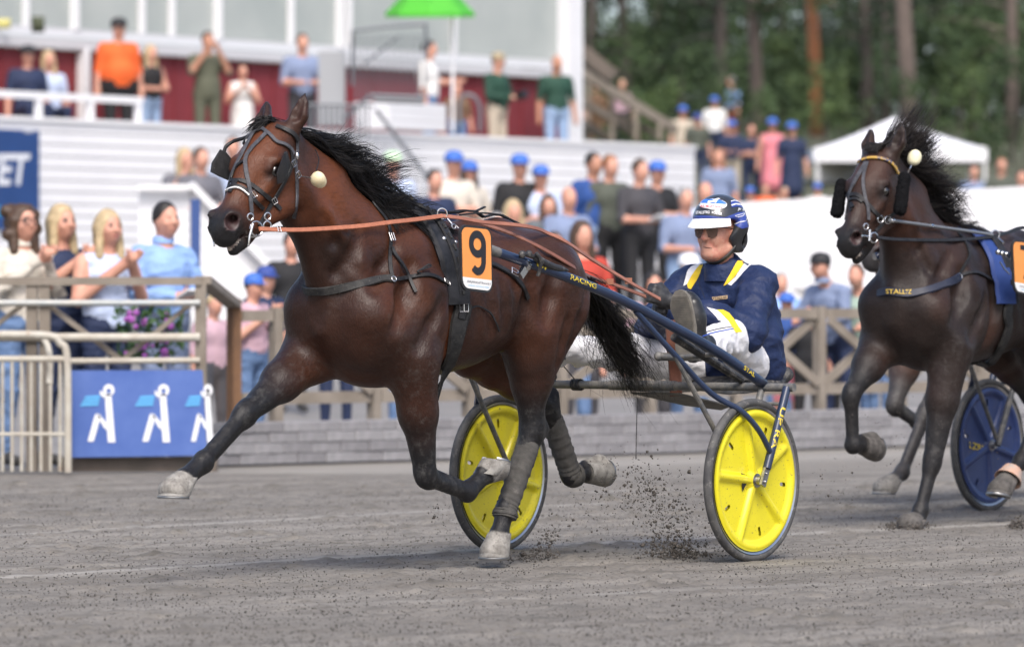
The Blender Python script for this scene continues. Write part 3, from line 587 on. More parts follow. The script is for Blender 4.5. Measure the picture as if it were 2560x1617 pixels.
def pine(px, d, r, bark, label, crown0, H_=17.0, lean=0.0, leaf=0):
    b = at(px, 400, d); z0 = terrain(b[0], b[1]); t = thing('pine_tree', label, 'tree', (b[0], b[1], z0), group=None); P = [np.array([b[0] + lean * (z / H_) + .12 * math.sin(z * .5 + px), b[1], z0 + z]) for z in np.linspace(-.3, H_, 9)]
    m = MB(); m.tube(P, np.linspace(r * 1.0, r * .4, 9), 10); m.go('trunk', bark, t, True); C = []; R_ = []; m = MB()
    for k in range(22):
        z = crown0 + (H_ - crown0) * rnd.random() ** 1.7; a = rnd.uniform(0, 6.28); l = rnd.uniform(.8, 2.3) * (1.15 - .6 * (z - crown0) / (H_ - crown0)); o = np.array([b[0] + lean * z / H_, b[1], z0 + z]); e = o + np.array([math.cos(a) * l, math.sin(a) * l, rnd.uniform(-.3, .5)]); m = MB(); m.tube([o, (o + e) / 2 + V3((0, 0, .12)), e], [.05, .035, .015], 6); m.go('limb', bark, t, True); C += [e, o * .45 + e * .55]; R_ += [(.75, .75, .4), (.55, .55, .3)]
    leafmass('crown', C, R_, 1700, .085, LEAF[leaf], t); return t
TR = [(1791, 128, .17, 2, 'dark pine with low side limbs left of the man in the light blue shirt', 2.6, 2), (1887, 134, .19, 0, 'grey brown pine trunk just right of the man in the light blue shirt', 3.2, 0), (2031, 140, .20, 1, 'pine with bright orange bark left of the pavilion tent peak', 3.4, 1), (2163, 138, .17, 2, 'dark thin pine trunk left behind the tent peak', 2.4, 2), (2206, 146, .13, 2, 'slim dark pine trunk directly behind the tent peak', 2.8, 0), (2264, 126, .24, 0, 'thick grey pine trunk with stub branches right above the tent peak', 3.6, 1),
      (2420, 150, .16, 2, 'dark pine trunk behind the flying mane of the second horse', 2.6, 2), (2520, 132, .16, 0, 'pine near the right edge with a low green crown', 1.8, 1), (1560, 150, .16, 2, 'dark pine behind the wooden stair handrail', 1.5, 0), (1650, 160, .15, 0, 'pine behind the bank between the stair and the blue caps', 1.8, 1), (1470, 140, .15, 2, 'pine standing closest to the white corner pillar', 1.2, 1), (2350, 158, .15, 2, 'dark pine trunk right of the tent roof', 1.8, 0)]
for px, d, r_, bk, lb, c0_, lf in TR: pine(px, d, r_, BARK[bk], lb, c0_, leaf=lf)
for k, (px, d, hgt, lf, lb) in enumerate(((1530, 152, 3.4, 3, 'light green bush above the wooden stair'), (1640, 156, 3.0, 1, 'green bush behind the people in blue caps on the bank'), (1760, 158, 4.6, 1, 'tall green young tree left of the dark pine'), (1960, 156, 2.6, 3, 'bright green undergrowth right of the pink dress'), (2110, 152, 2.4, 1, 'low green undergrowth left of the tent roof'), (2330, 152, 2.8, 3, 'pale green bush to the right of the thick grey trunk'), (2460, 150, 3.2, 0, 'dark green bush above the flying mane'), (2545, 140, 4.8, 1, 'leafy green tree at the right edge of the picture'), (1700, 150, 6.5, 0, 'broad green tree filling the wood above the stair'), (1950, 155, 6.0, 0, 'green tree between the two orange brown trunks'), (2120, 160, 6.5, 2, 'dark green tree deep in the wood left of the grey trunk'), (2400, 150, 6.2, 0, 'dark green tree in the wood above the mane'))):
    b = at(px, 400, d); z0 = terrain(b[0], b[1]); t = thing('leafy_tree' if hgt > 4 else 'bush', lb, 'tree' if hgt > 4 else 'bush', (b[0], b[1], z0)); m = MB(); m.tube([V3((b[0], b[1], z0 - .2)), V3((b[0] + .1, b[1], z0 + hgt * .8))], [.07, .03], 7); m.go('trunk', BARK[2], t)
    C = [(b[0] + rnd.gauss(0, hgt * .24), b[1] + rnd.gauss(0, .8), z0 + rnd.uniform(.15, 1.0) * hgt) for _ in range(14)]; leafmass('crown', C, [(hgt * .15 + .2,) * 3] * 14, 2600, .085 if hgt < 4 else .11, LEAF[lf], t)
for k, (px, d, hgt, lf, lb) in enumerate(((1500, 112, 1.6, 1, 'low bush on the bank behind the stair treads'), (1610, 116, 1.5, 3, 'light green shrub behind the beige shirt on the bank'), (1920, 113, 1.7, 1, 'shrub right of the navy dress on the bank'), (2060, 116, 1.9, 3, 'pale shrub at the left eave of the tent'), (2150, 120, 2.4, 0, 'dark shrub above the left slope of the tent'), (2330, 117, 2.3, 1, 'shrub above the right slope of the tent'), (2430, 114, 2.2, 3, 'light green shrub behind the flying mane tip'), (2530, 113, 2.6, 0, 'dark shrub at the right edge above the white stand'), (1830, 119, 2.2, 0, 'shrub between the dark pine and the grey brown trunk'), (1700, 118, 2.4, 1, 'shrub directly left of the grey haired man'))):
    b = at(px, 400, d); z0 = terrain(b[0], b[1]); t = thing('shrub', lb, 'shrub', (b[0], b[1], z0)); m = MB(); m.tube([V3((b[0], b[1], z0 - .2)), V3((b[0] + .05, b[1], z0 + hgt * .7))], [.04, .015], 6); m.go('stem', BARK[2], t)
    C = [(b[0] + rnd.gauss(0, hgt * .28), b[1] + rnd.gauss(0, .5), z0 + rnd.uniform(.1, 1.0) * hgt) for _ in range(10)]; leafmass('foliage', C, [(hgt * .13 + .14,) * 3] * 10, 900, .065, LEAF[lf], t)
C = [(rnd.uniform(.5, 24), rnd.uniform(172, 200), rnd.uniform(6, 18)) for _ in range(230)]; leafmass('forest', C, [(1.9, 1.9, 1.5)] * 230, 26000, .20, LEAF[2], None, 'stuff'); bpy.data.objects['forest']['label'] = 'dense dark pine wood far behind the trunks'; bpy.data.objects['forest']['category'] = 'forest'
C = [(rnd.uniform(.5, 22), rnd.uniform(160, 172), rnd.uniform(5.6, 15)) for _ in range(90)]; leafmass('forest_undergrowth', C, [(1.3, 1.3, 1.0)] * 90, 11000, .15, LEAF[0], None, 'stuff'); bpy.data.objects['forest_undergrowth']['label'] = 'mid green undergrowth and branches between the pine trunks'; bpy.data.objects['forest_undergrowth']['category'] = 'forest'
# ================================================================== horses
TRACK_W = 1.345
_near = at(1880, 1405, 22.0)
_a = math.radians(37)
RIG = Frame((_near - np.array([math.cos(_a), -math.sin(_a), 0]) * TRACK_W / 2) * np.array([1, 1, 0]), 37)



def horse_field(J, vox, lo, hi):
    """J: joints in the rig frame. Owners: 1 coat, 2 hoof, 3 bandage, 4 dark muzzle inside, 5 mouth/teeth, 6 boot"""
    f = Field(lo, hi, vox); du, dv, dz = J.get('off', (0, 0, 0)); o = np.array([du, dv, dz])
    A = lambda u, v, z: np.array([u + du, v + dv, z + dz])
    # ---- barrel: sections (u, top, bottom, half width, height of widest point 0..1)
    st = np.array(J.get('barrel') or [
        (2.08, 1.18, .98, .05, .5), (2.04, 1.25, .90, .11, .5), (1.97, 1.33, .82, .16, .47), (1.86, 1.40, .765, .19, .45), (1.70, 1.437, .75, .215, .42),
        (1.56, 1.437, .775, .245, .42), (1.40, 1.415, .795, .278, .43), (1.22, 1.403, .822, .295, .46), (1.06, 1.412, .865, .28, .52), (.92, 1.420, .925, .255, .58),
        (.78, 1.405, .985, .235, .6), (.66, 1.365, 1.03, .205, .6), (.56, 1.315, 1.07, .165, .55), (.48, 1.26, 1.10, .12, .5), (.43, 1.20, 1.13, .07, .5)])[::-1]
    uu = np.linspace(st[0, 0], st[-1, 0], 160)
    prof = [np.interp(uu, st[:, 0], st[:, i]) for i in range(1, 5)]
    for i in range(4):
        pr = prof[i]
        for _ in range(14): pr[2:-2] = (pr[:-4] + pr[1:-3] + pr[2:-2] + pr[3:-1] + pr[4:]) / 5
    def barrel(X, Y, Z):
        x = np.clip(X - du, uu[0], uu[-1]); top = np.interp(x, uu, prof[0]) + dz; bot = np.interp(x, uu, prof[1]) + dz; hw = np.interp(x, uu, prof[2]); wz = np.interp(x, uu, prof[3])
        zc = bot + (top - bot) * wz; zz = Z - zc; hz = np.where(zz > 0, top - zc, zc - bot)
        e = np.where(zz > 0, 1.9, 2.15)
        q = (np.abs((Y - dv) / hw) ** e + np.abs(zz / hz) ** e + 1e-9) ** (1 / e)
        d = (q - 1) * np.minimum(hw, hz) * .9
        ex = np.maximum(np.abs(X - du - (uu[0] + uu[-1]) / 2) - (uu[-1] - uu[0]) / 2, 0)
        return np.where(ex > 0, np.sqrt(np.maximum(d, 0) ** 2 + ex ** 2) + np.minimum(d, 0) * 0, d)
    f.put(barrel, A(st[0, 0], -.33, .7), A(st[-1, 0], .33, 1.55), .04, 1)
    # ---- withers and spine
    f.chain([(*A(1.78, 0, 1.40), .06), (*A(1.60, 0, 1.405), .055), (*A(1.42, 0, 1.375), .05), (*A(1.1, 0, 1.37), .05), (*A(.9, 0, 1.378), .05), (*A(.65, 0, 1.325), .05), (*A(.47, 0, 1.245), .04)], .08)
    # ---- neck and head
    hd = J['head']; poll = np.array(hd['poll']); ax = unit(hd['axis'])                     # axis: poll -> muzzle
    lat = unit(np.cross(ax, [0, 0, 1.0])) * -1; lat = lat if lat[1] > 0 else -lat; nn = unit(np.cross(lat, ax)); nn = nn if nn[0] > 0 else -nn
    R = np.stack([ax, lat, nn], 1)
    H = lambda s, y, n: poll + ax * s * .945 + lat * y * 1.10 + nn * n
    base = A(1.72, 0, 1.12); top = H(.06, 0, -.125)
    ysc = 1.62
    m1 = base + (top - base) * .36 + np.array([-.02, 0, .0]); m2 = base + (top - base) * .70 + np.array([-.03, 0, .015])
    f.chain([(*base, .29), (*m1, .215), (*m2, .158), (*top, .115)], .06, ysc=ysc)
    # crest, throat and the brachiocephalic muscle, windpipe
    crest = [A(1.66, 0, 1.37), A(1.84, 0, 1.405), m2 + np.array([-.075, 0, .095]), H(-.02, 0, -.085)]
    f.chain([(*crest[0], .06), (*crest[1], .055), (*crest[2], .045), (*crest[3], .045)], .07)
    for sg in (1, -1):
        f.chain([(*A(1.95, .09 * sg, 1.10), .08), (*(m1 + np.array([.075, .085 * sg, -.045])), .06), (*(m2 + np.array([.075, .062 * sg, -.055])), .046), (*H(.11, .05 * sg, -.16), .04)], .045)
    f.chain([(*A(2.0, 0, 1.10), .07), (*(m1 + np.array([.15, 0, -.09])), .055), (*(m2 + np.array([.115, 0, -.085])), .045), (*H(.14, 0, -.19), .04)], .045)
    for sg in (1, -1):    # jugular groove
        groove(f, m1 + np.array([.12, 0, -.075]), m2 + np.array([.09, 0, -.07]), sg, .02, .014, .03)
    # skull
    f.cap(H(.03, 0, -.045), H(.20, 0, -.055), .086, .096, .05); f.cap(H(.28, 0, -.11), H(.46, 0, -.10), .056, .05, .04)
    f.ell(H(.13, 0, -.004), (.14, .085, .055), R, .05)
    f.cap(H(.20, 0, -.045), H(.47, 0, -.058), .078, .048, .05)
    f.cap(H(.22, 0, .002), H(.47, 0, -.028), .034, .024, .04)                      # nasal bone
    for sg in (1, -1):
        f.ell(H(.175, .052 * sg, -.140), (.145, .038, .118), R, .035)                 # cheek
        f.cap(H(.19, .072 * sg, -.035), H(.185, .094 * sg, -.006), .036, .022, .03)    # brow
        f.cap(H(.255, .082 * sg, -.055), H(.36, .06 * sg, -.066), .018, .014, .03)    # facial crest
        f.cap(H(.23, .058 * sg, -.200), H(.45, .025 * sg, -.145), .042, .034, .035)     # jaw bar
        f.ell(H(.215, .103 * sg, -.034), (.028, .013, .022), R, .008, 4, sub=True)       # eye socket
        f.cap(H(.20, .08 * sg, .012), H(.235, .088 * sg, -.004), .016, .014, .02)
    f.ell(H(.515, 0, -.062), (.068, .054, .064), R, .04)                          # muzzle
    f.ell(H(.555, 0, -.085), (.038, .048, .045), R, .03)                            # upper lip
    for sg in (1, -1):
        f.ell(H(.512, .044 * sg, -.035), (.050, .028, .046), R, .018)                # nostril wing
        f.ell(H(.530, .062 * sg, -.026), (.030, .034, .034), R, .008, 4, sub=True); f.cap(H(.535, .064 * sg, -.024), H(.485, .030 * sg, -.040), .024, .014, .008, 4, sub=True)
    f.ell(H(.512 , 0, -.162), (.062, .036, .026), R, .018)                        # lower lip and chin
    f.ell(H(.462, 0, -.168), (.05, .038, .034), R, .03)
    f.cap(H(.60, 0, -.136), H(.49, 0, -.128), .010, .006, .012, 4, sub=True, ysc=.12)   # mouth slit
    f.ell(H(.530, 0, -.139), (.036, .030, .013), R, .008, 5)
    for sg in (1, -1):    # ears
        eb = H(-.012, .062 * sg, -.012); dirn = unit(hd.get('ear', {}).get(sg, unit(-ax * .8 + nn * .35 + lat * .12 * sg)))
        tip = eb + dirn * .150; mid = eb + dirn * .06 + lat * .012 * sg
        f.cap(eb - dirn * .03, mid, .032, .034, .03); f.cap(mid, mid * .4 + tip * .6, .033, .022, .02); f.cap(mid * .4 + tip * .6, tip, .022, .007, .015)
        fr = unit(nn * .75 + lat * .55 * sg); f.cap(eb + dirn * .035 + fr * .036, eb + dirn * .115 + fr * .020, .020, .008, .018, 0, sub=True)
    # ---- shoulders and forelegs
    for sg, key in ((1, 'LF'), (-1, 'RF')):
        P = J[key]; sh = np.array(P['shoulder']); el = np.array(P['elbow'])
        blade = A(1.64, .085 * sg, 1.31)
        f.cap(blade, sh, .09, .105, .07); f.cap(sh + np.array([0, 0, .02]), el, .100, .100, .06)
        f.ell((blade + el) / 2 + np.array([-.03, .055 * sg, -.05]), (.155, .10, .19), None, .06)                   # triceps
        f.ell(sh + np.array([-.02, -.035 * sg, -.08]), (.11, .085, .115), None, .05)                              # breast
        leg(f, P, sg, False)
    # ---- hindquarters and hind legs
    for sg, key in ((1, 'LH'), (-1, 'RH')):
        P = J[key]; stf = np.array(P['stifle']); hk = np.array(P['hock']); hip = A(.76, .12 * sg, 1.20)
        f.ell(A(.76, .115 * sg, 1.20), (.25, .130, .18), None, .06); f.ell(A(.99, .20 * sg, 1.285), (.05, .035, .05), None, .09)      # quarter, point of hip
        f.cap(hip, stf, .165, .112, .07)
        but = A(.57, .095 * sg, 1.12); f.cap(but, stf * .40 + hk * .60 + np.array([-.035, .01 * sg, .06]), .110, .066, .07)      # hamstrings
        f.cap(A(.66, .145 * sg, 1.08), stf * .7 + hk * .3, .12, .095, .06)
        f.cap(stf, stf * .45 + hk * .55, .098, .072, .06); f.cap(stf * .45 + hk * .55, hk, .070, .047, .04)
        f.cap(stf + np.array([.03, .02 * sg, .0]), stf + np.array([.0, .02 * sg, -.07]), .055, .05, .05)
        leg(f, P, sg, True)
    # ---- grooves that model the muscles
    for sg in (1, -1):
        groove(f, A(1.50, 0, 1.22), A(1.55, 0, .92), sg, .03, .022, .05)                              # behind the shoulder
        groove(f, A(1.75, 0, 1.25), A(1.90, 0, 1.0), sg, .03, .018, .045)                             # shoulder blade
        groove(f, A(1.02, 0, 1.18), A(1.06, 0, 1.0), sg, .035, .018, .06)                             # flank
        groove(f, A(.60, 0, 1.14), A(.70, 0, .92), sg, .025, .016, .04)                               # between hamstring and thigh
        groove(f, A(.86, 0, 1.22), A(.92, 0, 1.02), sg, .025, .014, .05)
        groove(f, A(1.62, 0, 1.12), A(1.78, 0, .92), sg, .022, .012, .035); groove(f, A(1.80, 0, 1.32), A(1.97, 0, 1.16), sg, .02, .010, .035); groove(f, A(1.98, 0, 1.40), A(2.08, 0, 1.22), sg, .025, .012, .04); groove(f, A(.76, 0, 1.02), A(.80, 0, .84), sg, .02, .010, .035)
        for uu_ in (1.42, 1.33, 1.24, 1.15): groove(f, A(uu_, 0, 1.18), A(uu_ - .03, 0, .98), sg, .02, .0012, .03)   # ribs
    return f, H, R

def groove(f, a, b, sg, r, depth, k):
    """a shallow valley along a-b on the side sg of the body"""
    P = []
    for t in (0, .5, 1):
        p = a + (b - a) * t; i, j0, l = [int(round((p[m] - f.lo[m]) / f.v)) for m in range(3)]
        col = f.d[i, :, l]; ys = f.ax[1]; idx = np.argwhere(col < 0).ravel()
        if not len(idx): return
        y = ys[idx[-1]] if sg > 0 else ys[idx[0]]; P.append(np.array([p[0], y + sg * (r - depth), p[2]]))
    f.cap(P[0], P[1], r * .8, r, k, 0, sub=True); f.cap(P[1], P[2], r, r * .8, k, 0, sub=True)

def leg(f, P, sg, hind):
    el = np.array(P['hock' if hind else 'elbow']); kn = np.array(P['hock'] if hind else P['knee']); ft = np.array(P['fetlock']); co = np.array(P['coronet']); so = np.array(P['sole'])
    band = 1; rb = 0
    cd = unit(ft - kn); fw = unit(P['front'])                                          # front: which way the cannon faces
    if not hind:
        mid = el * .55 + kn * .45
        f.cap(el, mid, .106, .078, .05); f.cap(mid, kn - unit(kn - el) * .05, .074, .048, .04)
        f.cap(el + np.array([0, .02 * sg, 0]) + fw * .03, mid + fw * .02, .062, .046, .05)
        f.ell(kn, (.047, .045, .052), None, .025); f.cap(kn + fw * .012 - unit(kn - el) * .03, kn + fw * .012 + cd * .03, .040, .037, .02)
        f.cap(kn - fw * .03, kn - fw * .03 + cd * .03, .026, .020, .02)
    else:
        f.ell(kn, (.048, .042, .055), None, .03)
        pt = kn - fw * .055 - cd * .035; f.cap(pt, kn - fw * .038 + cd * .06, .027, .022, .03); f.cap(pt, np.array(P['stifle']) * .28 + kn * .72 - fw * .05, .022, .02, .035)   # hock point, tendon
        f.cap(kn + fw * .010 - cd * .02, kn + cd * .07, .042, .036, .03)
    a = kn + cd * .04; b = ft - cd * .03
    f.cap(a + fw * .006, b + fw * .004, .032 + rb, .029 + rb, .02, band); f.cap(a - fw * .024, b - fw * .022, .021 + rb, .020 + rb, .018, band)
    if False:
        L = np.linalg.norm(b - a)
        for t in np.arange(.06, 1.0, .075):                                             # wraps of the bandage
            c = a + (b - a) * t - fw * .007; f.cap(c - cd * .012 + fw * .006, c + cd * .012 - fw * .006, .0405 + .004 * math.sin(t * 40), .0405, .006, 3)
        pass
    if True:
        f.ell(ft, (.039, .038, .041), None, .02); f.cap(ft - fw * .024, ft - fw * .024 + cd * .01, .026, .022, .02)
    pd = unit(co - ft); f.cap(ft, co - pd * .012, .036, .034, .02, 1)
    f.cap(ft - fw * .02, co - fw * .018, .024, .022, .02, 1)
    # hoof: a flaring cone cut flat at the sole
    up = unit(co - so); toe = unit(P['toe']); n = unit(P['sole_n']); hl = np.linalg.norm(co - so)
    oid = 6 if P.get('boot') else 2
    f.cap(co - up * .006, so + toe * .012 - n * .02, .0435, .0635, .008, 1, cut=(so, n))
    f.cap(co - toe * .026 - up * .012, so - toe * .030 - n * .02, .030, .040, .01, 1, cut=(so, n))
    if P.get('boot'): f.cap(co + up * .012, co * .45 + so * .55, .046, .072, .006, 6)

def horse_mats(tag_, coat, dark, red, leg_c, dust, dustamt, hoofc=((.16, .15, .135), (.31, .295, .27))):
    m = bpy.data.materials.new('horse_coat_' + tag_); m.use_nodes = True; t = m.node_tree; L = t.links; b = t.nodes['Principled BSDF']
    def N(ty, **kw):
        n = t.nodes.new(ty)
        for k, v in kw.items(): setattr(n, k, v)
        return n
    at_ = N('ShaderNodeAttribute', attribute_name='mask'); sp = N('ShaderNodeSeparateColor'); L.new(at_.outputs['Color'], sp.inputs[0])
    tc = N('ShaderNodeTexCoord')
    def noise(sc, det=4, rg=.55, vec=None):
        n = N('ShaderNodeTexNoise'); n.inputs['Scale'].default_value = sc; n.inputs['Detail'].default_value = det; n.inputs['Roughness'].default_value = rg
        L.new(vec or tc.outputs['Object'], n.inputs['Vector']); return n.outputs[0]
    def mr(x, a, b_, c=0, d=1):
        n = N('ShaderNodeMapRange'); L.new(x, n.inputs[0])
        for i, q in enumerate((a, b_, c, d)): n.inputs[i + 1].default_value = q
        return n.outputs[0]
    def mul(x, y):
        n = N('ShaderNodeMath', operation='MULTIPLY'); L.new(x, n.inputs[0])
        if isinstance(y, float): n.inputs[1].default_value = y
        else: L.new(y, n.inputs[1])
        return n.outputs[0]
    def mix(fac, a, c):
        x = N('ShaderNodeMix', data_type='RGBA'); L.new(fac, x.inputs[0])
        for i, q in ((6, a), (7, c)):
            if isinstance(q, tuple): x.inputs[i].default_value = (*q, 1)
            else: L.new(q, x.inputs[i])
        return x.outputs[2]
    c = mix(mr(noise(2.0, 3, .45), .35, .75), coat, dark)
    c = mix(mul(mr(noise(1.7, 2), .45, .75), .8), c, red)
    c = mix(mr(sp.outputs[2], 0, 1), c, red)
    c = mix(sp.outputs[0], c, leg_c)
    # short hair grain
    mp = N('ShaderNodeMapping'); mp.inputs['Scale'].default_value = (30, 240, 60); L.new(tc.outputs['Object'], mp.inputs[0])
    g = noise(1.0, 3, .6, mp.outputs[0]); c = mix(mul(mr(g, .45, .8), .35), c, dark)
    d = mul(mr(noise(26, 9, .8), .50, .76), sp.outputs[1]); c = mix(mul(d, dustamt), c, dust)
    fl = mul(mr(noise(230, 2, .5), .72, .78), mr(noise(4, 3), .35, .6)); c = mix(mul(fl, .45 * min(1.0, dustamt + .3)), c, dust)
    hc = mix(mr(noise(24, 6, .65), .38, .66), *hoofc); hc = mix(mr(noise(45, 6, .7), .55, .7), hc, (.10, .09, .082)); c = mix(at_.outputs['Alpha'], c, hc)
    L.new(c, b.inputs['Base Color']); b.inputs['Roughness'].default_value = .42; b.inputs['Specular IOR Level'].default_value = .25
    rr = mr(noise(7, 5), .3, .7, .36, .50); r2 = N('ShaderNodeMath', operation='ADD'); L.new(rr, r2.inputs[0]); L.new(mul(at_.outputs['Alpha'], .4), r2.inputs[1]); rr = r2.outputs[0]; dr = N('ShaderNodeMath', operation='ADD'); L.new(rr, dr.inputs[0]); L.new(mul(d, .35), dr.inputs[1]); L.new(dr.outputs[0], b.inputs['Roughness'])
    b.inputs['Sheen Weight'].default_value = 0.0
    bm = N('ShaderNodeBump'); bm.inputs['Strength'].default_value = .5; bm.inputs['Distance'].default_value = .016
    v1 = noise(11, 4, .5); v2 = mul(g, .30); ad = N('ShaderNodeMath', operation='ADD'); L.new(v1, ad.inputs[0]); L.new(v2, ad.inputs[1]); L.new(ad.outputs[0], bm.inputs['Height']); L.new(bm.outputs[0], b.inputs['Normal'])
    return m

HOOF = M('hoof_horn', (.17, .16, .145), .75, var=((.26, .25, .23), 26, .4, .62), bump=(120, .35, .004), dirt=((.10, .092, .083), 30, .52, .68))
BAND = M('leg_bandage', (.044, .042, .039), .9, var=((.072, .068, .062), 30), bump=(260, .6, .003), dirt=((.15, .14, .13), 18, .58, .78))
PINKIN = M('nostril_inside', (.035, .016, .016), .5)
TEETH = M('teeth_and_lip', (.52, .46, .38), .35, var=((.16, .12, .11), 60, .4, .6))
BOOT = M('bell_boot', (.52, .29, .20), .6, var=((.36, .30, .26), 24), bump=(90, .3, .003))
EYEM = M('horse_eye', (.006, .005, .005), .04, spec=.8, coat=.6)
HAIR = M('black_horse_hair', (.006, .0058, .006), .45, var=((.013, .011, .0105), 8), spec=.28)
HAIRB = M('brown_black_horse_hair', (.008, .0065, .006), .45, var=((.020, .015, .013), 9), spec=.28)

STEELD0 = M('worn_shoe_steel', (.30, .30, .30), .4, 1.0)
HOOFD = M('dark_hoof_horn', (.055, .05, .046), .75, var=((.11, .10, .093), 26, .4, .62), bump=(120, .35, .004))
def build_horse(J, frame, name, label, coatmat, vox=.0095, lo=None, hi=None, hoofmat=None, base=None):
    hoofmat = hoofmat or HOOF
    f, H, R = horse_field(J, vox, lo, hi); V, Fc, own, fo = f.mesh(2)
    root = thing(name, label, 'horse', base, frame)
    mats = [coatmat, HOOF, BAND, PINKIN, TEETH, BOOT]
    body = mesh('body', V, Fc, mats, root, True, np.clip(fo.astype(int) - 1, 0, 5))
    # masks: r black points (legs, muzzle, ear tips, belly line), g dust, b red flush
    r = np.zeros(len(V)); g = np.zeros(len(V)) + .10; b = np.zeros(len(V))
    ss = lambda x, a, c: np.clip((x - a) / (c - a), 0, 1) ** 2 * (3 - 2 * np.clip((x - a) / (c - a), 0, 1))
    def segd(p, q):
        p = np.array(p); q = np.array(q); ab = q - p; t = np.clip(((V - p) @ ab) / (ab @ ab), 0, 1); return np.linalg.norm(V - p - t[:, None] * ab, axis=1), t
    ss = lambda x, a, c: np.clip((x - a) / (c - a), 0, 1) ** 2 * (3 - 2 * np.clip((x - a) / (c - a), 0, 1))
    hf = np.zeros(len(V))
    for key in ('LF', 'RF', 'LH', 'RH'):
        P = J[key]; hind = 'hock' in P; up_ = unit(np.array(P['coronet']) - np.array(P['sole'])); dd = -((V - np.array(P['coronet'])) @ up_); nr = np.linalg.norm(V - (np.array(P['coronet']) + np.array(P['sole'])) / 2, axis=1) < .13; hf = np.maximum(hf, nr * ss(dd, -.004, .004)); hf = np.maximum(hf, nr * .0)
        kn = P['hock'] if hind else P['knee']; up = P['stifle'] if hind else P['elbow']
        for p_, q_, rad in ((kn, P['fetlock'], .10), (P['fetlock'], P['sole'], .12)):
            d, t = segd(p_, q_); k = 1 - ss(d, rad * .7, rad); r = np.maximum(r, k); g = np.maximum(g, k * .55)
        d, t = segd(up, kn); k = (1 - ss(d, .11, .16)) * ss(t, .30 if not hind else .45, .85); r = np.maximum(r, k); g = np.maximum(g, k * .75)
        if not hind: g = np.maximum(g, (1 - ss(d, .10, .2)) * .5)
    hl = (V - np.array(J['head']['poll'])) @ R
    inh = (np.abs(hl[:, 1]) < .2) & (hl[:, 2] > -.25) & (hl[:, 0] > -.05)
    r = np.maximum(r, inh * ss(hl[:, 0], .36, .52)); r = np.maximum(r, inh * .75 * (1 - ss(np.linalg.norm(hl - np.array([.215, 0, -.03]) * 1.0 - np.stack([0 * hl[:, 0], np.sign(hl[:, 1]) * .1, 0 * hl[:, 0]], 1), axis=1), .02, .06)))
    r = np.maximum(r, .8 * ss(hl[:, 0] * -1, .08, .17) * (np.abs(hl[:, 1]) < .2) * (hl[:, 2] > -.1))
    du, dv, dz = J.get('off', (0, 0, 0))
    b = np.maximum(b, .8 * (1 - ss(np.linalg.norm((V - np.array([1.55 + du, dv, .98 + dz])) / np.array([.12, .5, .2]), axis=1), .3, 1)))
    b = np.maximum(b, .85 * (1 - ss(np.linalg.norm((V - np.array([.45 + du, dv, 1.05 + dz])) / np.array([.12, .5, .25]), axis=1), .3, 1)))
    b = np.maximum(b, .75 * inh * (1 - ss(np.linalg.norm((hl - np.array([.12, 0, .03])) / np.array([.17, .16, .10]), axis=1), .3, 1)))
    nb = np.linalg.norm((V - np.array([2.12 + du, .1 + dv, 1.52 + dz])) / np.array([.14, .2, .2]), axis=1); b = np.maximum(b, .85 * (1 - ss(nb, .2, 1)))
    g = np.maximum(g, .28 * (1 - ss(np.linalg.norm((V - np.array([1.85 + du, .2 + dv, 1.0 + dz])) / np.array([.25, .5, .25]), axis=1), .3, 1)))
    me = body.data; ca = me.color_attributes.new('mask', 'FLOAT_COLOR', 'POINT')
    ca.data.foreach_set('color', np.stack([r, g, b, hf], 1).astype(np.float32).ravel())
    for key in ('LF', 'RF', 'LH', 'RH'):                                  # hooves with their shoes
        P = J[key]; co, so, n_, te = [np.array(P[k_], float) for k_ in ('coronet', 'sole', 'sole_n', 'toe')]; n_ = unit(n_); te = unit(te - n_ * (te @ n_)); sd = np.cross(n_, te); bb = MB(); m_ = 28; rings = []
        for t, a_, b_, h_, sh in ((0, .050, .049, .044, -.004), (.06, .053, .052, .046, -.002), (.5, .062, .058, .050, .004), (.93, .073, .064, .055, .010), (1.0, .071, .062, .054, .010), (1.0, .04, .035, .03, .010), (.93, .0, .0, .0, .005)):
            for k_ in range(m_):
                th = 2 * math.pi * k_ / m_; cx_ = math.cos(th); rings.append(co * (1 - t) + so * t + te * (sh + cx_ * (a_ if cx_ > 0 else h_)) + sd * math.sin(th) * b_ + n_ * (.002 * math.sin(th * 3) * t))
        bb.add(rings, [(i * m_ + k_, i * m_ + (k_ + 1) % m_, (i + 1) * m_ + (k_ + 1) % m_, (i + 1) * m_ + k_) for i in range(6) for k_ in range(m_)]); ho_ = bb.go('hoof', hoofmat, root, 40)
        bb = MB(); arc = [so + n_ * .004 + te * (.010 + math.cos(a) * (.064 if math.cos(a) > 0 else .047)) + sd * math.sin(a) * .054 for a in np.linspace(-2.5, 2.5, 22)]; bb.strap(arc, [n_] * 22, .018, .006); bb.go('shoe', STEELD0, ho_)
    for key in ('LF', 'RF', 'LH', 'RH'):
        P = J[key]
        if not P.get('band'): continue
        kn, ft, co = [np.array(P[k_], float) for k_ in ('hock', 'fetlock', 'coronet')]; cd = unit(ft - kn); fw = unit(P['front']); pd = unit(co - ft); bb = MB()
        path = [kn + cd * .055 - fw * .008, kn * .5 + ft * .5 - fw * .008, ft - cd * .05 - fw * .009, ft - fw * .010, ft + pd * .035 - fw * .012]
        pth = smoothpath(path, 16); m_ = len(pth); tt = np.linspace(0, 1, m_)
        rad = np.interp(tt, [0, .12, .5, .72, .86, 1], [.046, .0475, .0445, .046, .054, .048]); ph = tt * 11
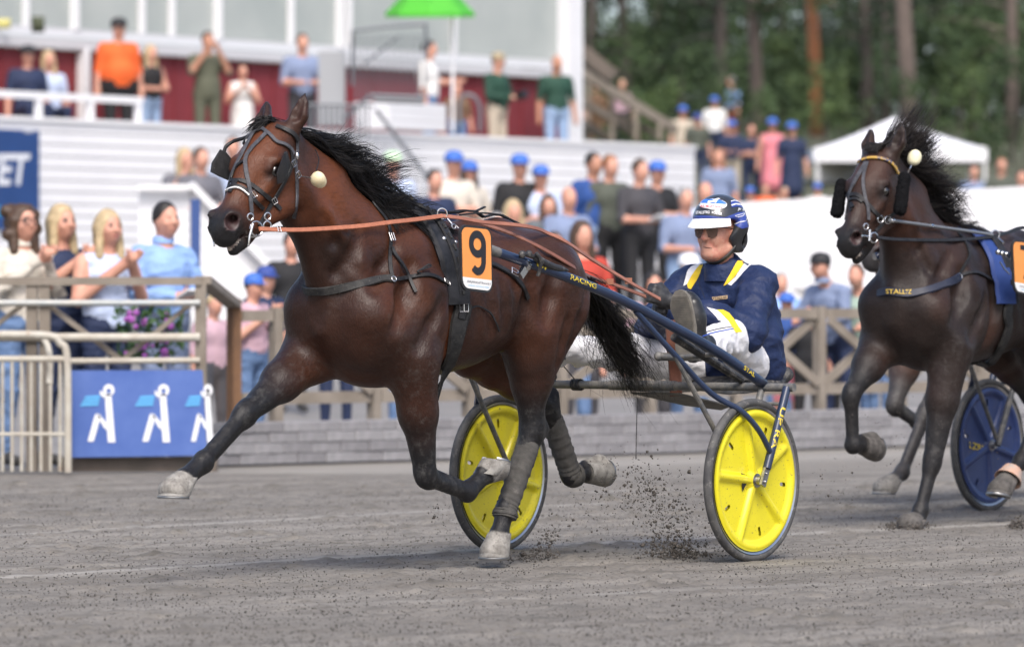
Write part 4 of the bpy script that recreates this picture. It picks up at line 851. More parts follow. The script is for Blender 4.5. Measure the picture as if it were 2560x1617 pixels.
        rad = rad + .0035 * (ph - np.floor(ph)) * (1 + .3 * np.sin(ph * 7)); bb.tube(pth, rad, 18); V_ = np.concatenate(bb.V); V_ += NR.normal(0, .0006, V_.shape); bb.V = [V_]
        bb.go('leg_bandage', BAND, root, 50)
    for sg in (1, -1):
        MB().ball(H(.215, .083 * sg, -.034), .0285, 16, 12).go('eye', EYEM, root, True)
    return root, body, V, Fc, H, R

def hair(name, strands, mat, parent, wd=.004):
    """strands: list of (n,3) paths -> thin tapering triangular ribbons"""
    Vs = []; Fs = []; n0 = 0
    for P in strands:
        P = np.asarray(P); n = len(P); T = np.gradient(P, axis=0); T /= np.maximum(np.linalg.norm(T, axis=1, keepdims=True), 1e-9)
        a = NR.normal(size=3); U = np.cross(T, a); U /= np.maximum(np.linalg.norm(U, axis=1, keepdims=True), 1e-9); W = np.cross(T, U)
        ww = wd * NR.uniform(.6, 1.3) * np.linspace(1, .18, n)[:, None]
        ring = np.stack([P + U * ww, P - U * ww * .5 + W * ww * .8, P - U * ww * .5 - W * ww * .8], 1).reshape(-1, 3)
        i = np.arange(n - 1)[:, None] * 3; k = np.arange(3)[None]; kk = (k + 1) % 3
        Fs.append(np.stack([i + k, i + kk, i + 3 + kk, i + 3 + k], -1).reshape(-1, 4) + n0); Vs.append(ring); n0 += len(ring)
    return mesh(name, np.concatenate(Vs), np.concatenate(Fs), mat, parent, True)

# ---- the leading horse, number 9: joints read off the photograph on the planes of its legs
q = RIG.px

J9 = dict(
    head=dict(poll=V3((2.350, 0, 1.785)), axis=V3((.715, 0, -.70)), ear={1: q(750, 266, .10) - q(722, 340, .07), -1: q(659, 281, -.10) - q(655, 335, -.06)}),
    RF=dict(shoulder=V3((1.965, -.125, 1.07)), elbow=V3((1.93, -.165, .885)), knee=q(613, 1035, -.13), fetlock=q(508, 1152, -.12), coronet=q(463, 1192, -.12), sole=q(440, 1240, -.12), front=V3((.55, 0, .83)), toe=V3((1, 0, .05)), sole_n=V3((.04, 0, -1))),
    LF=dict(shoulder=V3((1.93, .135, 1.04)), elbow=V3((1.70, .175, .87)), knee=q(1064, 1190, .15), fetlock=q(1168, 1231, .14), coronet=q(1212, 1188, .14), sole=q(1236, 1152, .14), front=V3((.2, 0, -.97)), toe=V3((-.62, 0, -.3)), sole_n=V3((-.25, 0, .97))),
    LH=dict(stifle=V3((.89, .155, .985)), hock=q(1330, 1078, .14), fetlock=q(1262, 1272, .13), coronet=q(1248, 1332, .13), sole=q(1240, 1391, .13), front=V3((.9, 0, .42)), toe=V3((1, 0, 0)), sole_n=V3((0, 0, -1)), band=True),
    RH=dict(stifle=V3((.83, -.19, .915)), hock=q(1368, 1020, -.13), fetlock=q(1425, 1190, -.13), coronet=q(1462, 1180, -.13), sole=q(1508, 1170, -.13), front=V3((.85, 0, -.5)), toe=V3((-.3, 0, -.9)), sole_n=V3((-.95, 0, .2)), band=True),
)
COAT9 = horse_mats('bay', (.040, .0158, .0098), (.0125, .0070, .0056), (.125, .038, .0140), (.013, .0130, .0145), (.17, .165, .155), .55)
HORSE9, BODY9, HV, HF, H9, R9 = build_horse(J9, RIG, 'racing_horse', 'dark bay horse in full trot wearing number 9, pulling the yellow wheeled sulky', COAT9,
    lo=(-.15, -.42, .0), hi=(3.05, .42, 2.05), base=(1.3, 0, 0))
SK9 = Skin(HV, HF, RIG)
# ------------------------------------------------------------------ mane and tail of number 9
def crest_z(sk, u, v=0.0):
    h = sk.b.ray_cast(Vector((u, v, 2.6)), Vector((0, 0, -1))); return np.array(h[0]) if h[0] is not None else None
def mane_strands(sk, u0, u1, n, back, up, side, ln=(.22, .38), curl=.012, lift=.05, per=14):
    """locks: each guide strand carries a bundle that gathers towards its tip"""
    out = []
    for i in range(max(1, n // per)):
        t = rnd.random(); uc = u0 + (u1 - u0) * t; L0 = rnd.uniform(*ln) * (1.0 - .25 * abs(t - .55)); s0 = side + rnd.gauss(0, .5); rise0 = rnd.uniform(*up)
        ph = rnd.uniform(0, 6.28); fq = rnd.uniform(4, 9); amp = curl * rnd.uniform(.5, 2.2); g = rnd.uniform(.8, 1.05)
        for j in range(per):
            u = uc + rnd.uniform(-.035, .035); v = rnd.uniform(-.024, .024); r = crest_z(sk, u, v)
            if r is None: continue
            L = L0 * rnd.uniform(.82, 1.06); m = 12; P = []; s = s0 + rnd.gauss(0, .12); rise = rise0 + rnd.gauss(0, .05); dj = np.array([rnd.gauss(0, .005), rnd.gauss(0, .010), rnd.gauss(0, .009)]); pj = ph + rnd.gauss(0, .14)
            for k in range(m):
                x = k / (m - 1)
                p = r + np.array([(uc - u) * g * x - back * L * x, .07 * s * x ** .8, lift * L * 6 * x * (1 - x) * .35 + rise * L * x ** 1.4 - .006])
                p += np.array([.3 * math.sin(pj * 2 + fq * x), math.cos(pj + fq * x * .8), math.sin(pj + fq * x)]) * amp * x + dj * (x - .75 * x * x)
                P.append(p)
            P = np.array(P)
            for k in range(1, m):
                hh, nn_ = sk.near(P[k])
                if (P[k] - hh) @ nn_ < .006: P[k] = hh + nn_ * (.006 + .014 * rnd.random())
            for _ in range(2): P[1:-1] = P[1:-1] * .4 + .3 * (P[:-2] + P[2:])
            out.append(P)
    return out
_pl = J9['head']['poll']
st = mane_strands(SK9, _pl[0] - .06, 1.66, 2600, 1.0, (-.85, .0), .35, (.26, .46), .018, per=24) + mane_strands(SK9, _pl[0] - .10, 1.72, 1100, 1.0, (-.62, .10), .5, (.24, .44), .030, .05, per=20)
st += mane_strands(SK9, 1.95, 1.62, 1000, .75, (-.9, -.2), .7, (.2, .34), .020, .04, per=20)
hair('mane', st, HAIR, HORSE9, .0024)
fl = []
for i in range(110):    # forelock
    r = H9(rnd.uniform(-.05, .0), rnd.uniform(-.035, .035), rnd.uniform(-.01, .012)); e = H9(rnd.uniform(.03, .10), rnd.uniform(-.06, .02) - .02, rnd.uniform(.055, .075))
    mdl = (r + e) / 2 + R9[:, 2] * rnd.uniform(.02, .04); fl.append(smoothpath([r, mdl, e], 4))
hair('forelock', fl, HAIR, HORSE9, .0035)
def tail_strands(path, n, spread, jit):
    path = smoothpath(path, 5); m = len(path); out = []
    for i in range(n):
        a = rnd.gauss(0, 1); b = rnd.gauss(0, 1); e = rnd.uniform(.55, 1.0); ph = rnd.uniform(0, 6.28); fq = rnd.uniform(2, 5); idx = np.linspace(0, (m - 1) * e, 12); P = []
        for x in idx:
            i0 = int(min(x, m - 2)); t = x - i0; p = path[i0] * (1 - t) + path[i0 + 1] * t; s = x / (m - 1); w_ = .25 + 1.0 * s
            P.append(p + np.array([b * spread * w_ * .8, a * spread * w_, b * spread * w_ * .35]) + np.array([math.sin(ph + fq * s * 2), math.cos(ph + fq * s * 3), math.sin(ph * 2 + fq * s * 2)]) * jit * s)
        out.append(np.array(P))
    return out
tp = [V3((.50, 0, 1.21)), V3((.40, 0, 1.21)), V3((.27, 0, 1.15)), V3((.14, 0, 1.04)), V3((.05, 0, .93)), V3((-.03, 0, .82)), V3((-.12, 0, .68))]
hair('tail', tail_strands(tp, 1500, .030, .040) + tail_strands(tp, 260, .075, .09), HAIR, HORSE9, .0021)

# ------------------------------------------------------------------ harness materials
LEATH = M('black_leather', (.009, .009, .010), .5, spec=.3, var=((.020, .020, .022), 40), bump=(150, .25, .002), dirt=((.12, .115, .105), 70, .62, .72))
LEATHD = M('dusty_black_leather', (.013, .013, .014), .6, spec=.3, var=((.035, .034, .032), 30), bump=(120, .3, .003), dirt=((.12, .115, .105), 90, .58, .70))
GREYL = M('grey_worn_strap', (.035, .036, .042), .55, spec=.35, var=((.08, .08, .09), 45), bump=(150, .25, .002))
TAN = M('terracotta_rein', (.42, .155, .085), .5, var=((.34, .12, .065), 30), bump=(200, .2, .001))
TAND = M('brown_rein', (.13, .052, .034), .5, var=((.19, .075, .05), 25))
STEEL = M('bright_steel', (.62, .62, .63), .22, 1.0)
STEELD = M('dull_steel', (.38, .38, .39), .38, 1.0, dirt=((.16, .15, .14), 50, .5, .7))
WHITEP = M('white_plastic', (.75, .75, .73), .45)
CREAM = M('cream_foam', (.62, .52, .31), .7, var=((.70, .62, .42), 25), bump=(60, .3, .006))
NEOP = M('black_neoprene_pad', (.008, .009, .012), .6, spec=.25, var=((.028, .029, .034), 20), bump=(90, .2, .003), dirt=((.11, .105, .1), 60, .66, .74))

def strapo(name, sk, pts, wd, th, mat, root, off=.004, lat=0.0, mirror=False, n=5, join=False):
    P, N = sk.path(pts, off, n, lat)
    if mirror:
        k_ = P[:, 1] > -.004; P, N = P[k_], N[k_]
    if join:
        S = np.array([1, -1, 1]); P = np.vstack([(P * S)[::-1], P]); N = np.vstack([(N * S)[::-1], N]); mirror = False
        for _ in range(3): P[1:-1] = P[1:-1] * .5 + .25 * (P[:-2] + P[2:])
        P = P + N * .003
    b = MB(); b.strap(P, N, wd, th); o = b.go(name, mat, root)
    if mirror:
        S = np.array([1, -1, 1]); b2 = MB(); b2.strap((P * S)[::-1], (N * S)[::-1], wd if np.isscalar(wd) else wd[::-1], th); b2.go(name, mat, root)
    return P, N
def drape(sk, pts, n=5, off=.012):
    """pts: (px, py, lat): hangs in the air on the plane y=lat unless the skin is in front of it"""
    pp = smoothpath(pts, n); P = []; N = []
    for x, y, l in pp:
        p = sk.f.px(x, y, l); h, nn_ = sk.hit(x, y); c = np.array(sk.c)
        if h is not None and np.linalg.norm(h + nn_ * off - c) < np.linalg.norm(p - c): p = h + nn_ * off
        P.append(p); N.append(np.array([0, 1.0, .35]))
    P = np.array(P)
    for _ in range(3): P[1:-1] = P[1:-1] * .5 + .25 * (P[:-2] + P[2:])
    return P, np.array(N)
def buckle(b, c, n, t, w_=.014, l_=.017, r=.0022):
    n = unit(n); t = unit(np.asarray(t) - n * (np.asarray(t) @ n)); s = np.cross(n, t)
    if isinstance(b, bpy.types.Object): bb = MB(); buckle(bb, c, n, t, w_, l_, r); bb.go('buckle', STEEL, b); return
    q_ = [c + t * l_ * i + s * w_ * j for i, j in ((-1, -1), (-1, 1), (1, 1), (1, -1))]
    b.tube(q_ + [q_[0]], r, 6); b.tube([c - t * l_, c + t * l_ * .9], r * .8, 5)

# ---- harness of number 9
HAR = thing('driving_harness', 'black trotting harness with padded saddle and breast collar on the number 9 horse', 'harness', (1.5, 0, .8), RIG)
P, N = strapo('breast_collar', SK9, [(752, 717), (778, 724), (809, 728), (874, 717), (940, 701), (983, 697)], .036, .007, LEATHD, HAR, mirror=True, join=True)
strapo('collar_strap', SK9, [(981, 700), (1034, 692), (1076, 689), (1107, 704), (1133, 717)], .018, .004, LEATH, HAR, .007, mirror=True)
b = MB(); h, nn_ = SK9.hit(981, 700); b.ring(h + nn_ * .012, nn_, .011, .002); h, nn_ = SK9.hit(1112, 707); buckle(HAR, h + nn_ * .012, nn_, V3((-1, 0, -.3)), .007, .02); b.go('collar_ring', STEEL, HAR)
b = MB(); h, nn_ = SK9.hit(951, 703); b.box(h + nn_ * .013, (.028, .004, .008)); b.go('name_plate', STEEL, HAR); h, nn_ = SK9.hit(975, 594); buckle(HAR, h + nn_ * .012, nn_, V3((0, 0, 1)))
strapo('neck_strap', SK9, [(930, 508), (948, 530), (967, 556), (975, 595), (973, 628), (976, 660), (980, 697)], .017, .004, LEATH, HAR, .006, mirror=True)
strapo('neck_strap_end', SK9, [(975, 618), (990, 645), (1019, 692), (1039, 733)], .015, .004, LEATH, HAR, .013)
b = MB(); h, nn_ = SK9.hit(1040, 688)
lp = [h + nn_ * .012 + V3(d) for d in ((-.03, 0, .002), (0, .006, .004), (.0, .012, .012), (-.055, .02, .026), (-.07, .02, .032), (-.055, .018, .036), (-.01, .01, .014))]
b.strap(smoothpath(lp, 4), [nn_] * 25, .008, .002); b.go('loose_strap_loop', LEATH, HAR)
# saddle pad on both sides and over the back
padpx = [(1139, 762), (1133, 726), (1121, 674), (1101, 615), (1065, 559), (1030, 535)]
def over(sk, near_P, near_N, u_top, off):
    """carry a near-side strap over the spine to the far side"""
    tp_ = crest_z(sk, u_top); S = np.array([1, -1, 1])
    midp = [tp_ + np.array([0, v, 0]) for v in (.07, .0, -.07)]; P = []; N = []
    for p in midp:
        h, nn_ = sk.near(p); P.append(h + nn_ * off); N.append(nn_)
    return np.vstack([near_P, P, (near_P * S)[::-1]]), np.vstack([near_N, N, (near_N * S)[::-1]])
P, N = SK9.path(padpx, .008, 5); ut = P[-1][0] - .0; PA, NA = over(SK9, P, N, ut, .008)
PA2 = PA.copy()
for _ in range(4): PA2[1:-1] = PA2[1:-1] * .5 + .25 * (PA2[:-2] + PA2[2:])
MB().strap(PA2 + NA * .012, NA, .115, .016).go('saddle_pad', NEOP, HAR)
b = MB(); b.strap(PA2 + NA * .034 + V3((-.028, 0, 0)), NA, .042, .007); b.go('saddle_strap', LEATH, HAR)
for i in range(3, len(PA2) - 3, 2): MB().strap(PA2[i:i + 2] + NA[i:i + 2] * .042 + V3((-.028, 0, 0)), NA[i:i + 2], .012, .004).go('saddle_strap_keeper', LEATHD, HAR)
# terrets, shaft hitch and loops
b = MB(); T1 = q(1105, 534, .13); b.ring(T1, V3((.55, .83, 0)), .021, .0035, 24); b.tube([T1 + V3((0, 0, -.02)), T1 + V3((0, -.01, -.06))], .004); b.go('terret', STEEL, HAR); b = MB(); b.ring(T1 * V3((1, -1, 1)), V3((.55, -.83, 0)), .021, .0035, 24); b.go('terret', STEEL, HAR); b = MB()
b.tube([q(1118, 546, .14), q(1130, 560, .16)], .0045); b.ring(q(1134, 566, .165), V3((.2, 1, .1)), .010, .0025)
b.go('snap_hook', STEEL, HAR)
b = MB(); h, nn_ = SK9.hit(1112, 600); c = h + nn_ * .05
b.ball(q(1109, 598, c[1]), .013); b.tube([q(1109, 598, c[1]), q(1140, 606, c[1] + .02)], .006); b.ball(q(1124, 603, c[1] + .01), .011); b.ball(q(1138, 606, c[1] + .02), .010)
b.tube([q(x, y, c[1] + .01) for x, y in ((1124, 612), (1127, 628), (1136, 640), (1142, 655), (1139, 610))], .003)
b.go('hitch_coupling', STEELD, HAR)
h, nn_ = SK9.hit(1122, 588); buckle(HAR, h + nn_ * .045, nn_, V3((0, .2, 1)), .017, .012); h, nn_ = SK9.hit(1156, 770); buckle(HAR, h + nn_ * .03, nn_, V3((0, .0, 1)), .018, .016)
# girth
P, N = SK9.path([(1158, 758), (1153, 785), (1144, 815), (1131, 874), (1112, 920)], .01, 5)
bt = [SK9.near(V3((P[-1][0], v, .6))) for v in (.08, 0, -.08)]; S = V3((1, -1, 1))
PG = np.vstack([P, [h + n_ * .01 for h, n_ in bt], (P * S)[::-1]]); NG = np.vstack([N, [n_ for h, n_ in bt], (N * S)[::-1]])
MB().strap(PG, NG, .075, .010).go('girth', LEATHD, HAR)
strapo('girth_strap', SK9, [(1161, 730), (1158, 765), (1150, 800)], .034, .006, LEATH, HAR, .022)
strapo('girth_tag', SK9, [(1165, 775), (1190, 764), (1215, 778), (1235, 800), (1243, 826)], .008, .003, LEATH, HAR, .012)
# back strap to the crupper, and the side strap under the shaft
zz = []; nz = []
for u in np.linspace(T1[0] - .02, .50, 16):
    p = crest_z(SK9, u); zz.append(p + V3((0, 0, .012 + .02 * (u > 1.0)))); nz.append(V3((0, 0, 1)))
MB().strap(zz, nz, .02, .005).go('back_strap', LEATH, HAR)
b = MB(); b.strap(smoothpath([q(1120, 530, .02), q(1160, 526, .02), q(1185, 529, .02), q(1212, 518, .02)], 5), [V3((0, 0, 1))] * 16, .013, .004); b.strap(smoothpath([q(1150, 538, .03), q(1200, 533, .03), q(1250, 537, .03)], 6), [V3((0, 0, 1))] * 13, .012, .004); b.go('strap_end', LEATH, HAR)
strapo('side_strap', SK9, [(1200, 655), (1232, 663), (1262, 678), (1290, 697), (1308, 725), (1318, 746)], .022, .005, LEATH, HAR, .008, mirror=True)
h, nn_ = SK9.hit(1280, 684); buckle(HAR, h + nn_ * .018, nn_, V3((-1, 0, -.5)), .014, .018)
# overcheck from the poll through the mane to the saddle hook
oc = [H9(-.045, 0, .0), q(830, 400, 0) + V3((0, .02, 0)), q(957, 450, 0), q(1019, 493, 0), q(1040, 507, 0)]
oc = smoothpath(oc, 5); MB().strap(oc, [V3((0, .75, .65))] * len(oc), .017, .005).go('overcheck_rein', LEATH, HAR)
b = MB(); c = q(1024, 495, .0); b.ring(c, V3((.3, .9, .2)), .012, .0025); b.tube([q(1024, 495, 0), q(1038, 510, 0), q(1052, 520, .0), q(1062, 535, .0)], .003); b.go('check_hook', M('brass', (.55, .42, .2), .3, 1.0), HAR)

# ---- bridle of number 9
BRI = thing('bridle', 'black leather bridle with blinkers and steel bit rings on the number 9 horse', 'bridle', tuple(H9(.2, 0, -.1)), RIG)
W = .017; T_ = .0035
strapo('throat_latch', SK9, [(742, 352), (741, 381), (737, 404), (740, 437), (741, 470), (739, 515), (735, 545)], W, T_, GREYL, BRI, mirror=True)
strapo('cheekpiece', SK9, [(724, 368), (729, 405), (716, 440), (700, 470), (678, 508), (656, 548), (645, 565)], W, T_, LEATH, BRI, .006, mirror=True)
strapo('noseband', SK9, [(566, 458), (588, 450), (622, 459), (654, 482), (682, 505), (700, 524)], .019, T_, LEATH, BRI, .006, mirror=True)
strapo('lower_noseband', SK9, [(568, 474), (588, 466), (606, 471), (622, 484), (640, 505), (657, 523)], W, T_, LEATH, BRI, .006, mirror=True)
strapo('noseband_piping', SK9, [(568, 479), (588, 471), (605, 476), (620, 489)], .006, .005, WHITEP, BRI, .007)
strapo('face_strap', SK9, [(668, 333), (650, 352), (628, 375), (615, 398), (617, 437), (624, 480), (626, 515), (626, 538)], .018, T_, GREYL, BRI, .007, mirror=True)
strapo('crossed_strap', SK9, [(613, 402), (598, 412), (588, 424), (581, 447)], .013, T_, LEATH, BRI, .006)
strapo('brow_band', SK9, [(651, 319), (664, 330), (677, 341), (690, 356), (708, 361), (722, 370), (731, 385)], .016, T_, GREYL, BRI, .008, mirror=True)
strapo('crown_strap', SK9, [(742, 352), (733, 335), (712, 325), (690, 318)], .02, T_, LEATH, BRI, .008, mirror=True)
b = MB(); b.tube(smoothpath([H9(-.02, .0, .06), q(625, 338, -.06), q(585, 353, -.13), q(566, 366, -.15), q(560, 380, -.155)], 5), .0075, 8); b.go('blinker_stay', LEATH, BRI)
def plate(pts, th, name, mat, root, nrm):
    pts = np.array(pts); n = len(pts); nv = unit(nrm) * th; b = MB(); b.add(np.vstack([pts, pts + nv]), [tuple(range(n))[::-1], tuple(range(n, 2 * n))] + [(i, (i + 1) % n, n + (i + 1) % n, n + i) for i in range(n)]); return b.go(name, mat, root, False)
plate([q(552, 374, -.150), q(566, 381, -.142), q(580, 398, -.13), q(578, 430, -.125), q(571, 451, -.13), q(548, 441, -.15), q(528, 430, -.165), q(531, 408, -.165)], .008, 'blinker', LEATH, BRI, V3((-.3, -.9, 0)))
plate([q(718, 379, .122), q(712, 380, .145), q(693, 434, .180), q(694, 460, .168), q(706, 458, .14), q(722, 430, .108), q(732, 424, .102)], .006, 'blinker', LEATH, BRI, V3((-.4, -.85, .1)))
b = MB()
for sgn in (1, -1):
    S = V3((1, sgn, 1)); l = .092
    b.ring(q(641, 572, l) * S, V3((.25, .95, .1)) * S, .029, .0035, 26); b.ring(q(669, 541, l) * S, V3((.35, .9, 0)) * S, .014, .003); b.ring(q(668, 564, l) * S, V3((.35, .9, 0)) * S, .017, .003); b.ring(q(626, 542, l * .9) * S, V3((.35, .9, 0)) * S, .013, .0028)
    b.tube([q(632, 560, l) * S, q(624, 590, l) * S, q(621, 616, l * .95) * S], [.005, .006, .004])
b.tube([q(641, 590, .092), q(641, 590, .092) * V3((1, -1, 1))], .007)
b.go('bit', STEEL, BRI)
b = MB()
for x, y in ((682, 502), (632, 488), (741, 437), (728, 410)):
    h, nn_ = SK9.hit(x, y); buckle(BRI, h + nn_ * .013, nn_, V3((.4, 0, .6)), .010, .012, .002)
b = MB(); h, nn_ = SK9.hit(737, 391); b.ball(h + nn_ * .012, (.008, .006, .015)); b.go('stud', STEEL, BRI)
# ear plug on its cord
PLUG = thing('ear_plug', 'cream foam ear plug swinging behind the cheek of the number 9 horse', 'ear plug', tuple(q(795, 450, .17)), RIG)
c = q(795, 450, .17); f = Field(c - .05, c + .05, .006); f.ell(c, (.034, .03, .028), None, .02); f.ell(c + V3((.012, .01, .012)), (.02, .02, .02), None, .02); f.ell(c + V3((-.018, .0, -.012)), (.02, .022, .02), None, .015); V_, F_, _, _ = f.mesh(2)
mesh('plug', V_, F_, CREAM, PLUG)
b = MB(); b.tube(smoothpath([q(789, 375, .07), q(797, 400, .12), q(790, 428, .165)], 5), .0022, 6); b.tube([q(745, 440, .12), q(767, 443, .15), q(778, 446, .165)], .002, 6); b.go('cord', LEATH, PLUG)

# ---- number plate
def num_plate(name, label, corners, digit, sub, frame, root_base, lat_n, parts=True):
    """corners TL TR BR BL in the frame"""
    TL, TR, BR, BL = [np.array(c) for c in corners]; root = thing(name, label, 'number plate', tuple((BL + BR) / 2), frame)
    n = unit(np.cross(TR - TL, BL - TL)); n = n if n[1] * lat_n > 0 else -n
    G = lambda x, y: (TL * (1 - x) + TR * x) * (1 - y) + (BL * (1 - x) + BR * x) * y
    w_ = np.linalg.norm(TR - TL); h_ = np.linalg.norm(BL - TL)
    def rrect(rad, inset, y0=0.0, y1=1.0, rt=True, rb=True):
        rx = rad / w_; ry = rad / h_; ix = inset / w_; iy = inset / h_; P = []
        for cx, cy, a0, rr in ((1 - ix - rx, max(y0, iy) + ry, -90, rt), (1 - ix - rx, min(y1, 1 - iy) - ry, 0, rb), (ix + rx, min(y1, 1 - iy) - ry, 90, rb), (ix + rx, max(y0, iy) + ry, 180, rt)):
            for k in range(7 if rr else 1):
                a = math.radians(a0 + (15 * k if rr else 45)); e = 1 if rr else math.sqrt(2); P.append(G(cx + rx * e * math.cos(a), cy + ry * e * math.sin(a)))
        return np.array(P)
    def slab(P, z0, z1, nm, mat, par):
        m = len(P); b = MB(); b.add(np.vstack([P + n * z0, P + n * z1]), [tuple(range(m)), tuple(range(m, 2 * m))[::-1]] + [(i, i + m, (i + 1) % m + m, (i + 1) % m) for i in range(m)]); return b.go(nm, mat, par, False)
    fr = slab(rrect(.040, 0), -.006, .004, 'frame', M('plate_black_rubber', (.018, .018, .02), .5), root)
    slab(rrect(.034, .009, 0, .80, True, False), .0045, .0062, 'orange_field', M('orange_plate', (.80, .31, .075), .5, var=((.74, .28, .07), 9)), root)
    slab(rrect(.034, .009, .80, 1, False, True), .0045, .0062, 'white_field', M('white_plate', (.78, .78, .77), .5, var=((.7, .7, .69), 12)), root)
    def text(body, x0, x1, y0, y1, mat, nm, bold=0.0):
        cu = bpy.data.curves.new(nm, 'FONT'); cu.body = body; cu.offset = bold; cu.fill_mode = 'FRONT'; to = bpy.data.objects.new(nm, cu); COL.objects.link(to)
        bpy.context.view_layer.update(); me = bpy.data.meshes.new_from_object(to); bpy.data.objects.remove(to)
        V_ = np.array([v.co[:] for v in me.vertices]); F_ = [tuple(p.vertices) for p in me.polygons]; lo = V_.min(0); hi = V_.max(0); U = (V_ - lo) / np.maximum(hi - lo, 1e-6)
        mesh(nm, [G(x0 + (x1 - x0) * a[0], y1 + (y0 - y1) * a[1]) + n * .0078 for a in U], F_, mat, root, False)
    ink = M('black_print', (.015, .015, .02), .5)
    def stroke(path, wd_):
        Pp = np.array(path); Tt = np.gradient(Pp, axis=0) * V3((w_, h_)); Tt = Tt / np.linalg.norm(Tt, axis=1, keepdims=True); Nn = np.stack([-Tt[:, 1], Tt[:, 0]], 1) / V3((w_, h_)); wd_ = np.broadcast_to(wd_, (len(Pp),))[:, None] / 2
        Va = [G(*p) for p in Pp + Nn * wd_]; Vb = [G(*p) for p in Pp - Nn * wd_]; k_ = len(Pp); return Va + Vb, [(i, i + 1, k_ + i + 1, k_ + i) for i in range(k_ - 1)]
    if digit == '9':
        ang = np.linspace(math.radians(35), math.radians(-325), 60); bowl = [(.515 + .195 * math.cos(a), .275 + .150 * math.sin(a)) for a in ang]
        stem = [(.515 + .197 * math.cos(a), .275 + .150 * math.sin(a)) for a in np.linspace(math.radians(-30), 0, 6)] + [(.712 - .012 * t ** 2, .275 + .25 * t) for t in np.linspace(.06, 1, 14)] + [(.51 + .19 * math.cos(a), .525 + .165 * math.sin(a)) for a in np.linspace(math.radians(6), math.radians(138), 22)]
        for nm_, pth in (('digit_bowl', bowl), ('digit_stem', stem)): Vd, Fd = stroke(pth, .030); mesh('digit', [v + n * (.0078 if nm_ == 'digit_bowl' else .0082) for v in Vd], Fd, ink, root, False)
    else: text(digit, .25, .78, .085, .735, ink, 'digit')
    if sub: text(sub[0], .16, .93, .835, .885, M('grey_print', (.06, .06, .08), .5), 'lettering'); text(sub[1], .2, .87, .905, .928, M('cyan_print', (.2, .5, .72), .5), 'small_lettering')
    return root
PL = .445
num_plate('number_plate', 'orange and white number 9 plate hanging from the saddle of the leading horse', [q(1148, 561, PL), q(1227, 569, PL), q(1230, 734, PL), q(1152, 724, PL)], '9', ('ÅRJÄNGSTRAVET', 'SVERIGES VACKRASTE BANA'), RIG, None, 1)

# ---- reins
REI = thing('reins', 'terracotta leather reins running from the bit of horse 9 to the hands of its driver', 'reins', tuple(q(1105, 541, .13)), RIG)
P, N = drape(SK9, [(648, 572, .10), (684, 574, .105), (743, 575, .115), (809, 572, .13), (907, 565, .15), (973, 556, .16), (1040, 549, .15), (1105, 540, .135)]); MB().strap(P, N, .019, .004).go('front_rein', TAN, REI)
b = MB(); b.strap((P * V3((1, -1, 1)))[::-1], (N * V3((1, -1, 1)))[::-1], .019, .004); b.go('front_rein', TAN, REI)
P2, N2 = drape(SK9, [(1105, 540, .135), (1150, 545, .15), (1210, 556, .17), (1289, 562, .20), (1348, 573, .20), (1380, 592, .17), (1470, 643, .15), (1571, 704, .12), (1610, 726, .11), (1650, 748, .10)]); MB().strap(P2, N2, .018, .004).go('rear_rein', M('pale_terracotta_rein', (.40, .17, .11), .5, var=((.22, .085, .055), 4)), REI)
P3, N3 = drape(SK9, [(1105, 540, -.135), (1250, 580, -.17), (1380, 640, -.17), (1460, 688, -.12), (1525, 708, -.06), (1593, 733, 0.0), (1640, 752, .05)]); MB().strap(P3, N3, .018, .004).go('rear_rein', TAND, REI)
b = MB(); h, nn_ = SK9.hit(676, 574); 
buckle(REI, P[6] + N[6] * .006, N[6], P[8] - P[4], .011, .008)
for x, y, l in ((1525, 704, -.05), (1571, 702, .12)):
    c = q(x, y, l); b = MB(); b.box(c, (.045, .006, .026)); b.go('rein_handhold', M('rein_stopper', (.36, .14, .08), .5), REI)
# ================================================================== sulkies
def decal(sk, px_poly=None, mesh2d=None, off=.002, name='patch', mat=None, root=None, grid=None, smooth=True):
    """a thin patch laid on a skin; mesh2d = (list of pixel points, faces)"""
    P2, Fc = mesh2d; V = []; ok = True
    for x, y in P2:
        h, n = sk.hit(x, y)
        if h is None: ok = False; V.append(None)
        else: V.append(h + n * off)
    keep = [i for i, v in enumerate(V) if v is not None]; mp = {k: j for j, k in enumerate(keep)}
    Fc = [tuple(mp[i] for i in f) for f in Fc if all(i in mp for i in f)]
    if not Fc: return None
    return mesh(name, [V[k] for k in keep], Fc, mat, root, smooth)
def band2d(L, R, n=14, m=5):
    """grid between two pixel polylines"""
    def rs(P, n):
        P = np.array(P, float); d = np.r_[0, np.cumsum(np.linalg.norm(np.diff(P, axis=0), axis=1))]; t = np.linspace(0, d[-1], n); return np.stack([np.interp(t, d, P[:, i]) for i in (0, 1)], 1)
    A = rs(L, n); B = rs(R, n); P = [A[i] * (1 - j / (m - 1)) + B[i] * (j / (m - 1)) for i in range(n) for j in range(m)]
    return P, [(i * m + j, (i + 1) * m + j, (i + 1) * m + j + 1, i * m + j + 1) for i in range(n - 1) for j in range(m - 1)]
def quad_map(U, TL, TR, BR, BL):
    TL, TR, BR, BL = [np.array(c, float) for c in (TL, TR, BR, BL)]
    return [(BL * (1 - x) + BR * x) * (1 - y) + (TL * (1 - x) + TR * x) * y for x, y in U]
